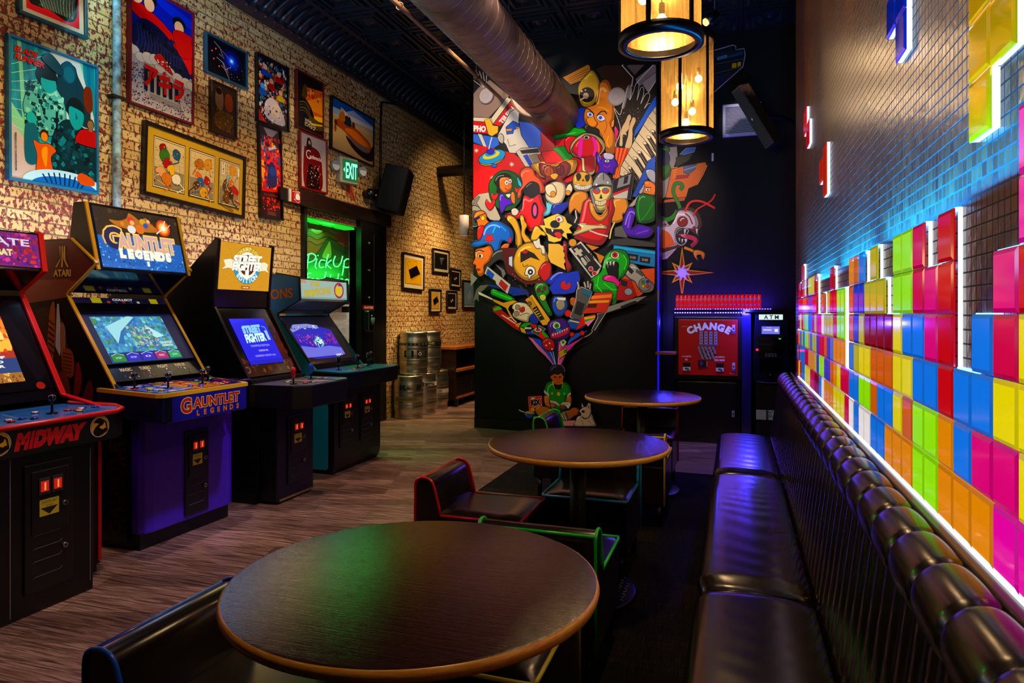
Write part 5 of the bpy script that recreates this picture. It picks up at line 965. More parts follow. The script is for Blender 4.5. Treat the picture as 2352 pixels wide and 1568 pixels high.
a = Art(fn=lambda u, v: Vector((u, v, CZ + .0003)), nrm=lambda u, v: Vector((0, 0, 1)), step=.0003, clip=(-3.5, Y0 - .09, -3.11, Y1 + .05)); a.poly([(-3.5, 5.15), (-3.2, 5.05), (-3.12, 5.3), (-3.5, 5.4)], '#1c5a98'); a.scatter(-3.45, 5.1, -3.15, 5.9, 16, .01, .02, ['#c88014', '#0a5a64', '#1cc8b8'], 4); a.done('panel_picture', cons, PV(.3))
for (x, y) in ((-3.30, 5.17), (-3.26, 5.42), (-3.30, 5.67), (-3.38, 5.86)): stick(cons, x, y, CZ, '#070707', True)
for (x, y, c_) in ((-3.2, 5.26, '#c8a014'), (-3.17, 5.30, '#b01c14'), (-3.24, 5.48, '#1c50d0'), (-3.20, 5.52, '#1c50d0'), (-3.38, 5.62, '#c8b414'), (-3.36, 5.72, '#c8d014'), (-3.32, 5.55, '#c88014')): button(cons, x, y, CZ, c_)
B('#050506').box(-4.36, Y0 + .02, 0, -3.36, Y1 - .02, .90).done('lower_body', t, PV(.4)); B('#060607').prism([(-3.36, .05), (-3.34, .0), (-3.31, .05), (-3.30, .12), (-3.30, .78), (-3.36, .78)], 'y', Y0 + .0, Y1 - .0).done('front_panel', t, PV(.35))
coin_door(t, -3.30, 5.18, 5.40, .22, .66, .05, '#0a0a0a'); coin_door(t, -3.30, 5.52, 5.74, .22, .66, .05, '#0a0a0a')
# ------------------------------------------------------------------ red edged machine at far left
t = thing('arcade_cabinet', 'black arcade machine with red edges and red front lettering, cut by the photo edge', 'arcade machine', (-3.7, 2.4, 0), 'arcade machines along the brick wall')
Y0, Y1 = 2.02, 2.82
pr = [(-4.35, .04), (-3.30, .04), (-3.30, .74), (-3.24, .76), (-3.24, .88), (-3.56, .945), (-3.87, 1.50), (-3.87, 1.54), (-3.70, 1.64), (-3.735, 1.86), (-4.35, 1.86)]
profile_sides(t, pr, Y0, Y1, '#08080a')
tmold(t, [(-3.76, 1.862), (-3.733, 1.85), (-3.70, 1.64), (-3.87, 1.535), (-3.875, 1.51), (-3.56, .95), (-3.22, .885), (-3.215, .75)], (Y0 + .008, Y1 - .008), '#c80c08', .03)
tmold(t, [(-3.295, .74), (-3.295, .06)], (Y1 - .008,), '#c80c08', .02)
b = B('#08060c'); slab(b, (-3.87, 1.53), (-3.71, 1.635), Y0 + .02, Y1 - .02, .02); b.prism([(-3.71, 1.64), (-3.745, 1.85), (-4.1, 1.85), (-4.1, 1.6)], 'y', Y0 + .02, Y1 - .02); b.prism([(-3.58, .93), (-3.89, 1.50), (-4.2, 1.5), (-4.2, .9)], 'y', Y0 + .02, Y1 - .02); b.done('inner_body', t, PV(.2, coat=.3))
a = seg_art((-3.705, 1.655), (-3.735, 1.84), Y0 + .02, Y1 - .03, .005); W = a.W; a.rect(0, 0, W, 1, '#7c1070'); a.scatter(0, 0, W, 1, 260, .03, .12, ['#a01ca0', '#5a1498', '#c8183c', '#3c0c60', '#e03890', '#8a0c30'], 5, 5); a.scatter(.5 * W, .3, .8 * W, 1, 30, .03, .09, ['#c8a8e0', '#7050b0', '#301040'], 6, 5); a.scatter(.84 * W, .1, W, .9, 40, .04, .12, ['#e02818', '#a81430', '#5c1480'], 7)
a.text('ULTIMATE', .60 * W, .72, .20, '#e8d8f0', w=.66 * W, bold=.02); a.text('MORTAL KOMBAT', .54 * W, .40, .17, '#f0e0a0', w=.52 * W, bold=.05, out='#a87c20', ow=.03); a.text('3', .62 * W, .15, .24, '#fff0d8', bold=.08); a.done('marquee', t, PV(emit=.95))
a = seg_art((-3.60, .99), (-3.86, 1.47), Y0 + .02, Y1 - .02, -.004); W = a.W; a.rect(0, 0, W, 1, '#0a080c'); a.poly([(.9 * W, .06), (.76 * W, .8), (.86 * W, .86), (.99 * W, .2)], '#141018'); a.ell(.9 * W, .04, .045, .04, '#b0241c'); a.done('bezel_picture', t, PV(.2, coat=.3))
a = seg_art((-3.60, .99), (-3.86, 1.47), Y0 + .02, Y1 - .02, -.001); W = a.W; a.clip = (.05 * W, .10, .80 * W, .90)
a.rect(0, 0, W, 1, '#d8480c'); a.scatter(0, .3, W, .9, 200, .03, .10, ['#ff8a14', '#e83c08', '#ffc030', '#b02808', '#ffe070'], 8, 5); a.rect(0, .10, W, .36, '#143c78'); a.rect(0, .10, W, .20, '#a86a1c'); a.scatter(0, .1, W, .2, 120, .01, .022, ['#e8b040', '#6a3a08', '#ffd878'], 9, 4)
for i, s_ in enumerate(('SHANG TSUNG OR', 'KAHN MAKES', 'FROM THE', 'REALMS OF', 'HAS APPOINTED', 'TO BRING', 'LIFE.ONCE A', 'RULER OF THE', 'HE IS FACED', 'CHOICE OF', 'HER FRIEND', 'BRING HER')): a.text(s_, .70 * W if i % 3 else .72 * W, .80 - .048 * i, .026, '#f0f0f0', w=(.30 + .012 * (len(s_) - 8)) * W, bold=.06, al='r')
a.done('screen', t, PV(emit=1.0))
CZ = .90
pan = [(-3.55, Y0 + .01), (-3.08, Y0 - .1), (-3.08, 2.72), (-3.13, 2.81), (-3.20, Y1 + .02), (-3.55, Y1 - .01)]
cons = B('#0a0a0c').prism(pan, 'z', .75, CZ).done('control_panel', t, PV(.35))
B('#c80c08').tube([(-3.5, Y1 - .02, CZ + .01), (-3.20, Y1 + .01, CZ - .0), (-3.11, 2.79, CZ - .005), (-3.075, 2.72, CZ - .01), (-3.075, Y0 - .1, CZ - .01)], .013, 8).done('red_rim', cons, TRIM)
a = Art(fn=lambda u, v: Vector((u, v, CZ + .0005)), nrm=lambda u, v: Vector((0, 0, 1)), step=.0003, clip=(-3.55, Y0 - .08, -3.09, Y1)); a.poly([(x - (.01 if x > -3.3 else 0), y) for x, y in pan], '#1c6aa8'); a.line([(-3.45, 2.40), (-3.12, 2.30)], .006, '#8ab0c8'); a.line([(-3.44, 2.42), (-3.42, 2.7), (-3.2, 2.74), (-3.16, 2.45), (-3.44, 2.42)], .006, '#0c3a68', sm=5); a.done('panel_picture', cons, PV(.25, coat=.3))
for (x, y) in ((-3.24, 2.50), (-3.22, 2.1)): stick(cons, x, y, CZ, '#060606')
for (x, y, c_) in ((-3.33, 2.48, '#d8d0d0'), (-3.26, 2.60, '#c81c18'), (-3.22, 2.62, '#c81c18'), (-3.18, 2.60, '#d8c018'), (-3.24, 2.66, '#e0e0e0'), (-3.28, 2.70, '#1c3cc8'), (-3.24, 2.74, '#1c3cc8'), (-3.2, 2.26, '#e0e0e0'), (-3.16, 2.24, '#c81c18'), (-3.2, 2.32, '#1c3cc8'), (-3.16, 2.35, '#1c3cc8')): button(cons, x, y, CZ + .001, c_)
a = Art((-3.0795, Y0 - .08, .755), (0, 1, 0), (0, 0, 1), .78, .135, step=.0002); W = a.W; a.rect(0, 0, W, 1, '#0c140c'); a.scatter(0, 0, W, 1, 60, .03, .2, ['#0a1c0c', '#10100a', '#081408'], 4)
a.text('MIDWAY', .56 * W, .48, .48, '#c8141c', w=.44 * W, bold=.10, shear=.22)
for cx in (.885 * W, .243 * W):
    a.ell(cx, .52, .40, .40, '#d8d0c8'); a.ell(cx, .52, .375, .375, '#0a0a0a'); a.ell(cx, .52, .36, .36, '#d89c1c')
    a.blob([(cx - .26, .70), (cx - .05, .84), (cx + .16, .74), (cx + .14, .58), (cx - .02, .50), (cx + .12, .40), (cx + .22, .44), (cx + .34, .36), (cx + .1, .2), (cx - .14, .18), (cx - .28, .34), (cx - .2, .5), (cx - .05, .62), (cx - .14, .66)], '#0c0806')
    a.line([(cx - .02, .78), (cx + .22, .68), (cx + .28, .52), (cx + .30, .3)], .06, '#0c0806', sm=4)
a.done('front_lettering', cons, PV(.35))
B('#070707').box(-4.33, Y0 + .02, 0, -3.30, Y1 - .02, .90).done('lower_body', t, PV(.4)); B('#080808').box(-3.30, Y0 - .02, .0, -3.11, 2.62, .755).done('front_panel', t, PV(.35), bev=.006)
B('#8a8880').box(-3.1095, 2.20, .02, -3.1085, 2.203, .74).box(-3.1095, 2.60, .05, -3.1085, 2.603, .72).box(-3.1095, 2.0, .748, -3.1085, 2.62, .751).done('worn_edge', t, PV(.5))
coin_door(t, -3.11, 2.26, 2.50, .10, .70, .06, '#101010')
# light from lit screens and marquees, plus spots added to brighten the cabinets
area((-3.6, 3.48, 1.8), (-1.5, 3.3, .4), 3, (.35, .55, 1.0), .7, .3); spot((-1.9, 3.3, 2.9), (-3.3, 3.48, .45), 170, (.66, .54, 1.0), 26, .7); spot((-2.2, 2.1, 3.2), (-3.95, 3.1, 1.5), 60, (1.0, .55, .45), 22, .7); spot((-2.2, 3.6, 4.2), (-3.42, 5.1, .5), 150, (.8, .95, 1.0), 11, .6)
area((-3.55, 4.45, 1.8), (-2, 4.4, .9), 2.5, (1.0, .75, .3), .6, .3); area((-3.55, 2.45, 1.75), (-3.1, 2.4, .8), 2.5, (1.0, .3, .7), .6, .3)
# ================================================================== TABLES AND CHAIRS
TX = -.757
def round_table(x, y, label):
    t = thing('round_table', label, 'table', (x, y, 0), 'round tables beside the booth')
    B().lathe([(0, .718), (.440, .718), (.452, .724), (.455, .735), (.452, .746), (.446, .7485)], (x, y, 0), 96).done('table_edge', t, EDGE)
    B().lathe([(0, .7505), (.440, .7505), (.447, .7485)], (x, y, 0), 96).done('tabletop', t, LAMIN)
    B('#2c3018').cyl((x, y, .03), (x, y, .72), .04, n=28).cyl((x, y, .69), (x, y, .718), .13, n=28, col='#0a0a0a').done('pole', t, m_noise('olive_powder_coat', '#161a0c', '#3c4420', .45, .3, 160, bmp=.3, dist=.001))
    b = B('#0e0e0e').lathe([(0, .008), (.30, .008), (.30, .018), (.28, .026), (.05, .034), (0, .034)], (x, y, 0), 48)
    R = random.Random(3)
    for i in range(-8, 9):
        for j in range(-8, 9):
            u, v = i * .034, j * .034
            if u * u + v * v < .27 ** 2 and u * u + v * v > .05 ** 2:
                zz = .0345 - (math.hypot(u, v) - .05) / .23 * .008
                b.obox((x + u, y + v, zz), (.009, .0025, .0012), Matrix.Rotation(PI / 4 if (i + j) % 2 else -PI / 4, 3, 'Z'), '#c8c8b8')
    b.done('base_plate', t, PV(.3, .6)); return t
round_table(TX, 1.53, 'nearest round dark table with a plywood edge')
round_table(TX, 3.36, 'middle round dark table between the nearest one and the one by the change machine')
round_table(-.706, 5.446, 'farthest round dark table in front of the black mural wall corner')
def make_chair(col, label):
    t = thing('lounge_chair', label, 'chair', (0, 0, 0), 'black vinyl chairs around the round tables')
    hw = .225
    bp = smooth([(-.26, .46), (-.262, .57), (-.245, .600), (-.21, .607), (-.175, .59), (-.155, .54), (-.135, .46)], 4, False)
    B().prism(bp + [(-.135, .40), (-.26, .40)], 'x', -hw, hw, sm=True).done('backrest', t, LEATHER, bev=.012, seg=3)
    b = B()
    def f(u, v):
        x = -hw + 2 * hw * u; y = -.14 + .40 * v; e = min(1, 6 * min(u, 1 - u)) ** .5; g = min(1, 6 * (1 - v)) ** .5
        return (x, y, .43 + .022 * e * g)
    b.grid(f, 24, 20); b.box(-hw, -.14, .40, hw, .26, .431); b.done('seat_cushion', t, LEATHER, bev=.004)
    B().box(-hw, -.26, .15, hw, .26, .405).done('upholstered_base', t, LEATHER, bev=.008)
    b = B(col)
    for s in (-1, 1):
        X = s * (hw + .001)
        b.tube([(X, -.262, .152), (X, -.264, .46)] + [(X, p, q + .003) for p, q in bp[2:]] + [(X, -.13, .437)], .0068, 6)
        b.tube([(X, -.13, .435), (X, .24, .434), (X * .96, .262, .434)], .0068, 6)
    b.tube([(-hw, .262, .434), (hw, .262, .434)], .0068, 6); b.tube([(-hw, -.255, .594), (hw, -.255, .594)], .0068, 6)
    b.done('piping', t, PV(.3, coat=.3))
    for sx in (-1, 1):
        for sy in (-1, 1): B('#080808').cyl((sx * .19, sy * .22, .008), (sx * .19, sy * .22, .15), .014, .02, n=12).done('leg', t, PV(.35))
    return t
RED, GRN, CYN, YEL, BLU, TEA = '#e0101c', '#10d028', '#12b0e8', '#f0e010', '#1060f0', '#10c0b0'
def chair(col, x, y, deg, label):
    t = make_chair(col, label); t.location = (x, y, 0); t.rotation_euler = (0, 0, math.radians(deg)); return t
chair(BLU, -1.206, 1.44, -90, 'black vinyl chair with blue piping left of the nearest table')
chair(TEA, -.698, 1.235, 0, 'black vinyl chair with teal piping tucked under the near side of the nearest table')
chair(YEL, -.722, 1.955, 180, 'black vinyl chair with yellow piping tucked under the far side of the nearest table')
chair(GRN, -.705, 2.675, 0, 'black vinyl chair with green piping standing between the nearest and middle tables')
chair(RED, -1.21, 3.20, -90, 'black vinyl chair with red piping left of the middle table')
chair(CYN, -.755, 3.745, 180, 'black vinyl chair with light blue piping behind the middle table')
chair('#e8c838', -.665, 4.75, 0, 'black vinyl chair with pale yellow piping just behind the middle table')
chair(GRN, -1.205, 5.20, -90, 'black vinyl chair with green piping left of the farthest table')
chair(RED, -.69, 5.63, 180, 'black vinyl chair with red piping behind the farthest table')
# ------------------------------------------------------------------ booth
t = thing('booth_bench', 'long black vinyl booth with a tufted roll along the light wall', 'booth', (.1, 3, 0))
B('#050505').box(-.06, -.8, .008, .40, 5.62, .38).done('base', t, BLACK)
for (y0, y1) in ((-.7, .70), (.70, 2.47), (2.47, 4.25), (4.25, 5.68)):
    def f(u, v, y0=y0, y1=y1):
        L = y1 - y0; yy = v * L; e = min(yy, L - yy); k = min(1, e / .09) ** .5 if e > 0 else 0
        c = [(-.10, .34), (-.125, .37), (-.135, .41), (-.125, .440), (-.10, .457), (-.06, .464), (.0, .467), (.08, .467), (.16, .462), (.24, .450), (.26, .40)]
        i = u * 10; a = int(min(i, 9)); fr = i - a; x = c[a][0] * (1 - fr) + c[a + 1][0] * fr; z = c[a][1] * (1 - fr) + c[a + 1][1] * fr
        wr = .0022 * math.sin(yy * 46 + 2.2 * math.sin(x * 16) + 3 * math.sin(yy * 5.1)) * max(0, min(1, (x + .1) / .1))
        return (x + (.03 * (1 - k) if x < -.05 else 0), y0 + yy, z - .035 * (1 - k) + wr * k * .3)
    B().grid(f, 20, 110).done('seat_cushion', t, LEATHER)
    B('#1c1812').tube([(-.095, y1 - .004, .412), (-.08, y1 - .004, .436), (0, y1 - .004, .443), (.2, y1 - .004, .436)], .005, 6).done('seat_piping', t, LEATHER)
def f(u, v):
    y = .1 + 5.55 * u; c = abs(math.sin(PI * (y) / .088)) ** .6
    z = .42 + .46 * v; x = .262 + .062 * v - .014 * c; return (x, y, z)
B().grid(f, 640, 12).done('channelled_back', t, LEATHER)
y = 1.228 - .19 * 6; n_ = 0
while y < 5.45:
    def f(u, v, y=y):
        k = math.sin(PI * min(max(v, 0), 1)) ** .35; a = -.9 + u * 3.9
        r = .061 + .007 * k; cx, cz = .367, .882
        fx = 1.0
        x = cx - math.cos(a) * r * fx; z = cz + math.sin(a) * r * 1.08
        x += 0
        return (x, y + .19 * v, z)
    B().grid(f, 26, 16).done('tufted_roll', t, LEATHER); y += .19; n_ += 1
# ledge on top of the wainscot
B('#2a1420').box(.395, -.6, .915, .437, 5.60, .952).done('trim_4', None, m_noise('plum_ledge', '#1c0c10', '#3a1c18', .25, scale=8, stretch=(8, 1, 8), bmp=.05), bev=.004)['kind'] = 'structure'
# ================================================================== ACRYLIC LIGHT WALL
K = {'r': '#d0000a', 'd': '#800004', 'm': '#e6007a', 'c': '#d80048', 'b': '#0a78f0', 'B': '#0838d8', 'y': '#f0dc00', 'l': '#c4b800', 'o': '#ee8c00', 'O': '#d86000', 'g': '#9cf400', 'w': '#fff6f0', 'M': '#f000a8'}
#            D    C    B    A    R1   R2   R3     (bottom to top), column by column away from the camera
COLS = {-5: 'Mmyyr', -4: 'MyyyrM', -3: 'MyyyrMM', -2: 'Mmycm', -1: 'ombb', 0: 'obb', 1: 'oorrrr', 2: 'ggbmm', 3: 'ggbbcc', 4: 'oOybgg', 5: 'oyyygg',
        6: 'obOd', 7: 'bbOdl', 8: 'bOOdll', 9: 'wgydl', 10: 'wgylBb', 11: 'bblBBO', 12: 'wbbOOo', 13: 'cc', 14: 'ycogg', 15: 'yyogg', 16: 'yoorr', 17: 'oOblrr', 18: 'oBBll', 19: 'oBOl',
        20: 'wgcwO', 21: 'bgcm', 22: 'dBBm', 23: 'dlllrr', 24: 'colrry', 25: 'cobbBy', 26: 'yoobBy', 27: 'yrggrd', 28: 'yrggOw', 29: 'bbblOO', 30: 'bblrrrr', 31: 'rbbyr', 32: 'yrorrr', 33: 'rbr'}
ROWZ = [.958, 1.075, 1.183, 1.291, 1.400, 1.508, 1.616, 1.724]
YS, YP = 1.481, .1115
def ty(k): return YS + YP * k
grid = {}
for k, s_ in COLS.items():
    for r_, c_ in enumerate(s_):
        if c_ != '.': grid[(k, r_)] = c_
lw = thing('light_wall', 'wall of backlit coloured square acrylic tiles above the booth', 'light wall', (.44, 3, .96))
TILE = PV(.10, 0, 1.0, .6); WHITE = PV(emit=2.2); TAPE = PV(emit=9.0)
done_ = set(); npan = 0
CNAME = {'r': 'red', 'd': 'dark red', 'm': 'magenta', 'c': 'crimson', 'b': 'blue', 'B': 'deep blue', 'y': 'yellow', 'l': 'olive yellow', 'o': 'orange', 'O': 'dark orange', 'g': 'lime green', 'w': 'white', 'M': 'bright pink'}
def panel(cells, col, parent, X=.418, mat=None, back=.444, name='acrylic_panel', lab=None, frame='#000'):
    b = B(col); rim = tuple(v * .62 for v in hx(col))
    for (y0, y1, z0, z1) in cells:
        e = .009; g = .0012
        b.box(X + .003, y0 + g, z0 + g, X + .006, y1 - g, z1 - g)
        q = [(X + .003, y0 + g, z0 + g), (X + .003, y1 - g, z0 + g), (X + .003, y1 - g, z1 - g), (X + .003, y0 + g, z1 - g)]
        p = [(X, y0 + e, z0 + e), (X, y1 - e, z0 + e), (X, y1 - e, z1 - e), (X, y0 + e, z1 - e)]
        b.add(q + p, [(4, 5, 6, 7)]); b.add(q + p, [(0, 1, 5, 4), (1, 2, 6, 5), (2, 3, 7, 6), (3, 0, 4, 7)], rim)
    o = b.done(name, parent, mat or TILE)
    if lab: o['label'] = lab
    return o
for key in sorted(grid):
    if key in done_: continue
    c_ = grid[key]; grp = [key]; done_.add(key); st = [key]
    while st and len(grp) < 4:
        k, r_ = st.pop(0)
        for nb in ((k, r_ + 1), (k + 1, r_), (k, r_ - 1), (k - 1, r_)):
            if nb in grid and nb not in done_ and grid[nb] == c_ and len(grp) < 4: grp.append(nb); done_.add(nb); st.append(nb)
    panel([(ty(k), ty(k + 1), ROWZ[r_], ROWZ[r_ + 1]) for k, r_ in grp], K[c_], lw, lab=CNAME[c_] + ' acrylic panel'); npan += 1
b = B('#f4f8ff'); tp = B('#50a8ff')
for k, s_ in COLS.items():
    n = len(s_.rstrip('.')); lo = ROWZ[0]
    zt = ROWZ[n]
    if k > -5:
        m_ = len(COLS.get(k - 1, '').rstrip('.'))
        for r_ in range(n):
            if s_[r_] != '.' and (k - 1, r_) not in grid: b.box(.429, ty(k) + .0005, ROWZ[r_], .437, ty(k) + .002, ROWZ[r_ + 1])
    if s_[n - 1] != '.': tp.box(.426, ty(k) + .004, zt - .004, .444, ty(k + 1) - .004, zt + .001)
b.box(.424, ty(13) + .01, ROWZ[0], .444, ty(14) - .004, ROWZ[5])
b.box(.418, ty(-5), .9525, .424, 5.22, .957)
b.done('white_edge', lw, WHITE); tp.done('led_tape', lw, TAPE)
b = B('#101418'); R = random.Random(4)
for yb in (ty(1) - .035, ty(6) + .01, ty(18) + .03, ty(22) + .05):
    for i in range(40): z = 1.18 + i * .0085; b.box(.4405, yb + R.uniform(0, .008), z, .4435, yb + R.uniform(.009, .014), z + .004, R.choice(['#0a0a0a', '#8a9a20', '#20303a', '#c8c030']))
b.done('strip_wiring', lw, PV(.5))
def off_glow_mat(name, base, em, mt=.55, ro=.07):  # unlit panels; the brightness they catch is added as emission
    m, n, l, bb = _new(name); bb.inputs['Base Color'].default_value = (*hx(base), 1); bb.inputs['Metallic'].default_value = mt; bb.inputs['Roughness'].default_value = ro
    bb.inputs['Emission Color'].default_value = (*hx(base), 1); bb.inputs['Emission Strength'].default_value = em; bb.inputs['Coat Weight'].default_value = .6; return m
def upper(name, label, cells, base, em):
    z0 = min(c[2] for c in cells); t = thing('acrylic_panel', label, 'wall panel', (.44, cells[0][0], z0))
    panel(cells, base, t, mat=off_glow_mat(name, base, em), name='coloured_face')
    b = B('#cfe8ff')
    for (y0, y1, a, c) in cells: b.box(.4245, y0 + .002, a + .002, .4445, y1 - .002, c - .002)
    b.done('lit_edge', t, PV(emit=1.6))
def cl(y0, z0, n, h=.11): return [(y0, y0 + .1125, z0 + h * i, z0 + h * (i + 1)) for i in range(n)]
upper('blue_acrylic', 'deep blue stepped panel high on the tiled wall, cut by the photo top', cl(2.12, 2.199, 2) + cl(2.006, 2.09, 2), '#0428b8', .35)
upper('yellow_acrylic', 'glossy yellow stepped panel high on the tiled wall reflecting bulbs', cl(1.385, 1.722, 3) + cl(1.2715, 1.828, 3), '#e0a400', .40)
upper('red_acrylic', 'farther of the two small red stepped panels on the tiled wall', [(4.62, 4.80, 2.55, 2.70), (4.46, 4.62, 2.43, 2.58)], '#d80818', .6)
upper('orange_red_acrylic', 'nearer of the two small red stepped panels on the tiled wall', [(3.76, 3.93, 2.08, 2.20), (3.63, 3.76, 1.985, 2.24)], '#e02808', .6)
# ================================================================== PENDANT LANTERNS
BULB = PV(emit=26)
def lantern(x, y, label, pix):
    t = thing('drum_pendant', label, 'lamp', (x, y, 4.5), 'brass mesh drum pendants over the tables'); r, z0, z1 = .184, 2.60, 3.30
    B('#c89a50').cyl((x, y, z0 + .02), (x, y, z1 - .02), r - .008, n=56, caps=False).done('mesh_shade', t, MESHM)
    for z in (z0, z1 - .045):
        B('#0c0806').lathe([(r - .035, 0), (r + .004, 0), (r + .004, .045), (r - .008, .045), (r - .012, .006), (r - .035, .006), (r - .035, 0)], (x, y, z), 64).done('rim', t, PV(.3, .6))
    for i in range(6):
        a = i * PI / 3 + .35; c, s = math.cos(a), math.sin(a); R_ = Matrix.Rotation(a, 3, 'Z')
        B('#0c0806').obox((x + r * c, y + r * s, (z0 + z1) / 2), (.003, .011, (z1 - z0) / 2 - .01), R_).done('strap', t, PV(.35, .6))
    B('#6a4a28').cyl((x, y, z1 - .03), (x, y, z1 - .02), r - .01, n=40).done('top_plate', t, PV(.4, .6))
    B('#0a0806').cyl((x, y, z1 - .02), (x, y, 4.58), .010).cyl((x, y, 4.55), (x, y, 4.60), .06).done('rod', t, PV(.4, .5))
    Zc = Vector((x, y, 0)).dot(_F)
    for i, (u, v, dz) in enumerate(pix):
        p = _O + ray(u, v) * (Zc + dz)
        q = Vector((p.x - x, p.y - y)); 
        if q.length > .12: q *= .12 / q.length; p.x, p.y = x + q.x, y + q.y
        s = B('#3a2410').cyl(p + Vector((0, 0, .025)), p + Vector((0, 0, .075)), .014).cyl(p + Vector((0, 0, .07)), (p.x, p.y, z1 - .03), .003, n=6).done('socket', t, PV(.4, .5))
        B('#ffc878').ball(p, .024, nu=16, nv=10).done('bulb', s, BULB)
    point((x, y, z0 + .42), 19, (1, .66, .32), .05); point((x, y, z0 + .12), 30, (1, .66, .32), .05)
lantern(-.32, 3.10, 'nearer brass mesh drum pendant lamp, cut by the photo top', [(1520, 47, -.05), (1478, -2, .04), (1500, -60, .05), (1545, -40, 0), (1560, -110, .03)])
lantern(-.32, 4.82, 'farther brass mesh drum pendant lamp with five glowing bulbs', [(1561, 199, -.04), (1604.5, 181, .03), (1551, 235, .02), (1590, 256, 0), (1576, 282, -.03)])
# ================================================================== CHANGE MACHINE, SHELF, ATM
FY = 7.65
def fp(u, v, Y=FY): return ony(u, v, Y)
t = thing('machine_cabinet', 'tall black cabinet that holds the red change machine', 'cabinet', (-.3, 7.9, 0))
B('#050507').box(-.655, FY, 0, .05, 8.08, 1.41).done('body', t, PV(.22), bev=.004)
B('#0a0a0c').box(-.60, FY - .008, .06, .0, FY, .66).done('door', t, PV(.25), bev=.003)
q = fp(1684, 950, FY - .01); B('#b8b0b0').box(q.x - .014, FY - .014, q.z - .035, q.x + .014, FY - .008, q.z + .035).cyl((q.x, FY - .02, q.z), (q.x, FY - .014, q.z), .009, n=12, col='#303030').done('lock_plate', t, PV(.3, .5))
t = thing('change_machine', 'red change machine with white arched lettering set in a black cabinet', 'change machine', (-.29, FY, .75))
p0, p1 = fp(1559, 859), fp(1694.5, 734)
B('#09090a').box(p0.x - .035, FY - .03, p0.z - .04, p1.x + .045, FY - .002, p1.z + .03).done('surround', t, PV(.3), bev=.006)
B('#b80c08').box(p0.x, FY - .045, p0.z, p1.x, FY - .03, p1.z).done('front_plate', t, PV(.32), bev=.003)
a = Art((p0.x, FY - .0455, p0.z), (1, 0, 0), (0, 0, 1), p1.x - p0.x, p1.z - p0.z, step=.0002); W = a.W
for i, c_ in enumerate('CHANGE'):
    th = (i - 2.5) * .215; a.text(c_, .525 * W + .64 * math.sin(th), .365 + .52 * math.cos(th) , .115, '#f2ece4', rot=-th, bold=.07, out='#140404', ow=.03)
for i in range(4):
    x_ = (.36 + .082 * i) * W; a.rect(x_, .56, x_ + .058 * W, .79, '#8a8a88', .004)
    for j in range(4): a.ell(x_ + .029 * W, .60 + .05 * j, .010, .013, '#101010', n=10)
    a.rect(x_ - .008, .535, x_ + .066 * W, .56, '#5a5a5c')
R = random.Random(8)
for j in range(9):
    for i in range(5):
        a.ell((.325 + .062 * i + .028 * (8 - j) * .35 + R.uniform(-.006, .006)) * W + .02, .30 + .026 * j, .026, .014, '#8a867c', .003, n=12) if (i < 4 or j > 3) else None
for (cx, s_) in ((.14, '$5'), (.70, '$5$10$20')):
    a.text('ACCEPTS', cx * W, .335, .022, '#f0d8c8', w=.16 * W, bold=.03); a.text(s_, cx * W, .28, .03, '#f0d8c8', bold=.03)
    a.rect((cx - .06) * W, .08, (cx + .07) * W, .22, '#0a0a0a'); a.rect((cx - .06) * W, .08, (cx + .07) * W, .145, '#c8c0b4'); a.ell((cx + .0) * W, .115, .03, .02, '#1a6a3a'); a.ell((cx + .03) * W, .10, .02, .02, '#30405c')
a.rect(.34 * W, .16, .49 * W, .27, '#0a0a0a'); a.rect(.37 * W, .18, .42 * W, .25, '#2c3a6c'); a.line([(.485 * W, .165), (.49 * W, .26)], .008, '#c8c8c8')
for z_ in (.78, .11): a.rect(.91 * W, z_, .955 * W, z_ + .13, '#b8b4c0'); a.ell(.932 * W, z_ + .06, .016, .02, '#2a2a3a', n=12); a.rect(.91 * W, z_ - .02, .955 * W, z_ + .02, '#3a4aa0')
a.text('Rowe', .90 * W, .05, .02, '#e0c0d0'); a.line([(.05 * W, .87), (.15 * W, .88)], .004, '#e8b0a0'); a.done('lettering', t, PV(.35))
# small wooden ledge, glowing corner guard and LED shelf
q0, q1 = fp(1505, 812, 7.42), fp(1547, 812, 7.42)
o = B('#6a4a34').box(q0.x, 7.44, q0.z - .012, q1.x + .02, 7.66, q0.z + .018).done('corner_ledge', None, OAK, bev=.003); tag(o, 'small wooden ledge on the blue lit wall corner', 'ledge')
t = thing('glowing_corner_guard', 'vertical corner guard of the mural wall, its blue reflection made to glow', 'corner guard', (-.80, 7.54, 1))
B('#1408ff').box(-.812, 7.535, .12, -.795, 7.55, 2.35).done('diffuser', t, PV(emit=.85))  # blue light reflected by the corner guard, put in as emission
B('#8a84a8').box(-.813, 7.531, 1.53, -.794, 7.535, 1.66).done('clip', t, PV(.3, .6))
t = thing('bottle_shelf', 'black wall shelf edged with violet blue LED dots above the change machine', 'shelf', (-.1, 7.8, 1.45))
s0, s1 = fp(1549, 712), fp(1772, 712)
B('#0a0818').box(s0.x, FY - .01, 1.415, s1.x, 8.09, 1.455).done('board', t, PV(.2), bev=.002)
b = B('#8c6cff'); n_ = 38
for i in range(n_):
    x = s0.x + .01 + (s1.x - s0.x - .02) * i / (n_ - 1)
    if 14 < i < 16: continue
    b.box(x - .004, FY - .017, 1.446, x + .004, FY - .010, 1.452)
    if x < .1: b.box(x - .006, FY - .017, 1.406, x + .006, FY - .010, 1.414)
b.done('led_dots', t, PV(emit=9))
B('#3020ff').box(s0.x, FY - .0105, 1.4435, s1.x, FY - .0095, 1.4545).box(s0.x, FY - .0105, 1.402, .1, FY - .0095, 1.415).done('led_tape', t, PV(emit=1.0))
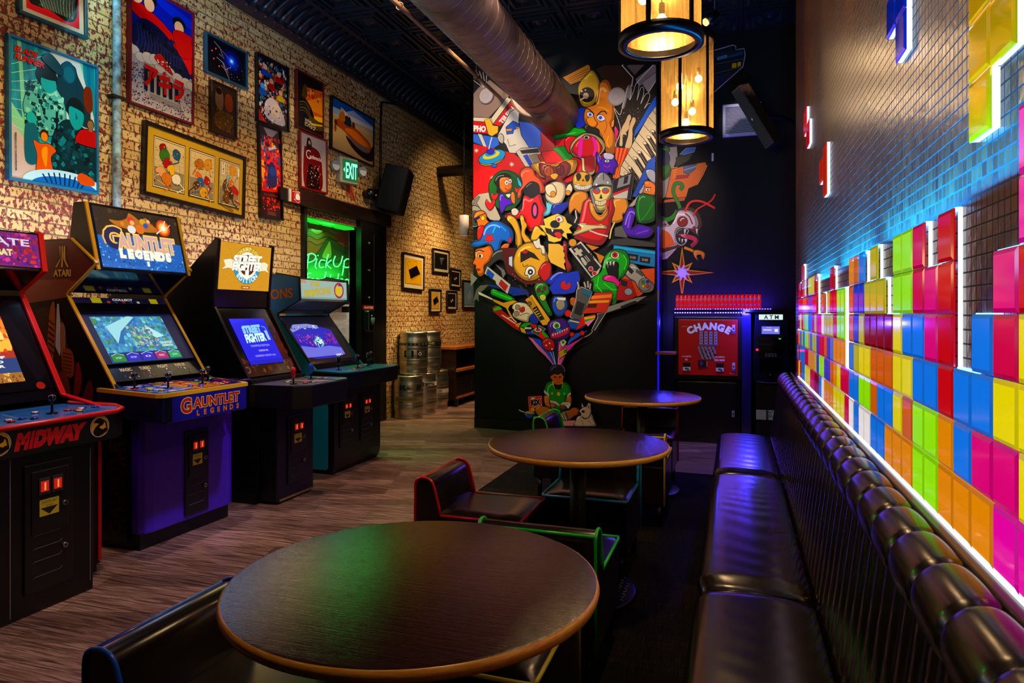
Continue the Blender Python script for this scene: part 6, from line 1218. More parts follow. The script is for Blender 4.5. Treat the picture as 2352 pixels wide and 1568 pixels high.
area((-.27, FY - .03, 1.400), (-.27, FY - .16, .6), 8, (.10, .06, 1.0), .8, .02); area((-.13, FY + .30, 1.46), (-.13, 8.1, 2.2), 22, (.10, .03, 1.0), 1.0, .02)
point((-.73, 7.85, 1.30), 7, (.06, .05, 1), .02); area((.11, 7.45, 1.42), (.11, 7.62, .6), 14, (.05, .04, 1), .06, .3); point((.165, 7.5, 1.46), 1.2, (.06, .05, 1), .02)  # added blue lights that strengthen the LED glow on recess and post
spot((.18, 7.3, 1.5), (.10, 5.1, .46), 110, (.05, .04, 1), 17, .8)  # added blue spot that makes the streak on the booth seat
proto = None; xs = [s0.x + .03 + i * .0425 for i in range(21)]; R = random.Random(5)
for i, x in enumerate(xs):
    if x > s1.x - .02: break
    if proto is None:
        proto = thing('red_bottle', '', 'bottle', (0, 0, 0), 'red bottles on the lit shelf')
        B('#e00410').lathe([(0, 0), (.018, 0), (.0195, .004), (.0195, .118), (.016, .135), (.0155, .150), (0, .150)], (0, 0, 0), 16).done('glass_body', proto, PV(.08, 0, .75, .8))  # the lit look of the red body is put in as emission
        B('#6a0408').cyl((0, 0, .15), (0, 0, .166), .016, n=14).done('cap', proto, PV(.3))
        B('#e8b8c8').lathe([(.0200, .092), (.0200, .108)], (0, 0, 0), 16).done('upper_band', proto, PV(.4)); B('#d890b8').lathe([(.0200, .030), (.0200, .042)], (0, 0, 0), 16).done('lower_band', proto, PV(.4)); r = proto
    else: r = dup(proto)
    r.location = (x, 7.70 + R.uniform(-.012, .012), 1.455); r.rotation_euler = (0, 0, R.uniform(0, 6)); r['label'] = 'red bottle in the long row on the lit shelf above the change machine'
# post and ATM
B('#282050').box(.06, 7.62, 0, .155, 8.1, 1.40).done('trim_5', None, PV(.15, .2, 0, .5), bev=.004)['kind'] = 'structure'
AY = 7.42
def apx(u, v): return ony(u, v, AY)
t = thing('cash_machine', 'dark ATM with a lit white and green sign on a black pedestal', 'cash machine', (.34, 7.6, 0))
c0 = apx(1733, 878); c1 = apx(1811, 722)
prf = [(c0.x + .02, c0.z), (c0.x - .004, c0.z + .12), (c0.x, c0.z + .5), (c0.x + .015, c1.z - .01), (c0.x + .03, c1.z), (c1.x - .03, c1.z), (c1.x - .012, c1.z - .01), (c1.x, c0.z + .5), (c1.x + .004, c0.z + .12), (c1.x - .02, c0.z)]
B('#0c1030').prism(smooth(prf, 3), 'y', AY, AY + .35).done('body', t, PV(.22, .2), bev=.012, seg=3)
B('#060606').box(c0.x + .02, AY + .02, 0, c1.x - .0, AY + .5, c0.z + .02).done('pedestal', t, PV(.35), bev=.005)
g0, g1 = apx(1743, 734), apx(1798, 722)
B('#e8fff8').box(g0.x, AY - .012, g0.z, g1.x, AY - .002, g1.z).done('sign_panel', t, PV(emit=.9), bev=.003)
a = Art((g0.x, AY - .0125, g0.z), (1, 0, 0), (0, 0, 1), g1.x - g0.x, g1.z - g0.z); a.text('A T M', a.W * .52, .5, .72, '#1c7a68', w=.62 * a.W, bold=.03); a.done('sign_lettering', t, PV(.5))
g0, g1 = apx(1749, 767), apx(1791, 749)
B('#0a0c28').box(g0.x - .01, AY - .006, g0.z - .008, g1.x + .01, AY, g1.z + .008).done('screen_frame', t, PV(.15), bev=.002)
a = Art((g0.x, AY - .0065, g0.z), (1, 0, 0), (0, 0, 1), g1.x - g0.x, g1.z - g0.z); a.rect(0, 0, a.W, 1, '#2a48c8'); a.rect(.05, .05, a.W - .05, .92, '#7a70d8'); a.text('WELCOME', .4 * a.W, .85, .08, '#e8e8ff'); a.rect(.1 * a.W, .45, .55 * a.W, .62, '#c8c8f8'); a.rect(.72 * a.W, .3, .9 * a.W, .66, '#d8e8ff'); a.done('screen', t, PV(emit=1.1))
b = B('#050508')
for (u0, v0, u1, v1, d) in ((1739, 774, 1805, 781, .01), (1742, 787, 1800, 795, .018), (1744, 797, 1798, 816, .006), (1744, 823, 1797, 851, .012)):
    e0, e1 = apx(u0, v1), apx(u1, v0); b.box(e0.x, AY - d, e0.z, e1.x, AY, e1.z)
b.done('slot_panels', t, PV(.15, .3), bev=.003)
b = B('#7a7a80')
for i in range(4):
    for j in range(3):
        e = apx(1760 + i * 7, 812 + j * 3.0); b.box(e.x - .011, AY - .012, e.z - .004, e.x + .011, AY - .006, e.z + .004)
b.done('keypad', t, PV(.3, .6))
e = apx(1739, 803); B('#ff1018').ball((e.x, AY - .01, e.z), .012).done('red_indicator', t, PV(emit=5)); e = apx(1791, 778); B('#10e070').prism([(e.x - .014, e.z + .006), (e.x + .014, e.z + .006), (e.x, e.z - .008)], 'y', AY - .013, AY - .010).done('green_indicator', t, PV(emit=1.5))
e = apx(1769, 860); B('#0a0a0c').cyl((e.x, AY - .01, e.z), (e.x, AY, e.z), .03, n=20).cyl((e.x, AY - .02, e.z), (e.x, AY - .01, e.z), .008, n=10, col='#8a8a90').done('lock', t, PV(.2, .6))
B('#6a5c8a').tube([(c0.x + .02, AY - .004, c0.z + .012), (c0.x + .1, AY - .006, c0.z + .001), (c1.x - .1, AY - .006, c0.z + .001), (c1.x - .02, AY - .004, c0.z + .012)], .004, 6).done('lower_trim', t, PV(.2, .7))
f0, f1 = apx(1737, 963), apx(1780, 943)
t = thing('notice_card', 'small printed notices stuck on the pedestal below the cash machine', 'notice', (f0.x, AY, f0.z))
B('#a8b4b4').box(f0.x, AY + .012, f0.z, f1.x, AY + .02, f1.z).done('card', t, PV(.5)); a = Art((f0.x, AY + .0118, f0.z), (1, 0, 0), (0, 0, 1), f1.x - f0.x, f1.z - f0.z); W = a.W; a.rect(.52 * W, 0, .66 * W, 1, '#1c3040')
for i in range(6): a.line([(.04 * W, .12 + .15 * i), (.48 * W, .12 + .15 * i)], .03, '#4a4a5c' if i % 2 else '#8a4a5c')
a.scatter(.68 * W, .05, .96 * W, .95, 22, .05, .12, ['#1c8a78', '#3a5a6a', '#c8d8d4', '#0c4a58'], 3); a.done('print', t, PV(.5))
# vent, slanted fixture, sensor
v0, v1 = ony(1660, 316, 8.09), ony(1748, 235, 8.09)
t = thing('air_vent', 'white louvred air vent high on the black back wall', 'vent', (v0.x, 8.1, v0.z))
b = B('#c8c0c8'); e = .03; b.box(v0.x, 8.06, v0.z, v1.x, 8.098, v0.z + e).box(v0.x, 8.06, v1.z - e, v1.x, 8.098, v1.z).box(v0.x, 8.06, v0.z + e, v0.x + e, 8.098, v1.z - e).box(v1.x - e, 8.06, v0.z + e, v1.x, 8.098, v1.z - e); b.done('frame', t, PV(.5))
B('#060606').box(v0.x + e, 8.092, v0.z + e, v1.x - e, 8.099, v1.z - e).done('backing', t, PV(.8)); b = B('#b8b0b8'); n_ = 19
for i in range(n_):
    z = v0.z + e + (v1.z - v0.z - 2 * e) * (i + .5) / n_; b.obox(((v0.x + v1.x) / 2, 8.078, z), ((v1.x - v0.x) / 2 - e, .008, .0035), Matrix.Rotation(.6, 3, 'X'))
b.done('louvre', t, PV(.5))
spot((.1, 6.2, 4.3), (.05, 8.1, 3.58), 110, (.9, .82, 1.0), 12, .4)  # added narrow spot to brighten the white vent
t = thing('slanted_speaker', 'long dark wooden box hung at a slant in front of the white vent', 'speaker', (.3, 7.6, 3.5))
P0, P1 = ony(1702, 205, 7.5), ony(1776, 328, 7.5); d = (P1 - P0); L = d.length; d.normalize(); Y_ = Vector((0, 1, 0)); nn = d.cross(Y_).normalized(); R_ = Matrix((d, Y_, nn)).transposed()
cc = (P0 + P1) / 2
Rr = Matrix.Rotation(math.radians(40), 3, d) @ R_
B('#3a2616').obox(cc, (L / 2 + .02, .085, .06), Rr).done('cabinet', t, m_noise('worn_wood', '#1c120a', '#4a3018', .5, scale=9, stretch=(3, 3, 3)), bev=.004)
B('#0c0a0a').obox(cc + Rr @ Vector((0, -.087, 0)), (L / 2, .003, .052), Rr).done('grille', t, PV(.5)); B('#0a0a0a').tube([cc, cc + Vector((.25, .3, .05)), (.85, 7.95, cc.z - .1)], .018).done('bracket', t, PV(.4)); B('#c8c8d0').obox(cc + Rr @ Vector((.02, -.092, -.01)), (.012, .002, .006), Rr).done('badge', t, PV(.3, .8))
e = ony(1637, 361, 8.09); o = B('#c8c4c8').box(e.x - .012, 8.07, e.z - .045, e.x + .012, 8.1, e.z + .045).done('wall_sensor', None, PV(.4), bev=.005); tag(o, 'tiny white upright sensor on the black wall below the vent', 'sensor')
# ================================================================== KEGS AND SIDEBOARD
def make_keg(x, y, z, label, marks):
    t = thing('beer_keg', label, 'keg', (x, y, z), 'steel beer kegs by the brick wall'); r, H_ = .198, .575
    pr = [(0, .04), (.15, .035), (.165, .012), (.178, 0), (.190, .004), (.194, .02), (.186, .05), (.188, .09), (r, .115), (r, .175), (r - .004, .185), (r + .006, .195), (r - .004, .205), (r, .22), (r, .33), (r - .004, .345), (r + .006, .36), (r - .004, .375), (r, .39), (r, .455), (.188, .485), (.186, .53), (.194, .555), (.190, .572), (.178, .575), (.168, .56), (.165, .51), (.12, .50), (.05, .515), (.03, .53), (0, .53)]
    B().lathe(pr, (x, y, z), 56).done('shell', t, STEEL)
    a0 = math.atan2(-y, -x)
    def fn(u, v): return Vector((x + (r + .0008) * math.cos(a0 + u / r), y + (r + .0008) * math.sin(a0 + u / r), z + v))
    a = Art(fn=fn, nrm=lambda u, v: Vector((math.cos(a0 + u / r), math.sin(a0 + u / r), 0)), step=.0002); marks(a); a.done('printed_band', t, PV(.4)); return t
def band(a, z0, z1, col, u0=-.30, u1=.30, n=18):
    for i in range(n): a.rect(u0 + (u1 - u0) * i / n, z0, u0 + (u1 - u0) * (i + 1) / n, z1, col)
def mk1(a): a.text('M', -.10, .39, .075, '#181818', bold=.08) if False else a.text('M', -.085, .42, .065, '#141414', bold=.08); a.text('.', -.045, .42, .065, '#141414', bold=.08); a.star(-.005, .42, .04, .016, 5, '#141414', PI / 2); a.text('M', .15, .42, .065, '#141414', bold=.08); band(a, .24, .29, '#6a5c34', -.2, .2); a.text('PROPERTY OF BREWERY', 0, .265, .022, '#3a3018', w=.26)
def mk2(a): band(a, .395, .45, '#c8bc9c', -.2, .28); a.text('BARE BOTTLE', .06, .422, .036, '#1a1812', w=.26, bold=.08)
def mk3(a): band(a, .25, .31, '#b8a894', -.2, .28); a.scatter(-.1, .26, .2, .30, 14, .006, .016, ['#4a3c2c', '#e8e0d0'], 4)
def mk4(a):
    band(a, .395, .425, '#12100c', -.26, .30)
    for i in range(8): a.ell(-.2 + .055 * i, .41, .009, .011, '#b8ac84', n=6); a.ell(-.2 + .055 * i, .41, .006, .008, '#12100c', n=6)
    a.rect(-.13, .235, .0, .325, '#0c0c0e'); a.rect(.05, .235, .2, .325, '#0c0c0e'); a.text('Fort Point', -.065, .30, .013, '#c8c4b0'); a.text('Brewing Co.', -.065, .275, .013, '#c8c4b0'); a.text('San Francisco', -.065, .25, .009, '#a8a490'); a.star(.085, .28, .028, .016, 9, '#c8c4b0'); a.ell(.085, .28, .012, .013, '#0c0c0e')
def mk5(a): band(a, .38, .43, '#15140e', -.2, .3); a.text('BREWERY', .05, .405, .03, '#7a8a2c', w=.12, bold=.05)
make_keg(-4.20, 8.28, 0, 'steel beer keg with a star and letter M, nearest on the floor', mk1)
make_keg(-4.205, 8.72, 0, 'middle steel beer keg on the floor with a pale lettered band', mk2)
make_keg(-4.205, 9.14, 0, 'steel beer keg on the floor beside the wooden sideboard', mk3)
make_keg(-4.215, 8.46, .576, 'steel beer keg stacked on top with a black dotted band', mk4)
make_keg(-4.215, 8.90, .576, 'farther steel beer keg stacked on top with a green lettered band', mk5)
t = thing('sideboard', 'long wooden sideboard with slatted crates beyond the kegs', 'sideboard', (-4.2, 11, 0))
B().box(-4.41, 9.36, .86, -3.96, 12.6, .90).done('top_board', t, OAK, bev=.004); B().box(-4.39, 9.40, .52, -3.97, 12.55, .56).done('middle_shelf', t, OAK, bev=.003)
B('#2a1206').box(-4.39, 9.38, .10, -3.98, 9.42, .86).done('end_panel', t, m_noise('dark_walnut', '#160804', '#34180a', .35, scale=8)); B('#0c0604').box(-4.41, 9.4, .06, -4.38, 12.55, .86).done('back_panel', t, PV(.6))
b = B('#9a6a3a').box(-3.99, 9.40, .12, -3.965, 12.55, .15)
b.done('lower_rail', t, OAK)
for i in range(5):
    y = 9.46 + .62 * i; c_ = B('#120806').box(-4.36, y, .14, -4.0, y + .58, .50).done('crate', t, PV(.5)); b = B('#2a1c16')
    for k in range(11): b.box(-4.0, y + .02, .16 + .03 * k, -3.993, y + .56, .172 + .03 * k)
    b.done('slat_front', c_, PV(.35, .3))
for y in (9.42, 10.9, 12.5): B('#1c0e06').box(-4.02, y, 0, -3.97, y + .04, .12).done('leg', t, PV(.4))
point((-.32, 1.38, 2.72), 28, (1, .68, .36), .09)   # the third pendant of the row hangs above the photo's top edge
# ================================================================== MURAL
MO = ML.copy(); NW = MN if MN.y < 0 else -MN
t = tag(bpy.data.objects.new('wall_mural_painting', None), 'huge cartoon mural fanning out above a seated reader on the black wall', 'mural'); COL.objects.link(t); t.location = (-1.9, 7.65, .6); WL[t.name] = Vector(t.location)
A = Art(fn=lambda u, v: onp(u, v, MO, NW), nrm=lambda u, v: NW, flip=-1, ol=1.3, step=.00012, clip=(1087.5, 150, 1507.3, 975), sat=1.35, shade=True)
C = {1: (4.75, 1080, 130), 2: (4.753, 1300, 130), 3: (5.228, 1080, 360), 4: (5.228, 1300, 360), 5: (5.345, 1080, 560), 6: (7.84, 1150, 800)}
def c(i, s): return ps(s, *C[i])
def c1(i, x, y): s_, a_, b_ = C[i]; return (a_ + x / s_, b_ + y / s_)
BK = '#060504'
# silhouette of the whole fan, black between the figures
A.poly([(1087, 165), (1100, 158), (1120, 172), (1200, 200), (1290, 180), (1310, 175), (1352, 149), (1362, 165), (1390, 182), (1407, 205), (1420, 190), (1428, 150), (1508, 150), (1508, 690), (1480, 690), (1420, 715), (1395, 745), (1365, 775), (1320, 800), (1298, 838), (1284, 838), (1250, 795), (1215, 770), (1150, 745), (1130, 715), (1100, 690), (1087, 690)], '#0a0706')
A.poly(c(2, '480,60 620,40 720,60 600,110 720,230 740,330 600,420 500,330 400,240 330,140'), '#3a241a')
# upper left: rooftop booth, star streaks, red field
A.poly([(1087, 215), (1100, 200), (1125, 183), (1170, 220), (1122, 272), (1087, 270)], '#8a7468', 1.2)
for q in ('25,150 150,340', '60,150 155,335', '100,160 160,330', '140,170 165,335', '180,200 170,340', '25,250 150,345'): A.line(c(1, q), 1.6, '#a89c94')
A.poly(c(1, '230,670 400,440 450,470 250,735'), '#d8ccb0', 1.2); A.poly(c(1, '250,735 455,475 530,545 330,760'), '#b80f10', 1.2); A.text('TELEPH', *c1(1, 400, 640), 9.5, '#e8e0d4', rot=.86, w=46, bold=.06)
A.poly(c(1, '20,660 230,670 250,735 250,800 20,700'), '#d8ccb0', 1.2); A.poly(c(1, '20,700 160,712 240,760 300,850 20,830'), '#b80f10', 1.2); A.text('EPHO', *c1(1, 92, 785), 12, '#efe8dc', rot=-.08, w=34, bold=.06)
A.poly(c(1, '20,840 300,880 320,960 240,1010 20,930'), '#4468c0', 1.2); A.poly(c(1, '80,840 130,850 205,1040 165,1030'), '#d0c8b8', 1.1); A.poly(c(1, '500,700 640,720 760,760 820,1010 700,1050 560,900'), '#4a66c0', 1.2)
A.poly([(1087, 330), (1180, 352), (1215, 380), (1260, 340), (1275, 300), (1300, 300), (1360, 330), (1420, 380), (1300, 420), (1180, 450), (1087, 470)], '#c01010')
A.poly(c(1, '760,750 920,720 930,1170 700,1100 780,960'), '#a80c0c', 1.2); A.poly(c(1, '930,900 1100,870 1080,1010 1010,1160 800,1160 780,1040 930,1020'), '#cc1414', 1.3); A.poly(c(1, '895,1000 1020,970 1130,1090 1040,1150 960,1060'), '#0c8020', 1.3)
for (x, y) in ((70, 1025), (455, 1175), (245, 1325)): A.star(*c1(1, x, y), 7, 1.6, 8, '#f4e8d8')
# yellow hard hat of a left hand figure, generic mask helmet
A.poly(c(1, '155,690 215,675 250,750 310,760 305,830 240,870 200,850'), '#e0b020', 1.3)
A.poly(c(1, '300,860 440,600 520,560 540,600 530,700 560,860 650,1000 560,1060 430,1050 390,960'), '#d8d0c0', 1.5); A.poly(c(1, '390,770 470,700 530,730 545,770 480,800 470,840 400,850'), '#1450a8', 1.2); A.poly(c(1, '395,790 460,785 450,810 400,815'), '#d89010', .8); A.poly(c(1, '500,770 540,765 535,785 505,790'), '#d89010', .8); A.blob(c(1, '300,880 340,840 370,880 360,950 320,930'), '#b8b0a4', 1.2); A.line(c(1, '410,900 430,980 500,960'), 1.2, BK)
# spinning top
A.ell(*c1(1, 240, 1110), 31, 15, '#c8b428', 1.3, rot=-.30); A.ell(*c1(1, 240, 1095), 32, 15, '#1490c0', 1.3, rot=-.30); A.ell(*c1(1, 232, 1075), 20, 8, '#d8d020', rot=-.30); A.ell(*c1(1, 225, 1060), 13, 5.5, '#1490c0', rot=-.30); A.ell(*c1(1, 222, 1035), 9, 7, '#402ca0', 1.1); A.line(c(1, '205,1010 225,930 240,880'), 2, '#e0e8f0'); A.ell(*c1(1, 262, 1190), 7, 4, '#1c60c0', 1)
# handheld box
A.poly(c(1, '500,1040 560,1000 740,990 840,1180 760,1230 620,1230'), '#c8bfae', 1.5); A.poly(c(1, '545,1025 740,1003 760,1045 570,1060'), '#1a100c', .9); A.poly(c(1, '580,1080 625,1068 700,1200 660,1210'), '#1444b0', .9); A.poly(c(1, '640,1075 730,1060 770,1150 710,1190'), '#8a7a68', .9); A.poly(c(1, '735,1068 770,1060 825,1165 785,1170'), '#b01414', .9)
# green bottle and blue field
A.poly(c(1, '1100,700 1200,560 1280,560 1260,760 1180,790'), '#0a38b0', 1.2); A.blob(c(1, '920,740 1080,700 1130,770 1300,800 1345,800 1340,845 1290,840 1150,880 1060,880 920,900'), '#10a018', 1.5); A.ell(*c1(1, 1015, 755), 22, 8, '#8a8478', 1.2); A.text('POP', *c1(1, 1015, 752), 9, '#2a2420', bold=.03); A.line(c(1, '940,850 1060,850 1150,830'), 1.6, '#8af080')
A.blob(c(1, '1030,920 1080,870 1160,880 1180,960 1100,1060 1050,1010'), '#c81010', 1.3)
# yellow winged helmet shape with a round dark porthole
A.poly(c(1, '1010,230 1060,205 1290,85 1315,120 1310,170 1280,240 1100,310'), '#c88a10', 1.6); 
for i in range(4): A.line(c(1, '%d,%d %d,%d' % (1075, 240 + 22 * i, 1300, 130 + 28 * i)), 1.1, '#5a3408')
A.blob(c(1, '1180,330 1290,180 1340,150 1400,230 1420,330 1390,470 1300,550 1210,520'), '#d8b010', 1.6); A.ell(*c1(1, 1280, 420), 16.5, 17, '#140c08', 1.2); A.ell(*c1(1, 1265, 430), 6.5, 7, '#c8a890'); A.line(c(1, '1200,480 1250,450'), 3, '#e8dcd0'); A.ell(*c1(1, 1222, 380), 1.8, 1.8, '#fff'); A.ell(*c1(1, 1260, 368), 1.6, 1.6, '#fff')
# big orange frowning face with moustache
A.blob(c(2, '375,290 430,250 470,270 500,340 520,470 540,560 530,700 500,760 540,860 550,960 530,1060 440,1050 420,920 370,860 300,770 220,740 195,650 230,560 330,520 360,420'), '#d88810', 1.8)
A.blob(c(2, '225,700 240,670 280,650 300,620 320,690 350,730 320,775 260,760'), '#e8981c', 1.3); A.ell(*c1(2, 265, 635), 8, 6, '#e8e4f0', 1.1, rot=.3); A.ell(*c1(2, 268, 637), 3.2, 3.2, '#3c50b0'); A.ell(*c1(2, 385, 672), 10, 7, '#e8e4f0', 1.1, rot=.4); A.ell(*c1(2, 380, 670), 4, 4, '#3c50b0'); A.line(c(2, '210,560 260,580 310,630'), 2.6, '#1a0c04'); A.line(c(2, '340,650 390,600 430,600 450,630'), 2.8, '#1a0c04')
A.blob(c(2, '190,770 230,745 260,775 330,780 370,810 360,870 330,850 240,830'), '#1a1410', 1); A.line(c(2, '370,720 430,700 450,760 420,840'), 1.4, '#8a4808', sm=4); A.line(c(2, '350,560 410,560 470,600'), 2, '#f0c048'); A.blob(c(2, '500,720 530,690 525,760 500,775'), '#e89820', 1.1); A.blob(c(2, '535,760 580,820 575,900 545,920'), '#d81468', 1.1); A.line(c(2, '470,870 450,940 480,1000'), 1.6, '#f0c048', sm=4)
# grey perspective frames, top right
A.poly(c(2, '615,100 720,45 900,60 740,235'), '#1c1614', None); A.line(c(2, '615,100 720,45'), 2.2, '#e8e0dc'); A.line(c(2, '615,100 735,235 720,330'), 2.2, '#e8e0dc'); A.poly(c(2, '670,110 740,65 880,70 755,205'), '#6a5c58'); A.poly(c(2, '760,250 985,70 990,240 800,330'), '#8a7c78', 1.1); A.poly(c(2, '830,290 990,170 990,260 900,400'), '#a0948e', 1.2); A.poly(c(2, '900,400 985,300 985,420 920,520'), '#1a1412'); A.line(c(2, '740,330 975,75'), 1.8, '#e8e0dc'); A.line(c(2, '905,395 990,260'), 1.6, '#e8e0dc')
# starry black glove with two pale silhouettes
A.blob(c(2, '530,570 590,640 620,560 650,450 680,335 710,330 715,400 700,480 735,400 770,300 800,310 790,420 780,480 820,350 850,345 850,420 820,520 870,420 915,410 910,470 860,570 900,520 925,530 860,640 830,760 760,850 720,1000 550,990 600,800'), '#20140e', 1.1, '#e8e0d0')
A.scatter(*c1(2, 560, 560), *c1(2, 830, 960), 60, .5, 1.3, ['#e8e0d4', '#a89c90'], 5, 4)
A.blob(c(2, '680,650 705,640 715,680 700,710 690,790 660,830 665,860 625,860 620,970 590,970 595,900 600,840 620,770 650,720'), '#d8b890', None, k=4); A.blob(c(2, '740,665 765,690 755,730 730,790 730,860 715,1000 650,1000 680,880 690,810 700,760 720,700'), '#d8b890', None, k=4)
# striped popcorn sleeve, piano keys
A.poly(c(2, '535,990 725,1010 700,1060 570,1340 510,1330 540,1180'), '#c01420', 1.2)
for i in range(4): A.poly(c(2, '%d,%d %d,%d %d,%d %d,%d' % (560 + i * 44, 995 + i * 4, 580 + i * 44, 997 + i * 4, 530 + i * 18, 1330, 520 + i * 16, 1330)), '#e08010')
A.poly(c(2, '990,420 990,540 910,660 740,900 760,800 900,560'), '#1060c0', 1.2)
A.poly(c(2, '990,540 990,1130 870,1420 700,1320 590,1300 600,1210 740,940 905,650'), '#dcc8a4', 1.5)
for q in ('905,660 990,760', '850,750 990,900', '790,830 990,1060', '745,910 980,1160', '720,990 930,1230', '680,1060 880,1310', '640,1130 850,1380', '610,1190 770,1340', '950,590 990,640'): A.line(c(2, q), 1.2, BK)
for (x, y) in ((950, 810), (905, 875), (865, 940), (805, 1040), (760, 1105), (700, 1210), (660, 1270)):
    A.poly(c(2, '%d,%d %d,%d %d,%d %d,%d' % (x - 22, y, x + 22, y, x + 140, y + 190, x + 95, y + 205)), '#1c100a', 1); A.ell(*c1(2, x, y + 8), 4.6, 3, '#e8d8b8', .9, rot=.4); A.line(c(2, '%d,%d %d,%d' % (x + 6, y + 20, x + 80, y + 140)), 1.2, '#8a7a68')
# mushroom-shaped red striped lamp
A.blob(c(2, '50,1000 90,920 180,850 250,840 330,860 410,920 435,1000 400,1060 350,1100 335,1110 330,1230 300,1290 240,1300 190,1280 180,1180 170,1120 80,1080'), '#e0c890', 1.6); A.blob(c(2, '70,1020 110,940 200,870 250,862 330,890 400,980 390,1040 330,1090 230,1115 140,1095 85,1060'), '#c00c14', 1.3); A.poly(c(2, '205,1100 320,1090 322,1230 290,1262 240,1266 212,1240'), '#8a0c10', 1.1)
A.blob(c(2, '150,920 185,885 190,960 175,1090 140,1080'), '#d83c9c'); A.blob(c(2, '290,880 330,910 350,1000 320,1090 300,1080 315,1000'), '#d83c9c'); A.blob(c(2, '335,910 370,960 375,1040 345,1080 355,1000'), '#e86818'); A.ell(*c1(2, 232, 888), 7.5, 5, '#b8a898', 1); A.ell(*c1(2, 230, 890), 4, 3, BK)
# purple round one-eyed jug shape
A.blob(c(2, '335,1060 355,1050 375,1110 420,1100 500,1080 550,1130 575,1190 545,1230 530,1290 480,1270 440,1310 400,1290 345,1290 370,1220 340,1140'), '#4c14a0', 1.4); A.blob(c(2, '420,1060 500,1062 535,1090 510,1130 430,1120'), '#c8c0d0', 1.1); A.ell(*c1(2, 455, 1145), 5.5, 3.2, '#d8e0c8', .8); A.ell(*c1(2, 455, 1145), 2, 2, '#205020'); A.line(c(2, '420,1195 460,1215 490,1190'), 1.6, '#d81c50')
# red wall behind the green medallion, grey console corner
A.poly(c(3, '30,540 110,450 240,430 380,740 350,780 250,760 150,650 30,600'), '#9a948c', 1.4); A.poly(c(3, '60,520 120,470 130,490 90,560 150,650 100,640 40,600'), '#6a6660', 1.1); A.ell(*c1(3, 60, 720), 20, 25, '#8a8680', 1.5); A.ell(*c1(3, 65, 740), 13, 17, '#4c4a48', 1.2)
A.blob(c(3, '250,300 350,190 470,170 600,240 640,380 610,540 500,640 380,640 270,540 235,400'), '#0c6a1c', 1.6); A.ell(*c1(3, 430, 400), 34, 40, '#084c10')
A.blob(c(3, '345,290 400,235 470,240 500,290 520,360 490,420 420,440 380,400 350,360'), '#d8781c', 1.3); A.blob(c(3, '300,300 350,220 450,205 505,250 440,250 370,270 370,400 380,440 330,430 335,370'), '#0a0606', 1); A.ell(*c1(3, 450, 315), 5, 6, '#e8e0d4', .9); A.ell(*c1(3, 492, 298), 4.2, 5.5, '#e8e0d4', .9); A.ell(*c1(3, 452, 318), 1.8, 2, BK); A.ell(*c1(3, 492, 300), 1.6, 2, BK); A.line(c(3, '430,380 460,410 490,390'), 1.8, '#7a1410')
A.blob(c(3, '360,470 400,440 440,500 500,520 530,570 450,600 400,680 370,640'), '#4c14a8', 1.4); A.blob(c(3, '510,430 540,430 555,500 550,570 520,560 500,500'), '#d8781c', 1.2); A.blob(c(3, '440,460 500,450 480,500'), '#e0d8c8', 1)
for (x, y, r) in ((305, 475, 8), (255, 570, 11), (580, 400, 6)): A.blob(c(3, '%d,%d %d,%d %d,%d %d,%d %d,%d %d,%d' % (x, y - 10, x + 5 * r, y - 5 * r, x + 5 * r, y + 10, x, y + 7 * r, x - 5 * r, y + 10, x - 4 * r, y - 5 * r)), '#c0141c', 1.1)
# orange pointed hat over a red cloak, no face
A.blob(c(3, '610,210 640,150 700,125 770,150 800,230 870,290 915,420 850,440 800,380 640,400 620,490 575,500 590,420 640,330'), '#d86014', 1.6); A.blob(c(3, '650,400 700,330 760,300 830,330 850,400 830,460 740,500 680,470'), '#100806', 1.1);
A.blob(c(3, '660,470 760,500 850,450 890,560 930,640 900,720 900,800 850,880 720,890 660,760 560,750 440,740 440,700 560,680 630,640'), '#c80c14', 1.7); A.ell(*c1(3, 790, 650), 8, 19, '#180408', 1); A.ell(*c1(3, 790, 650), 4.2, 13, '#c85c90'); A.blob(c(3, '920,500 940,560 980,500 990,570 1040,550 990,640 960,700 890,715 930,640'), '#78c0d8', 1.2); A.blob(c(3, '580,250 610,290 635,340 620,370 590,330'), '#50b0d8', 1.1); A.blob(c(3, '510,640 560,620 600,660 570,710 520,700'), '#d8c8b8', 1.1)
# brown and cream furry toy
A.blob(c(3, '740,110 840,80 1000,110 1220,40 1300,60 1270,180 1210,220 1160,240 900,260 820,200'), '#c8941c', 1.3); A.blob(c(3, '840,95 900,90 960,120 1060,120 1140,60 1220,110 1200,200 1120,290 1180,330 1160,420 1060,300 960,300 900,340 920,260 860,210'), '#7c2c0c', 1.5); A.blob(c(3, '900,150 960,110 1010,150 1020,220 960,250 910,220'), '#a0501c', 1); A.blob(c(3, '1050,140 1120,110 1150,180 1110,230 1060,210'), '#5a1c08', 1);
for i in range(9): A.line(c(3, '%d,%d %d,%d' % (860 + 40 * i, 100 + 20 * (i % 3), 850 + 42 * i, 200 + 14 * (i % 2))), 1.1, '#3a1206')
A.blob(c(3, '975,230 1030,205 1075,225 1040,280 1000,270'), '#d8a84c', 1.1)
A.blob(c(3, '960,330 1060,300 1150,340 1160,460 1110,560 1040,590 960,550 920,500 920,400'), '#dcc8a4', 1.4); A.blob(c(3, '920,360 1000,330 1050,400 1040,470 980,490 925,440'), '#e4d4b4', 1.2); A.blob(c(3, '1180,360 1220,330 1245,400 1200,470 1160,430'), '#e4d4b4', 1.2); A.ell(*c1(3, 1010, 455), 6, 7, '#c88c28', 1); A.ell(*c1(3, 1190, 440), 6, 6, '#c88c28', 1); A.blob(c(3, '1000,590 1110,560 1240,540 1190,600 1100,690 1000,700'), '#0c2c90', 1.1)
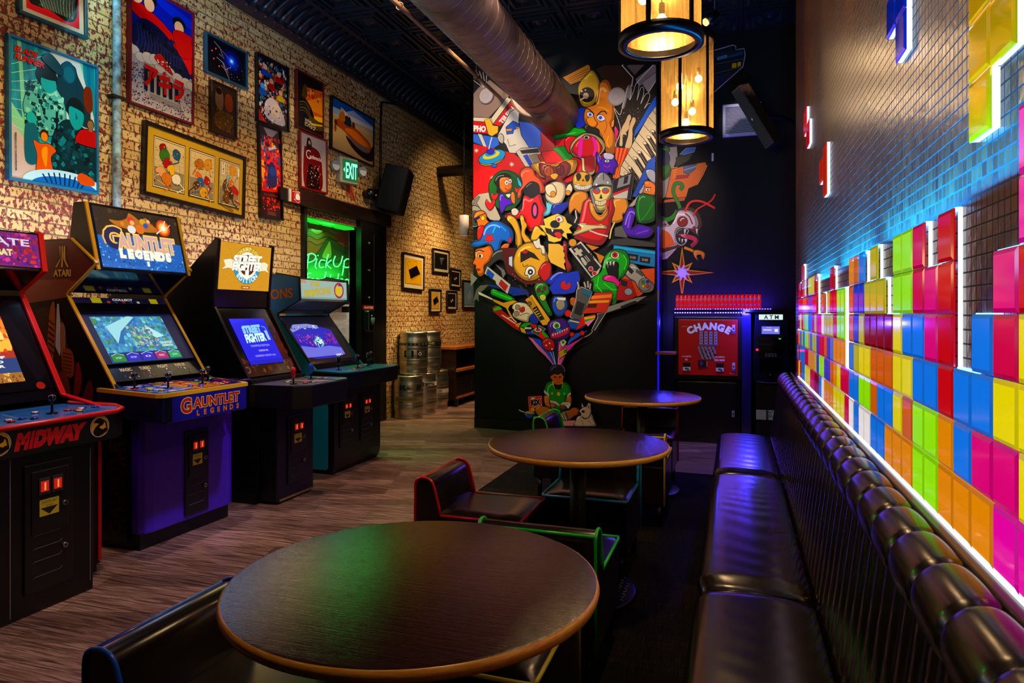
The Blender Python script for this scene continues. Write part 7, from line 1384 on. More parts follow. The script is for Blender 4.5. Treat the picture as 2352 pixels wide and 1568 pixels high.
# yellow skull, grey helmeted skull figure in red and gold
A.blob(c(4, '100,240 160,190 250,190 320,240 335,330 320,400 240,430 150,430 100,370'), '#c89a24', 1.5); A.blob(c(4, '135,230 175,200 200,250 160,300'), BK); A.blob(c(4, '240,240 290,220 300,270 265,310'), BK); A.poly(c(4, '205,300 220,270 240,300'), BK); A.blob(c(4, '115,340 220,360 325,335 310,390 220,410 130,395'), '#e8e0d0', 1)
for i in range(8): A.line(c(4, '%d,345 %d,400' % (135 + 24 * i, 138 + 24 * i)), .9, BK)
A.blob(c(4, '330,360 390,230 460,190 540,250 575,340 560,360 440,345'), '#8a8684', 1.6); A.line(c(4, '465,200 465,290'), 1.6, '#2c2826'); A.ell(*c1(4, 380, 340), 3, 3, '#d8d4d0', .6); A.ell(*c1(4, 515, 318), 3, 3, '#d8d4d0', .6)
A.blob(c(4, '300,420 330,380 560,360 570,500 500,660 430,680 370,660 330,560'), '#8a8684', 1.5); A.blob(c(4, '340,400 440,360 550,370 560,450 520,520 500,620 430,660 380,620 360,520 330,450'), '#d8c484', 1.2); A.ell(*c1(4, 385, 420), 8, 6.5, '#c0481c', 1); A.ell(*c1(4, 490, 415), 8, 6.5, '#c0481c', 1); A.ell(*c1(4, 400, 398), 4, 4, '#3c6c90'); A.ell(*c1(4, 485, 398), 4, 4, '#3c6c90'); A.poly(c(4, '415,510 435,450 455,510'), BK); A.blob(c(4, '365,530 430,545 500,520 490,580 430,600 370,580'), '#e8dcb8', 1)
for i in range(5): A.line(c(4, '%d,535 %d,590' % (385 + 22 * i, 388 + 20 * i)), .9, BK)
A.blob(c(4, '230,510 300,490 330,560 360,640 430,760 520,700 540,520 590,520 600,640 560,760 540,900 430,1070 150,1000 120,930 170,800'), '#c01414', 1.8); A.blob(c(4, '290,560 330,560 380,680 440,720 500,660 520,600 520,700 450,780 380,770 310,680'), '#d8941c', 1.2)
A.blob(c(4, '50,560 100,450 180,415 270,440 280,510 230,560 190,690 120,640 60,700'), '#d08c18', 1.6); A.blob(c(4, '580,520 660,480 750,520 765,660 700,700 700,760 640,800 560,790 600,640'), '#d08c18', 1.6); A.line(c(4, '130,650 145,740 120,800'), 3, '#d8ccb0'); A.blob(c(4, '150,810 260,820 420,830 480,820 510,870 400,870 280,900 120,950 100,930 200,870'), '#dccc98', 1.3); A.line(c(4, '300,890 400,930 520,960'), 3, '#d8d0c0'); A.line(c(4, '600,790 560,880 540,990'), 3.4, '#e0cc90'); A.poly(c(4, '250,1050 420,1090 330,1130 480,1200 430,1300 380,1180'), '#c8861c', 1.2)
# floppy disk, wizard face, green hood, purple sleeve
A.poly(c(4, '580,290 840,180 790,520 570,500'), '#1c1412', 1.2, '#6a6460'); A.poly(c(4, '650,270 800,215 780,340 625,390'), '#8a8684', 1); A.poly(c(4, '720,250 765,235 750,320 705,340'), '#141010', .9); A.poly(c(4, '580,450 775,375 765,400 578,475'), '#c84018'); A.poly(c(4, '578,478 763,405 750,510 600,510'), '#c8beb0', .8)
A.poly(c(4, '810,480 840,420 1000,60 1090,0 1090,200 960,300 900,420 860,500'), '#28489c', 1.3); A.blob(c(4, '970,180 1030,160 1090,200 1090,330 1010,280'), '#9a9aa4', 1.4); A.blob(c(4, '965,300 1085,340 1090,460 1000,470 920,450'), '#d87c1c', 1.3); A.ell(*c1(4, 995, 405), 5.5, 4, '#e8e0d0', 1); A.ell(*c1(4, 997, 406), 2.4, 2.4, '#7a1c10'); A.line(c(4, '950,370 1040,380'), 1.6, '#5a2408'); A.blob(c(4, '920,460 890,440 930,370 960,330 950,400'), '#a8a4a8', 1.1); A.poly(c(4, '760,610 900,450 880,560 800,620'), '#a89c94', 1.2)
A.blob(c(4, '860,540 920,450 1000,460 1090,510 1090,740 1010,800 880,790 850,660'), '#0c5c14', 1.8); A.line(c(4, '900,480 880,640 900,770'), 1.8, '#20b028', sm=4); A.line(c(4, '1060,560 980,700 900,790'), 1.4, '#20a028', sm=4)
A.blob(c(4, '690,820 760,620 850,640 830,760 800,880 900,830 1040,860 1060,920 980,980 800,970 700,920'), '#4c18a0', 1.8); A.line(c(4, '790,700 760,860'), 4, '#8458c8'); A.line(c(4, '860,930 1000,890'), 3, '#7c4cc8')
# dark hi-fi, blue radio, pads and cassette
A.poly(c(4, '560,1000 740,980 1090,1040 1090,1090 560,1060 500,1100'), '#3a3836', 1.2); A.poly(c(4, '600,860 690,830 760,980 600,960'), '#5a5852', 1.1); A.poly(c(4, '590,1060 1090,1130 1080,1330 560,1240'), '#1878b0', 1.5); A.poly(c(4, '600,1070 1090,1140 1090,1180 590,1110'), '#48a8d8', .8)
for x0 in (760, 905): A.poly(c(4, '%d,%d %d,%d %d,%d %d,%d' % (x0, 1165 + (x0 - 760) * .25, x0 + 125, 1185 + (x0 - 760) * .2, x0 + 115, 1255 + (x0 - 760) * .2, x0 - 5, 1235 + (x0 - 760) * .2)), '#140e0e', 1); A.text('0:00', *c1(4, x0 + 58, 1212 + (x0 - 760) * .2), 5.5, '#c8b8b0', rot=-.15)
A.poly(c(5, '1900,330 2280,300 2280,500 2100,640 1830,700 1840,560'), '#d0601c', 1.2)
A.poly(c(4, '50,1110 200,1015 450,1310 400,1430 330,1470'), '#c8c4bc', 1.8); A.poly(c(4, '90,1110 195,1045 430,1330 330,1440'), '#161412', .8)
A.poly(c(4, '110,1115 150,1090 175,1120 200,1105 225,1140 200,1155 225,1185 190,1205 165,1180 140,1195 115,1160 140,1145'), '#b8b0a0', 1)
for i in range(4): A.line(c(4, '%d,%d %d,%d' % (210 + 16 * i, 1225 - 12 * i, 262 + 16 * i, 1290 - 12 * i)), 1.4, '#c8c4bc')
A.blob(c(4, '195,1225 225,1212 275,1280 265,1310 240,1305'), '#b8b4a8', 1); A.ell(*c1(4, 318, 1348), 5, 5, '#b8141c', 1.2, '#c8c4bc'); A.ell(*c1(4, 362, 1402), 5, 5, '#b8141c', 1.2, '#c8c4bc'); A.text('NIN', *c1(4, 325, 1195), 6.5, '#1a1410', rot=-.95, bold=.06)
A.blob(c(5, '1900,340 1980,240 2060,270 2180,420 2270,500 2250,580 2140,600 2080,540 2040,470 1960,420'), '#a09c98', 1.6); A.ell(*c1(5, 2160, 500), 14, 15, '#7c7874', 1.2)
for (x, y, cc_) in ((2140, 470, '#0c8020'), (2195, 465, '#1c30b0'), (2140, 522, '#d8b020'), (2195, 520, '#c01c20')): A.ell(*c1(5, x, y), 3.6, 3.6, cc_, .8)
A.poly(c(5, '1950,320 1975,290 2000,310 2025,340 2000,375 1975,350'), '#1c1a1a', .8); A.poly(c(5, '2060,315 2150,370 2135,405 2050,345'), '#4c4a48', .8)
# green dripping blob with one eye and pink tongue
A.blob(c(5, '1700,120 1760,80 1850,70 1930,100 1975,200 1960,300 1900,400 1850,440 1830,560 1840,650 1800,740 1730,750 1700,820 1660,800 1620,760 1680,700 1760,660 1740,600 1540,590 1530,480 1500,440 1620,350 1650,250 1670,170'), '#18a01c', 2); A.blob(c(5, '1700,240 1830,230 1840,330 1830,430 1740,400 1700,340'), '#0a0806', 1.2); A.ell(*c1(5, 1797, 143), 10, 8.5, '#e8dcc8', 1.1); A.ell(*c1(5, 1797, 140), 6, 6, '#b01414', .8); A.ell(*c1(5, 1797, 138), 2, 2.4, BK)
A.blob(c(5, '1650,410 1700,385 1790,400 1850,460 1950,540 1930,575 1850,550 1780,480 1660,450'), '#d8208c', 1.4)
for x in (1700, 1740, 1780): A.poly(c(5, '%d,225 %d,215 %d,280' % (x - 14, x + 18, x + 4)), '#e8e0d4', .8)
for q in ('1740,110 1700,180', '1900,140 1940,220 1910,320', '1600,400 1580,520', '1660,480 1760,560 1820,560', '1560,500 1640,590'): A.line(c(5, q), 2, '#70e040', sm=4)
# left column: pilot in blue, profile face, streaming hair
A.blob(c(3, '75,710 110,665 180,655 225,700 230,760 260,800 200,850 150,865 120,830 110,780 75,765'), '#c8701c', 1.4); A.poly(c(3, '75,750 140,715 150,740 85,780'), '#101c50', 1); A.ell(*c1(3, 182, 745), 4.5, 5.5, '#c8b838', 1); A.line(c(3, '140,715 210,690'), 2, '#3a2008')
A.blob(c(3, '200,850 270,790 380,780 500,850 545,920 540,1010 500,1050 440,1010 400,1050 380,1140 330,1160 290,1080 230,1060 120,1090 40,1080 50,1040 150,1000 170,920'), '#1860b8', 1.8); A.star(*c1(3, 260, 985), 15, 6, 5, '#c83c14', .3, 1); A.poly(c(3, '480,1010 520,960 525,1010 500,1045'), '#c83c14', 1); A.blob(c(3, '400,1090 440,1050 500,1050 480,1110 440,1150 410,1130'), '#c8701c', 1.2); A.blob(c(3, '120,870 170,830 200,860 160,990 120,1000'), '#b01414', 1.1); A.line(c(3, '340,830 300,920'), 3, '#50a0e0'); A.line(c(3, '400,840 460,900'), 2.4, '#50a0e0')
A.blob(c(3, '290,1180 400,1110 540,1110 550,1190 500,1280 380,1240 260,1330 200,1400 180,1340'), '#2c2826', 1.4); A.blob(c(3, '110,1110 200,1090 270,1070 310,1140 290,1200 260,1260 200,1320 200,1400 160,1440 120,1420 110,1370 90,1350 100,1310 60,1290 90,1220 90,1150'), '#cc7018', 1.7)
A.ell(*c1(3, 155, 1195), 6.5, 5.5, '#e8dcc8', 1.1); A.ell(*c1(3, 150, 1197), 3.2, 4, '#4a1c08'); A.line(c(3, '100,1145 140,1125 200,1140'), 2.6, '#1a0c06'); A.blob(c(3, '95,1340 125,1345 155,1355 130,1370'), '#a01c14', .8); A.poly(c(3, '30,1390 120,1460 60,1540 30,1560'), '#7c7874', 1)
# 3-D glasses, blaster, boat
A.poly(c(5, '150,560 230,500 520,520 720,560 760,620 560,640 420,560 260,520 160,600'), '#0c2c80', 1.1); A.poly(c(5, '340,250 450,320 470,370 430,430 410,340'), '#6a6864', 1.1); A.poly(c(5, '205,370 245,275 530,500 490,620 350,500 340,460'), '#b8b0a4', 1.8); A.poly(c(5, '230,370 250,310 328,380 300,440'), '#0c48b0', 1.2); A.poly(c(5, '385,495 410,440 495,520 462,585'), '#a81c18', 1.2)
A.poly(c(5, '60,715 110,560 160,510 260,500 210,560 140,620 140,720 110,680'), '#5c5850', 1.1); A.poly(c(5, '130,580 310,670 320,700 140,625'), '#d0c8b4', 1.3); A.blob(c(5, '290,570 330,560 560,660 550,720 320,640 285,610'), '#0c8c18', 1.5); A.line(c(5, '310,590 540,680'), 2.2, '#60e060'); A.poly(c(5, '305,670 440,720 560,690 610,710 520,760 500,800 580,940 540,930 470,790 320,710'), '#c89a14', 1.5)
# red snowboard strip, simple game disc, black stick
A.poly(c(5, '305,780 350,750 640,990 640,1070 560,1030 310,830'), '#a01418', 1.4); A.poly(c(5, '310,790 380,760 430,800 330,830'), '#5ca01c', 1); A.line(c(5, '420,870 640,1010'), 2.4, '#e0c8b0'); A.line(c(5, '480,910 540,900 600,960'), 2, '#e0c8b0'); A.poly(c(5, '580,980 660,960 650,1040 590,1010'), '#c8881c', 1)
A.ell(*c1(5, 740, 1030), 20, 15, '#0a0a0a', 1.2); A.poly(c(5, '640,1010 690,970 800,960 760,990 690,1030'), '#0c8c20', .8); A.poly(c(5, '800,960 860,1010 830,1050 760,990'), '#b01414', .8); A.poly(c(5, '640,1020 700,1040 720,1100 660,1080'), '#c8a01c', .8); A.poly(c(5, '720,1070 800,1080 810,1110 730,1105'), '#1c3ca8', .8); A.text('simon', *c1(5, 742, 1028), 5, '#e8e0d8', rot=.0, w=15, bold=.04)
A.poly(c(5, '780,1075 880,1000 955,1040 880,1130'), '#3c3a38', 1.2, '#a8a4a0'); A.ell(*c1(5, 862, 1052), 9, 5.5, '#b8b0a8', .8); A.ell(*c1(5, 862, 1052), 5, 3, '#8a2018'); A.line(c(5, '860,1040 835,935'), 3.6, '#1c1a1a')
# pale shaggy animal head shape, walkie-talkie, green skull charm
A.blob(c(5, '560,740 620,715 720,730 780,780 830,850 760,900 740,960 620,930 550,880 570,820 545,790'), '#c8bca0', 1.5); A.ell(*c1(5, 615, 775), 6, 6, '#8a7a68', .9); A.ell(*c1(5, 605, 855), 6, 6, '#8a7a68', .9); A.blob(c(5, '635,800 690,770 700,820 660,840'), '#a01c24', .9); A.line(c(5, '640,880 720,850 760,860'), 1.4, '#5a4c3c', sm=4)
A.ell(*c1(5, 820, 920), 11, 12, '#0c2c90', 1.1); A.poly(c(5, '705,690 800,620 1010,920 1000,990 920,1000'), '#d0a020', 1.6); A.poly(c(5, '715,700 780,655 900,850 860,880'), '#b08414', .9); A.ell(*c1(5, 760, 735), 5, 5, '#6a4c14', 1); A.poly(c(5, '800,790 850,760 945,925 890,940'), '#1c1814', .8)
for i in range(4): A.line(c(5, '%d,%d %d,%d' % (815 + 18 * i, 815 + 26 * i, 850 + 18 * i, 795 + 26 * i)), 1.6, '#d0b868')
A.line(c(5, '640,510 690,570 760,660'), 3.4, '#2c2a2a')
A.blob(c(5, '820,520 870,455 940,460 995,530 1000,600 960,660 980,730 1040,860 1000,880 940,800 880,700 840,620'), '#2c6c1c', 1.6); A.poly(c(5, '845,555 890,540 900,585 860,600'), '#5a1c10', 1); A.poly(c(5, '920,540 960,520 970,565 935,575'), '#5a1c10', 1); A.poly(c(5, '900,600 920,570 940,600'), BK); A.blob(c(5, '885,640 940,620 965,660 940,700 900,690'), '#a8b060', 1)
# yellow upside-down round toy with long feet
A.poly(c(3, '420,1100 560,1100 1000,1250 1020,1500 700,1540 480,1400 420,1200'), '#4a0c10'); A.scatter(*c1(3, 460, 1300), *c1(3, 900, 1560), 30, .6, 1.6, ['#d0a8a0', '#c88c3c'], 3, 4)
A.blob(c(3, '480,720 520,710 590,760 640,900 660,1080 600,1110 590,960 540,840 480,770'), '#d0a01c', 1.6); A.blob(c(3, '630,720 670,710 690,780 720,830 690,920 760,1010 790,1060 720,1080 650,960 650,850'), '#d0a01c', 1.6)
A.blob(c(3, '560,1200 620,1090 740,1030 860,1060 950,1150 970,1280 920,1400 820,1480 700,1490 600,1420 550,1320'), '#d0a01c', 2); A.poly(c(3, '640,1150 700,1120 800,1170 870,1250 760,1210 640,1275'), '#1a0c06', 1.3); A.poly(c(3, '645,1150 690,1125 730,1140 700,1170'), '#b02018'); A.blob(c(3, '710,1340 760,1315 810,1345 815,1410 770,1440 740,1480 725,1430 690,1420'), '#e0dcd8', 1.4); A.ell(*c1(3, 757, 1388), 6, 6.5, BK); A.ell(*c1(3, 757, 1388), 2, 2.4, '#fff'); A.line(c(3, '665,1290 680,1325 730,1300'), 1.4, BK, sm=4)
A.blob(c(3, '795,980 860,975 880,1060 920,1080 940,1170 900,1180 880,1110 830,1110 790,1040'), '#d8d0c0', 1.3); A.blob(c(3, '850,1390 910,1280 980,1270 1010,1340 980,1480 920,1500 880,1450'), '#a81014', 1.2); A.poly(c(3, '500,1210 545,1200 545,1330 500,1300'), '#c8c8d8', 1.1)
# shaggy cream animal with open mouth
A.blob(c(3, '800,860 840,840 900,900 960,920 930,960 880,950 830,1010 760,1000'), '#d8b060', 1.3); A.poly(c(3, '860,830 930,830 910,760 1000,720 1080,690 1170,730 1200,800 1260,830 1220,870 1260,930 1190,930 1200,1000 1140,960 1120,1020 1040,1040 970,1020 960,960 900,880'), '#dcc070', 1.8)
A.ell(*c1(3, 1050, 820), 10.5, 8.5, BK, 1); A.blob(c(3, '1060,740 1120,720 1150,780 1110,800 1075,790'), '#e8e4dc', 1.1); A.ell(*c1(3, 1095, 765), 3.4, 4.4, '#a83020'); A.poly(c(3, '930,860 1000,880 1130,880 1160,910 1100,980 1040,970 950,920'), '#2c0c08', 1.1); A.blob(c(3, '1040,930 1100,910 1135,950 1110,985 1070,975'), '#c81c38', 1); A.poly(c(3, '1005,880 1035,885 1020,915'), '#fff', .6)
A.poly(c(3, '970,1050 1100,1050 1170,1100 1150,1140 1180,1180 1160,1220 1185,1260 1160,1290 1180,1370 1000,1280 960,1200 970,1150'), '#d8b068', 1.6)
A.blob(c(3, '1150,1030 1190,1040 1200,1220 1250,1330 1200,1390 1180,1300 1170,1180'), '#901010', 1.1); A.ell(*c1(3, 1262, 1040), 9, 9, '#c8901c', 1.2)
# blue cape, helmet visor, power glove forearm, shoe
A.blob(c(3, '940,1500 1080,1390 1250,1400 1330,1370 1340,1450 1320,1560 1100,1568 1000,1540'), '#0c38b0', 1.3); A.poly(c(5, '1000,540 1130,380 1360,330 1385,440 1310,600 1190,620 1050,620'), '#0c38b0', 1.7); A.ell(*c1(5, 1205, 510), 12, 11, '#a8141c', .8); A.poly(c(5, '1180,420 1260,470 1210,510'), '#0c38b0')
A.blob(c(5, '1050,660 1120,640 1200,660 1230,760 1190,860 1110,890 1045,800'), '#0c48b0', 1.6); A.blob(c(5, '1095,700 1180,690 1200,770 1150,820 1095,790'), '#8a8478', 1.2); A.poly(c(5, '1100,655 1210,660 1200,700 1110,690'), '#d8d4cc', .9)
A.ell(*c1(5, 1235, 852), 7.5, 8, '#c8401c', 1.2); A.blob(c(5, '1260,680 1300,655 1340,690 1320,760 1270,750'), '#a85818', 1)
for q in ('1350,470 1365,520 1345,600', '1430,470 1450,540', '1475,460 1480,540', '1510,490 1500,560'): A.line(c(5, q), 5, '#1a1816'); A.line(c(5, q), 3.4, '#a8a098')
A.poly(c(5, '1340,570 1400,530 1530,590 1500,680 1410,900 1370,950 1260,900 1330,700'), '#4c4a48', 1.6, '#a8a49c'); A.poly(c(5, '1415,550 1530,590 1505,650 1410,610'), '#2c5c78', .9); A.poly(c(5, '1350,700 1440,740 1390,880 1310,850'), '#16161a', .8); A.blob(c(5, '1230,930 1300,920 1450,960 1440,1010 1370,1050 1260,1040 1225,990'), '#1048a0', 1.4); A.line(c(5, '1260,940 1400,970'), 3, '#d8b838')
A.poly(c(5, '1560,600 1780,590 1770,680 1700,840 1400,860 1450,790 1520,680'), '#b84414', 1.4); A.poly(c(5, '1530,640 1770,620 1765,660 1510,680'), '#e08c1c'); A.poly(c(5, '1500,700 1740,690 1730,720 1490,730'), '#e0a030'); A.poly(c(5, '1480,740 1590,735 1580,780 1470,785'), '#3a1008', .8)
A.poly(c(5, '1880,430 2000,450 2070,640 1960,700 1820,690 1840,560'), '#a01414', 1.3); A.poly(c(5, '1880,440 1960,470 1950,530 1880,510'), '#141820', .8); A.ell(*c1(5, 1970, 590), 9, 8, '#8a9aa4', .9)
A.poly(c(5, '1810,740 2060,660 2200,640 2060,730 1880,790 1700,850 1720,770'), '#8a857c', 1.4); A.poly(c(5, '1870,770 2050,700 2090,720 1890,790'), '#1a1816', .8); A.poly(c(5, '1590,860 1700,840 1560,1060 1530,1040 1600,900'), '#3a3a3e', 1.3, '#c8c4bc')
# purple monster ball with green eye, red die shape, rainbow ribbons
A.poly(c(5, '900,1060 960,1120 1010,1170 960,1200 880,1130'), '#c83818'); A.poly(c(5, '920,1050 980,1110 1010,1150 1010,1180 930,1110'), '#1c9c30'); A.poly(c(5, '1400,900 1560,860 1580,890 1450,990 1330,1060'), '#c83818', .8); A.poly(c(5, '1430,900 1570,880 1560,910 1450,960'), '#e8b818'); A.poly(c(5, '1440,930 1560,905 1500,960 1440,980'), '#1c9c40'); A.poly(c(5, '1440,960 1570,910 1480,1010'), '#e890b8')
A.poly(c(5, '750,1135 900,1200 1000,1330 1090,1497 1070,1500 960,1370 870,1290'), '#d87cb0', .9); A.poly(c(5, '790,1140 900,1170 1040,1330 1095,1497 1085,1497 980,1340'), '#1c50c8', .9); A.poly(c(5, '1000,1200 1120,1190 1105,1497 1090,1497 1050,1340'), '#101430'); A.line(c(5, '960,1220 1030,1330 1090,1490'), 1.3, '#a8b8e8'); A.line(c(5, '1040,1250 1090,1490'), 1.3, '#c8d0f0')
A.poly(c(5, '1120,1190 1230,1240 1440,1130 1470,1110 1330,1220 1220,1330 1150,1497 1105,1497'), '#d0549c', .9); A.poly(c(5, '1240,1190 1300,1100 1480,1060 1300,1180 1220,1250'), '#3c58c8', .8); A.line(c(5, '1140,1230 1120,1480'), 1.6, '#f0b0d0'); A.line(c(5, '1200,1300 1130,1480'), 1.6, '#f0b0d0')
A.blob(c(5, '1000,960 1080,925 1180,915 1240,980 1260,1060 1230,1150 1100,1190 1020,1130 990,1040'), '#3c1478', 1.8); A.ell(*c1(5, 1098, 1000), 9, 8.5, '#c8d0b0', 1.1); A.ell(*c1(5, 1100, 1002), 5, 5, '#1c8c30', .8); A.ell(*c1(5, 1100, 1002), 2, 2, BK); A.blob(c(5, '1020,1110 1080,1080 1160,1070 1250,1010 1250,1090 1130,1150 1040,1160'), '#b02c58', 1.2)
A.ell(*c1(5, 1125, 1060), 8, 5, '#1c6cc0', 1.1)
for i in range(7): A.poly(c(5, '%d,%d %d,%d %d,%d' % (1045 + 28 * i, 1110 - 12 * i, 1067 + 28 * i, 1102 - 12 * i, 1058 + 28 * i, 1135 - 12 * i)), '#e8e0d0', .6)
A.ell(*c1(5, 1287, 1108), 5.5, 5.5, '#c84018', 1.2); A.ell(*c1(5, 1412, 1090), 5.5, 5.5, '#c84018', 1.2); A.blob(c(5, '920,1200 980,1150 1060,1180 1080,1260 1050,1310 960,1290'), '#a80c14', 1.4)
for (x, y) in ((975, 1240), (1045, 1285), (1015, 1215)): A.ell(*c1(5, x, y), 1.8, 1.8, '#f0e0e0')
A.poly(c(5, '1140,1190 1190,1165 1225,1200 1180,1260 1150,1240'), '#c8d0a8', 1.1); A.poly(c(5, '1160,1195 1185,1180 1200,1205 1175,1225'), '#1c6c40'); A.poly(c(5, '1120,1320 1215,1265 1225,1340 1140,1400'), '#d0a01c', 1.3); A.poly(c(5, '1190,1300 1220,1280 1218,1325 1192,1340'), '#1c8c40', .8); A.line(c(5, '1440,1140 1500,1110 1535,1070 1520,1050'), 1.2, '#c8c4bc', sm=4)
# the seated reader, cereal box, bowl and dog (one painting)
A.blob(c(6, '560,850 800,840 805,1100 580,1120'), '#0a0706'); A.poly(c(6, '562,852 798,838 806,1060 580,1100'), '#c8401c', 1, '#e8a070'); A.poly(c(6, '600,870 690,862 645,912'), '#e8dcd0'); A.text('KiX', *c1(6, 695, 950), 12, '#141010', w=23, rot=.12, bold=.08, out='#e8d8c8', ow=.05); A.line(c(6, '610,1060 790,1000'), 1.2, '#e8c0a0'); A.ell(*c1(6, 640, 1085), 5, 4, '#d8a860')
A.blob(c(6, '680,1060 740,1025 860,1025 960,1060 990,1110 870,1190 770,1210 700,1140'), '#b07028', .8); A.blob(c(6, '1140,1140 1260,1100 1380,1040 1460,1070 1480,1150 1380,1200 1280,1270 1180,1260'), '#a85c18', .8); A.poly(c(6, '1140,1165 1190,1145 1250,1255 1200,1270'), '#c8bca8'); A.poly(c(6, '1165,1165 1185,1150 1230,1260 1210,1265'), '#8a1c20'); A.poly(c(6, '1200,1130 1240,1120 1290,1245 1255,1255'), '#1c5470')
A.blob(c(6, '640,1210 700,1190 780,1230 720,1275 650,1250'), '#b07030', .8); A.poly(c(6, '1180,1280 1400,1265 1420,1370 1190,1370'), '#c07080', .8)
for i in range(8): A.line(c(6, '%d,1275 %d,1365' % (1200 + 26 * i, 1192 + 26 * i)), 1.2, '#e8c8c8')
A.poly(c(6, '960,1060 1280,1060 1180,1130 1000,1130'), '#0c3c10')
A.blob(c(6, '845,830 940,830 960,900 960,960 1000,1020 1080,1010 1060,1060 960,1050 860,990'), '#c07020', .8); A.blob(c(6, '1245,830 1325,830 1335,950 1300,1030 1250,1080 1170,1060 1160,1020 1250,1000 1260,930'), '#c07020', .8)
A.blob(c(6, '880,620 1000,575 1040,690 1130,690 1165,575 1290,640 1330,790 1250,840 1240,960 1260,1060 1100,1105 980,1060 940,960 940,860 845,790'), '#127c1c', .9); A.poly(c(6, '848,725 930,800 938,860 842,775'), '#c8d0c8', .6); A.poly(c(6, '1320,765 1325,810 1255,850 1262,810'), '#c8d0c8', .6); A.poly(c(6, '985,580 1005,575 1040,690 1025,690'), '#c8b870'); A.poly(c(6, '1165,580 1178,580 1170,690 1150,670'), '#c8b870'); A.blob(c(6, '1020,620 1100,650 1165,620 1150,700 1100,720 1040,700'), '#0a0606'); A.ell(*c1(6, 1105, 800), 4.4, 5, '#d8b060', .8); A.ell(*c1(6, 1210, 795), 2.8, 3.2, '#58c080'); A.ell(*c1(6, 990, 790), 2.6, 3, '#a8a030')
A.blob(c(6, '940,420 960,330 1030,285 1150,290 1210,370 1220,440 1190,480 1180,520 1000,520 970,480'), '#0c0606', .8); A.blob(c(6, '985,470 1040,450 1100,460 1140,430 1180,480 1180,560 1150,620 1095,635 1040,620 1000,570'), '#c06820', None); A.blob(c(6, '975,470 1050,440 1110,455 1150,420 1120,400 1000,400'), '#0c0606'); A.ell(*c1(6, 1045, 505), 3.4, 1.4, '#3a1408'); A.ell(*c1(6, 1130, 503), 3.2, 1.4, '#3a1408'); A.line(c(6, '1020,485 1068,488'), 1, '#2a0c06'); A.line(c(6, '1110,487 1155,485'), 1, '#2a0c06'); A.line(c(6, '1095,500 1085,555 1105,560'), 1, '#8a3c10'); A.line(c(6, '1065,590 1095,597 1125,590'), 1.4, '#8a1c14'); A.blob(c(6, '960,490 985,485 990,530 975,530'), '#b86020'); A.blob(c(6, '1180,485 1200,490 1190,525'), '#b86020'); A.line(c(6, '1150,285 1200,330 1215,400'), .9, '#a8a4b0', sm=4); A.line(c(6, '955,400 970,320 1010,290'), 1.6, '#3c3080', sm=4)
A.poly(c(6, '955,910 1060,930 1130,990 1110,1020 1040,980 960,950'), '#d8ccc4', .8); A.poly(c(6, '1130,990 1180,945 1300,940 1328,985 1280,1065 1230,1010 1150,1000'), '#d8ccc4', .8); A.line(c(6, '1130,990 1125,1030'), 1.6, '#5a1c20'); A.line(c(6, '980,935 1110,1005'), 1, '#8a3c40'); A.line(c(6, '1150,985 1300,975'), 1, '#8a3c40'); A.blob(c(6, '960,975 1020,975 1050,1010 1010,1050 970,1030'), '#b06820', .8); A.blob(c(6, '1150,1010 1210,1000 1230,1050 1190,1080 1150,1060'), '#7a3c14', .8)
A.blob(c(6, '495,1150 530,1110 600,1100 660,1125 680,1160'), '#b89858', .6); A.scatter(*c1(6, 510, 1110), *c1(6, 660, 1155), 30, .5, 1.1, ['#d8c080', '#8a6a30'], 4, 5); A.blob(c(6, '495,1150 580,1160 670,1155 650,1200 600,1235 540,1215'), '#1450c0', .8); A.line(c(6, '400,1080 440,1105 495,1120'), 2.2, '#c8c8c8')
A.blob(c(6, '1470,1120 1450,1150 1480,1190 1550,1220 1580,1240 1640,1220 1680,1160 1690,1080 1660,1020 1620,1020 1560,1030 1490,1080'), '#c8b0a0', .8); A.poly(c(6, '1515,955 1560,1020 1520,1045'), '#c8b0a0', .7); A.poly(c(6, '1600,1030 1640,955 1680,975 1675,1090'), '#c8b0a0', .7); A.poly(c(6, '1625,1030 1655,980 1665,1070'), '#8a5c50'); A.blob(c(6, '1410,1280 1430,1220 1480,1190 1560,1240 1620,1235 1690,1150 1740,1260 1755,1375 1400,1375'), '#c8b0a0', .8); A.ell(*c1(6, 1545, 1110), 4, 3, '#140a08'); A.blob(c(6, '1450,1120 1480,1110 1510,1150 1500,1185 1460,1170'), '#1c1010'); A.line(c(6, '1560,1240 1640,1225 1680,1160'), 1.8, '#4a2c24', sm=4); A.line(c(6, '1500,1260 1540,1300 1540,1370'), 1, '#7a5c50', sm=3); A.line(c(6, '1640,1270 1690,1330'), 1, '#7a5c50')
A.done('painted_figures', t, PV(.48, spec=.3))
# discs on the wall
def disc(u, v, label):
    p = onp(u, v, MO, NW); t = thing('wall_disc', label, 'access point', p)
    B('#b8aaa4').cyl(p, p + NW * .02, .102, n=36).cyl(p + NW * .02, p + NW * .034, .102, .085, n=36).done('dome', t, PV(.45)); q = p + NW * .035
    B('#a39690').cyl(q - NW * .002, q, .038, n=28).cyl(q, q + NW * .001, .034, n=28, col='#b8aaa4').done('centre_ring', t, PV(.4))
disc(1118.5, 221, 'white round disc on the grey painted roof left of the duct end'); disc(1416.5, 222.5, 'white round disc right of the duct end on the painted orange head')
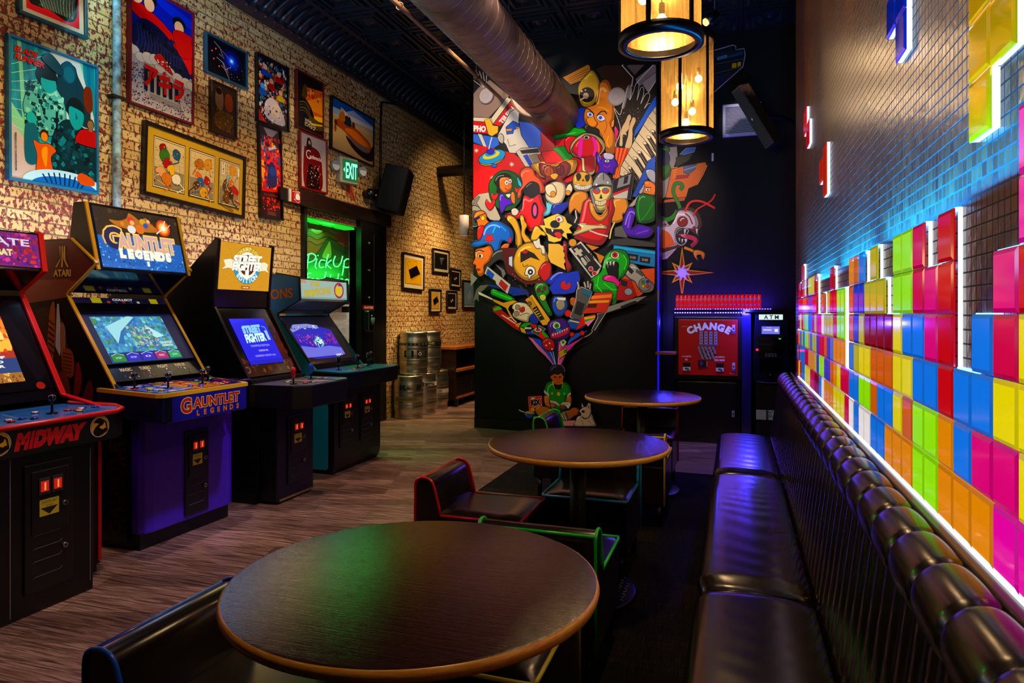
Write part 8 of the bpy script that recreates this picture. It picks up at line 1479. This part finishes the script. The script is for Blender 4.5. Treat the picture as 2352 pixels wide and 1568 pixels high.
# mural carried on to the recessed back wall
t = tag(bpy.data.objects.new('back_mural_painting', None), 'painted orange box, horned creature and starburst on the recessed black wall', 'mural'); COL.objects.link(t); t.location = (-.3, 8.1, 2.5); WL[t.name] = Vector(t.location)
A = Art(fn=lambda u, v: ony(u, v, 8.1), nrm=lambda u, v: Vector((0, -1, 0)), flip=-1, ol=1.2, step=.00012, clip=(1500, 90, 1850, 720), sat=1.3, shade=True)
D8 = {8: (3.92, 1380, 0)}; C.update(D8)
A.poly(c(8, '960,470 1020,455 1190,405 1215,415 1215,450 1290,435 1300,490 1280,600 1020,830 960,860'), '#0a0a0e', 2, '#a8a4b0'); A.poly(c(8, '1020,470 1285,445 1275,490 1020,560'), '#1c1e28', 1); A.poly(c(8, '1045,515 1135,490 1140,520 1050,545'), '#5a88a0', .8); A.text('WILLIAMS', *c1(8, 1092, 518), 4.5, '#1c2c3c', w=18, rot=.22); A.poly(c(8, '1145,500 1285,462 1280,490 1150,525'), '#28405c', .8); A.poly(c(8, '1020,580 1275,530 1275,600 1020,665'), '#14141a', 1, '#6a6a78'); A.poly(c(8, '1182,570 1222,565 1222,610 1178,615'), '#d8b010', .8); A.poly(c(8, '1232,560 1262,555 1262,595 1228,600'), '#d8b010', .8); A.poly(c(8, '1020,690 1250,620 1020,810'), '#1c1a34', 1)
A.poly(c(2, '1030,1000 1210,980 1220,1080 1150,1300 1090,1530 1020,1568'), '#8a8684', 1.2); A.blob(c(2, '1020,990 1100,975 1135,1020 1110,1070 1130,1180 1150,1250 1100,1330 1030,1320'), '#0c5c14', 1.5); A.ell(*c1(2, 1075, 1110), 13, 17, '#0a1440', 1); A.poly(c(2, '1240,1070 1310,1000 1420,990 1400,1040 1290,1070'), '#1860b0', 1.4, '#8a8c94'); A.poly(c(2, '1200,1100 1380,1060 1340,1130 1200,1210'), '#060606', 1)
A.poly(c(2, '1150,1230 1260,1200 1520,1150 1540,1190 1430,1400 1340,1440 1310,1540 1090,1540'), '#c86c14', 1.6); A.poly(c(2, '1280,1195 1430,1175 1410,1230 1340,1285 1285,1270'), '#4c5c80', 1); A.poly(c(2, '1205,1300 1350,1290 1330,1320 1195,1340'), '#a02414', .9); A.line(c(2, '1285,1240 1420,1200'), 1, '#c8ccd8'); A.line(c(2, '1430,1400 1500,1280 1540,1190'), 1.4, '#f0a050')
for i in range(5): A.line(c(2, '%d,%d %d,%d' % (1165, 1215 + 26 * i, 1215 - 4 * i, 1208 + 26 * i)), 1.6, '#e8942c')
A.poly(c(4, '1170,560 1180,520 1440,480 1420,530 1200,550'), '#a85410', 1)
A.line(c(4, '1345,760 1370,640 1350,560 1290,430 1310,330 1370,320 1400,360 1370,400'), 9, '#041c06', sm=6); A.line(c(4, '1345,760 1370,640 1350,560 1290,430 1310,330 1370,320 1400,360 1370,400'), 7, '#0c7018', sm=6); A.line(c(4, '1130,720 1200,760 1290,720 1340,650'), 10, '#0c7018', sm=6)
A.blob(c(4, '1100,760 1200,840 1300,760 1340,640 1450,610 1560,640 1620,740 1630,830 1590,900 1600,960 1520,900 1460,870 1440,1000 1380,1080 1300,1100 1200,1140 1120,1240 1100,1100'), '#5a0c1c', 1.2); A.blob(c(4, '1120,860 1240,830 1300,760 1350,650 1440,640 1520,660 1580,740 1590,830 1540,870 1440,860 1360,850 1310,900 1310,1000 1340,1060 1220,1090 1120,1060'), '#c8b8b8', 1.3); A.blob(c(4, '1110,880 1220,900 1280,980 1300,1050 1200,1090 1110,1080'), '#c86414', None); A.ell(*c1(4, 1400, 780), 12, 12, '#7a0c14', 1.4); A.line(c(4, '1375,770 1390,745 1420,740'), 2, '#e8d8d8', sm=4); A.line(c(4, '1430,680 1480,720 1520,810'), 3, '#7a0c14', sm=4); A.ell(*c1(4, 1540, 850), 3.4, 3.4, '#7a0c14')
A.blob(c(4, '1310,960 1330,880 1400,850 1470,880 1450,940 1450,1010 1400,1060 1340,1040'), '#0a0406', 1.6, '#b8b0b0'); A.blob(c(4, '1340,930 1450,930 1560,960 1590,1020 1530,1090 1500,1080 1540,1020 1440,980'), '#b01c50', 1.2)
for q in ('1415,870 1445,870 1425,945', '1350,975 1370,975 1365,1020', '1385,990 1410,985 1395,1040', '1420,990 1450,980 1440,1035', '1555,870 1585,860 1575,935'): A.poly(c(4, q), '#d8d4cc', .6)
A.line(c(4, '1430,660 1480,560 1560,530 1660,550 1790,620'), 5, '#c83414', sm=5); A.line(c(4, '1530,710 1580,630 1700,560 1760,510 1790,450'), 3.6, '#c83414', sm=5)
A.poly(c(4, '1120,1170 1340,1090 1280,1160 1210,1230 1110,1240'), '#b8a8a8', 1.4, '#5a0c1c')
for i in range(3): A.line(c(4, '%d,%d %d,%d' % (1130, 1180 + 22 * i, 1290 - 30 * i, 1130 + 26 * i)), 1, '#3a2024')
A.line(c(4, '1420,1090 1500,1120 1560,1150'), 6, '#d8881c', sm=4); A.blob(c(4, '1530,1130 1600,1120 1670,1160 1650,1240 1620,1180 1570,1190 1590,1250 1540,1200'), '#d8881c', 1.2)
x_, y_ = c1(4, 1395, 1392)
A.star(x_, y_, 74, 17, 8, '#c8941c', 0, rs=[74, 34, 60, 34]); A.star(x_, y_, 62, 12, 8, '#7c100c', 0, rs=[62, 25, 50, 25]); A.star(x_, y_, 20, 10, 8, '#b8a8b0', .2); A.ell(x_, y_, 9, 9, '#c8b8c0')
A.done('painted_figures', t, PV(.5, spec=.3))
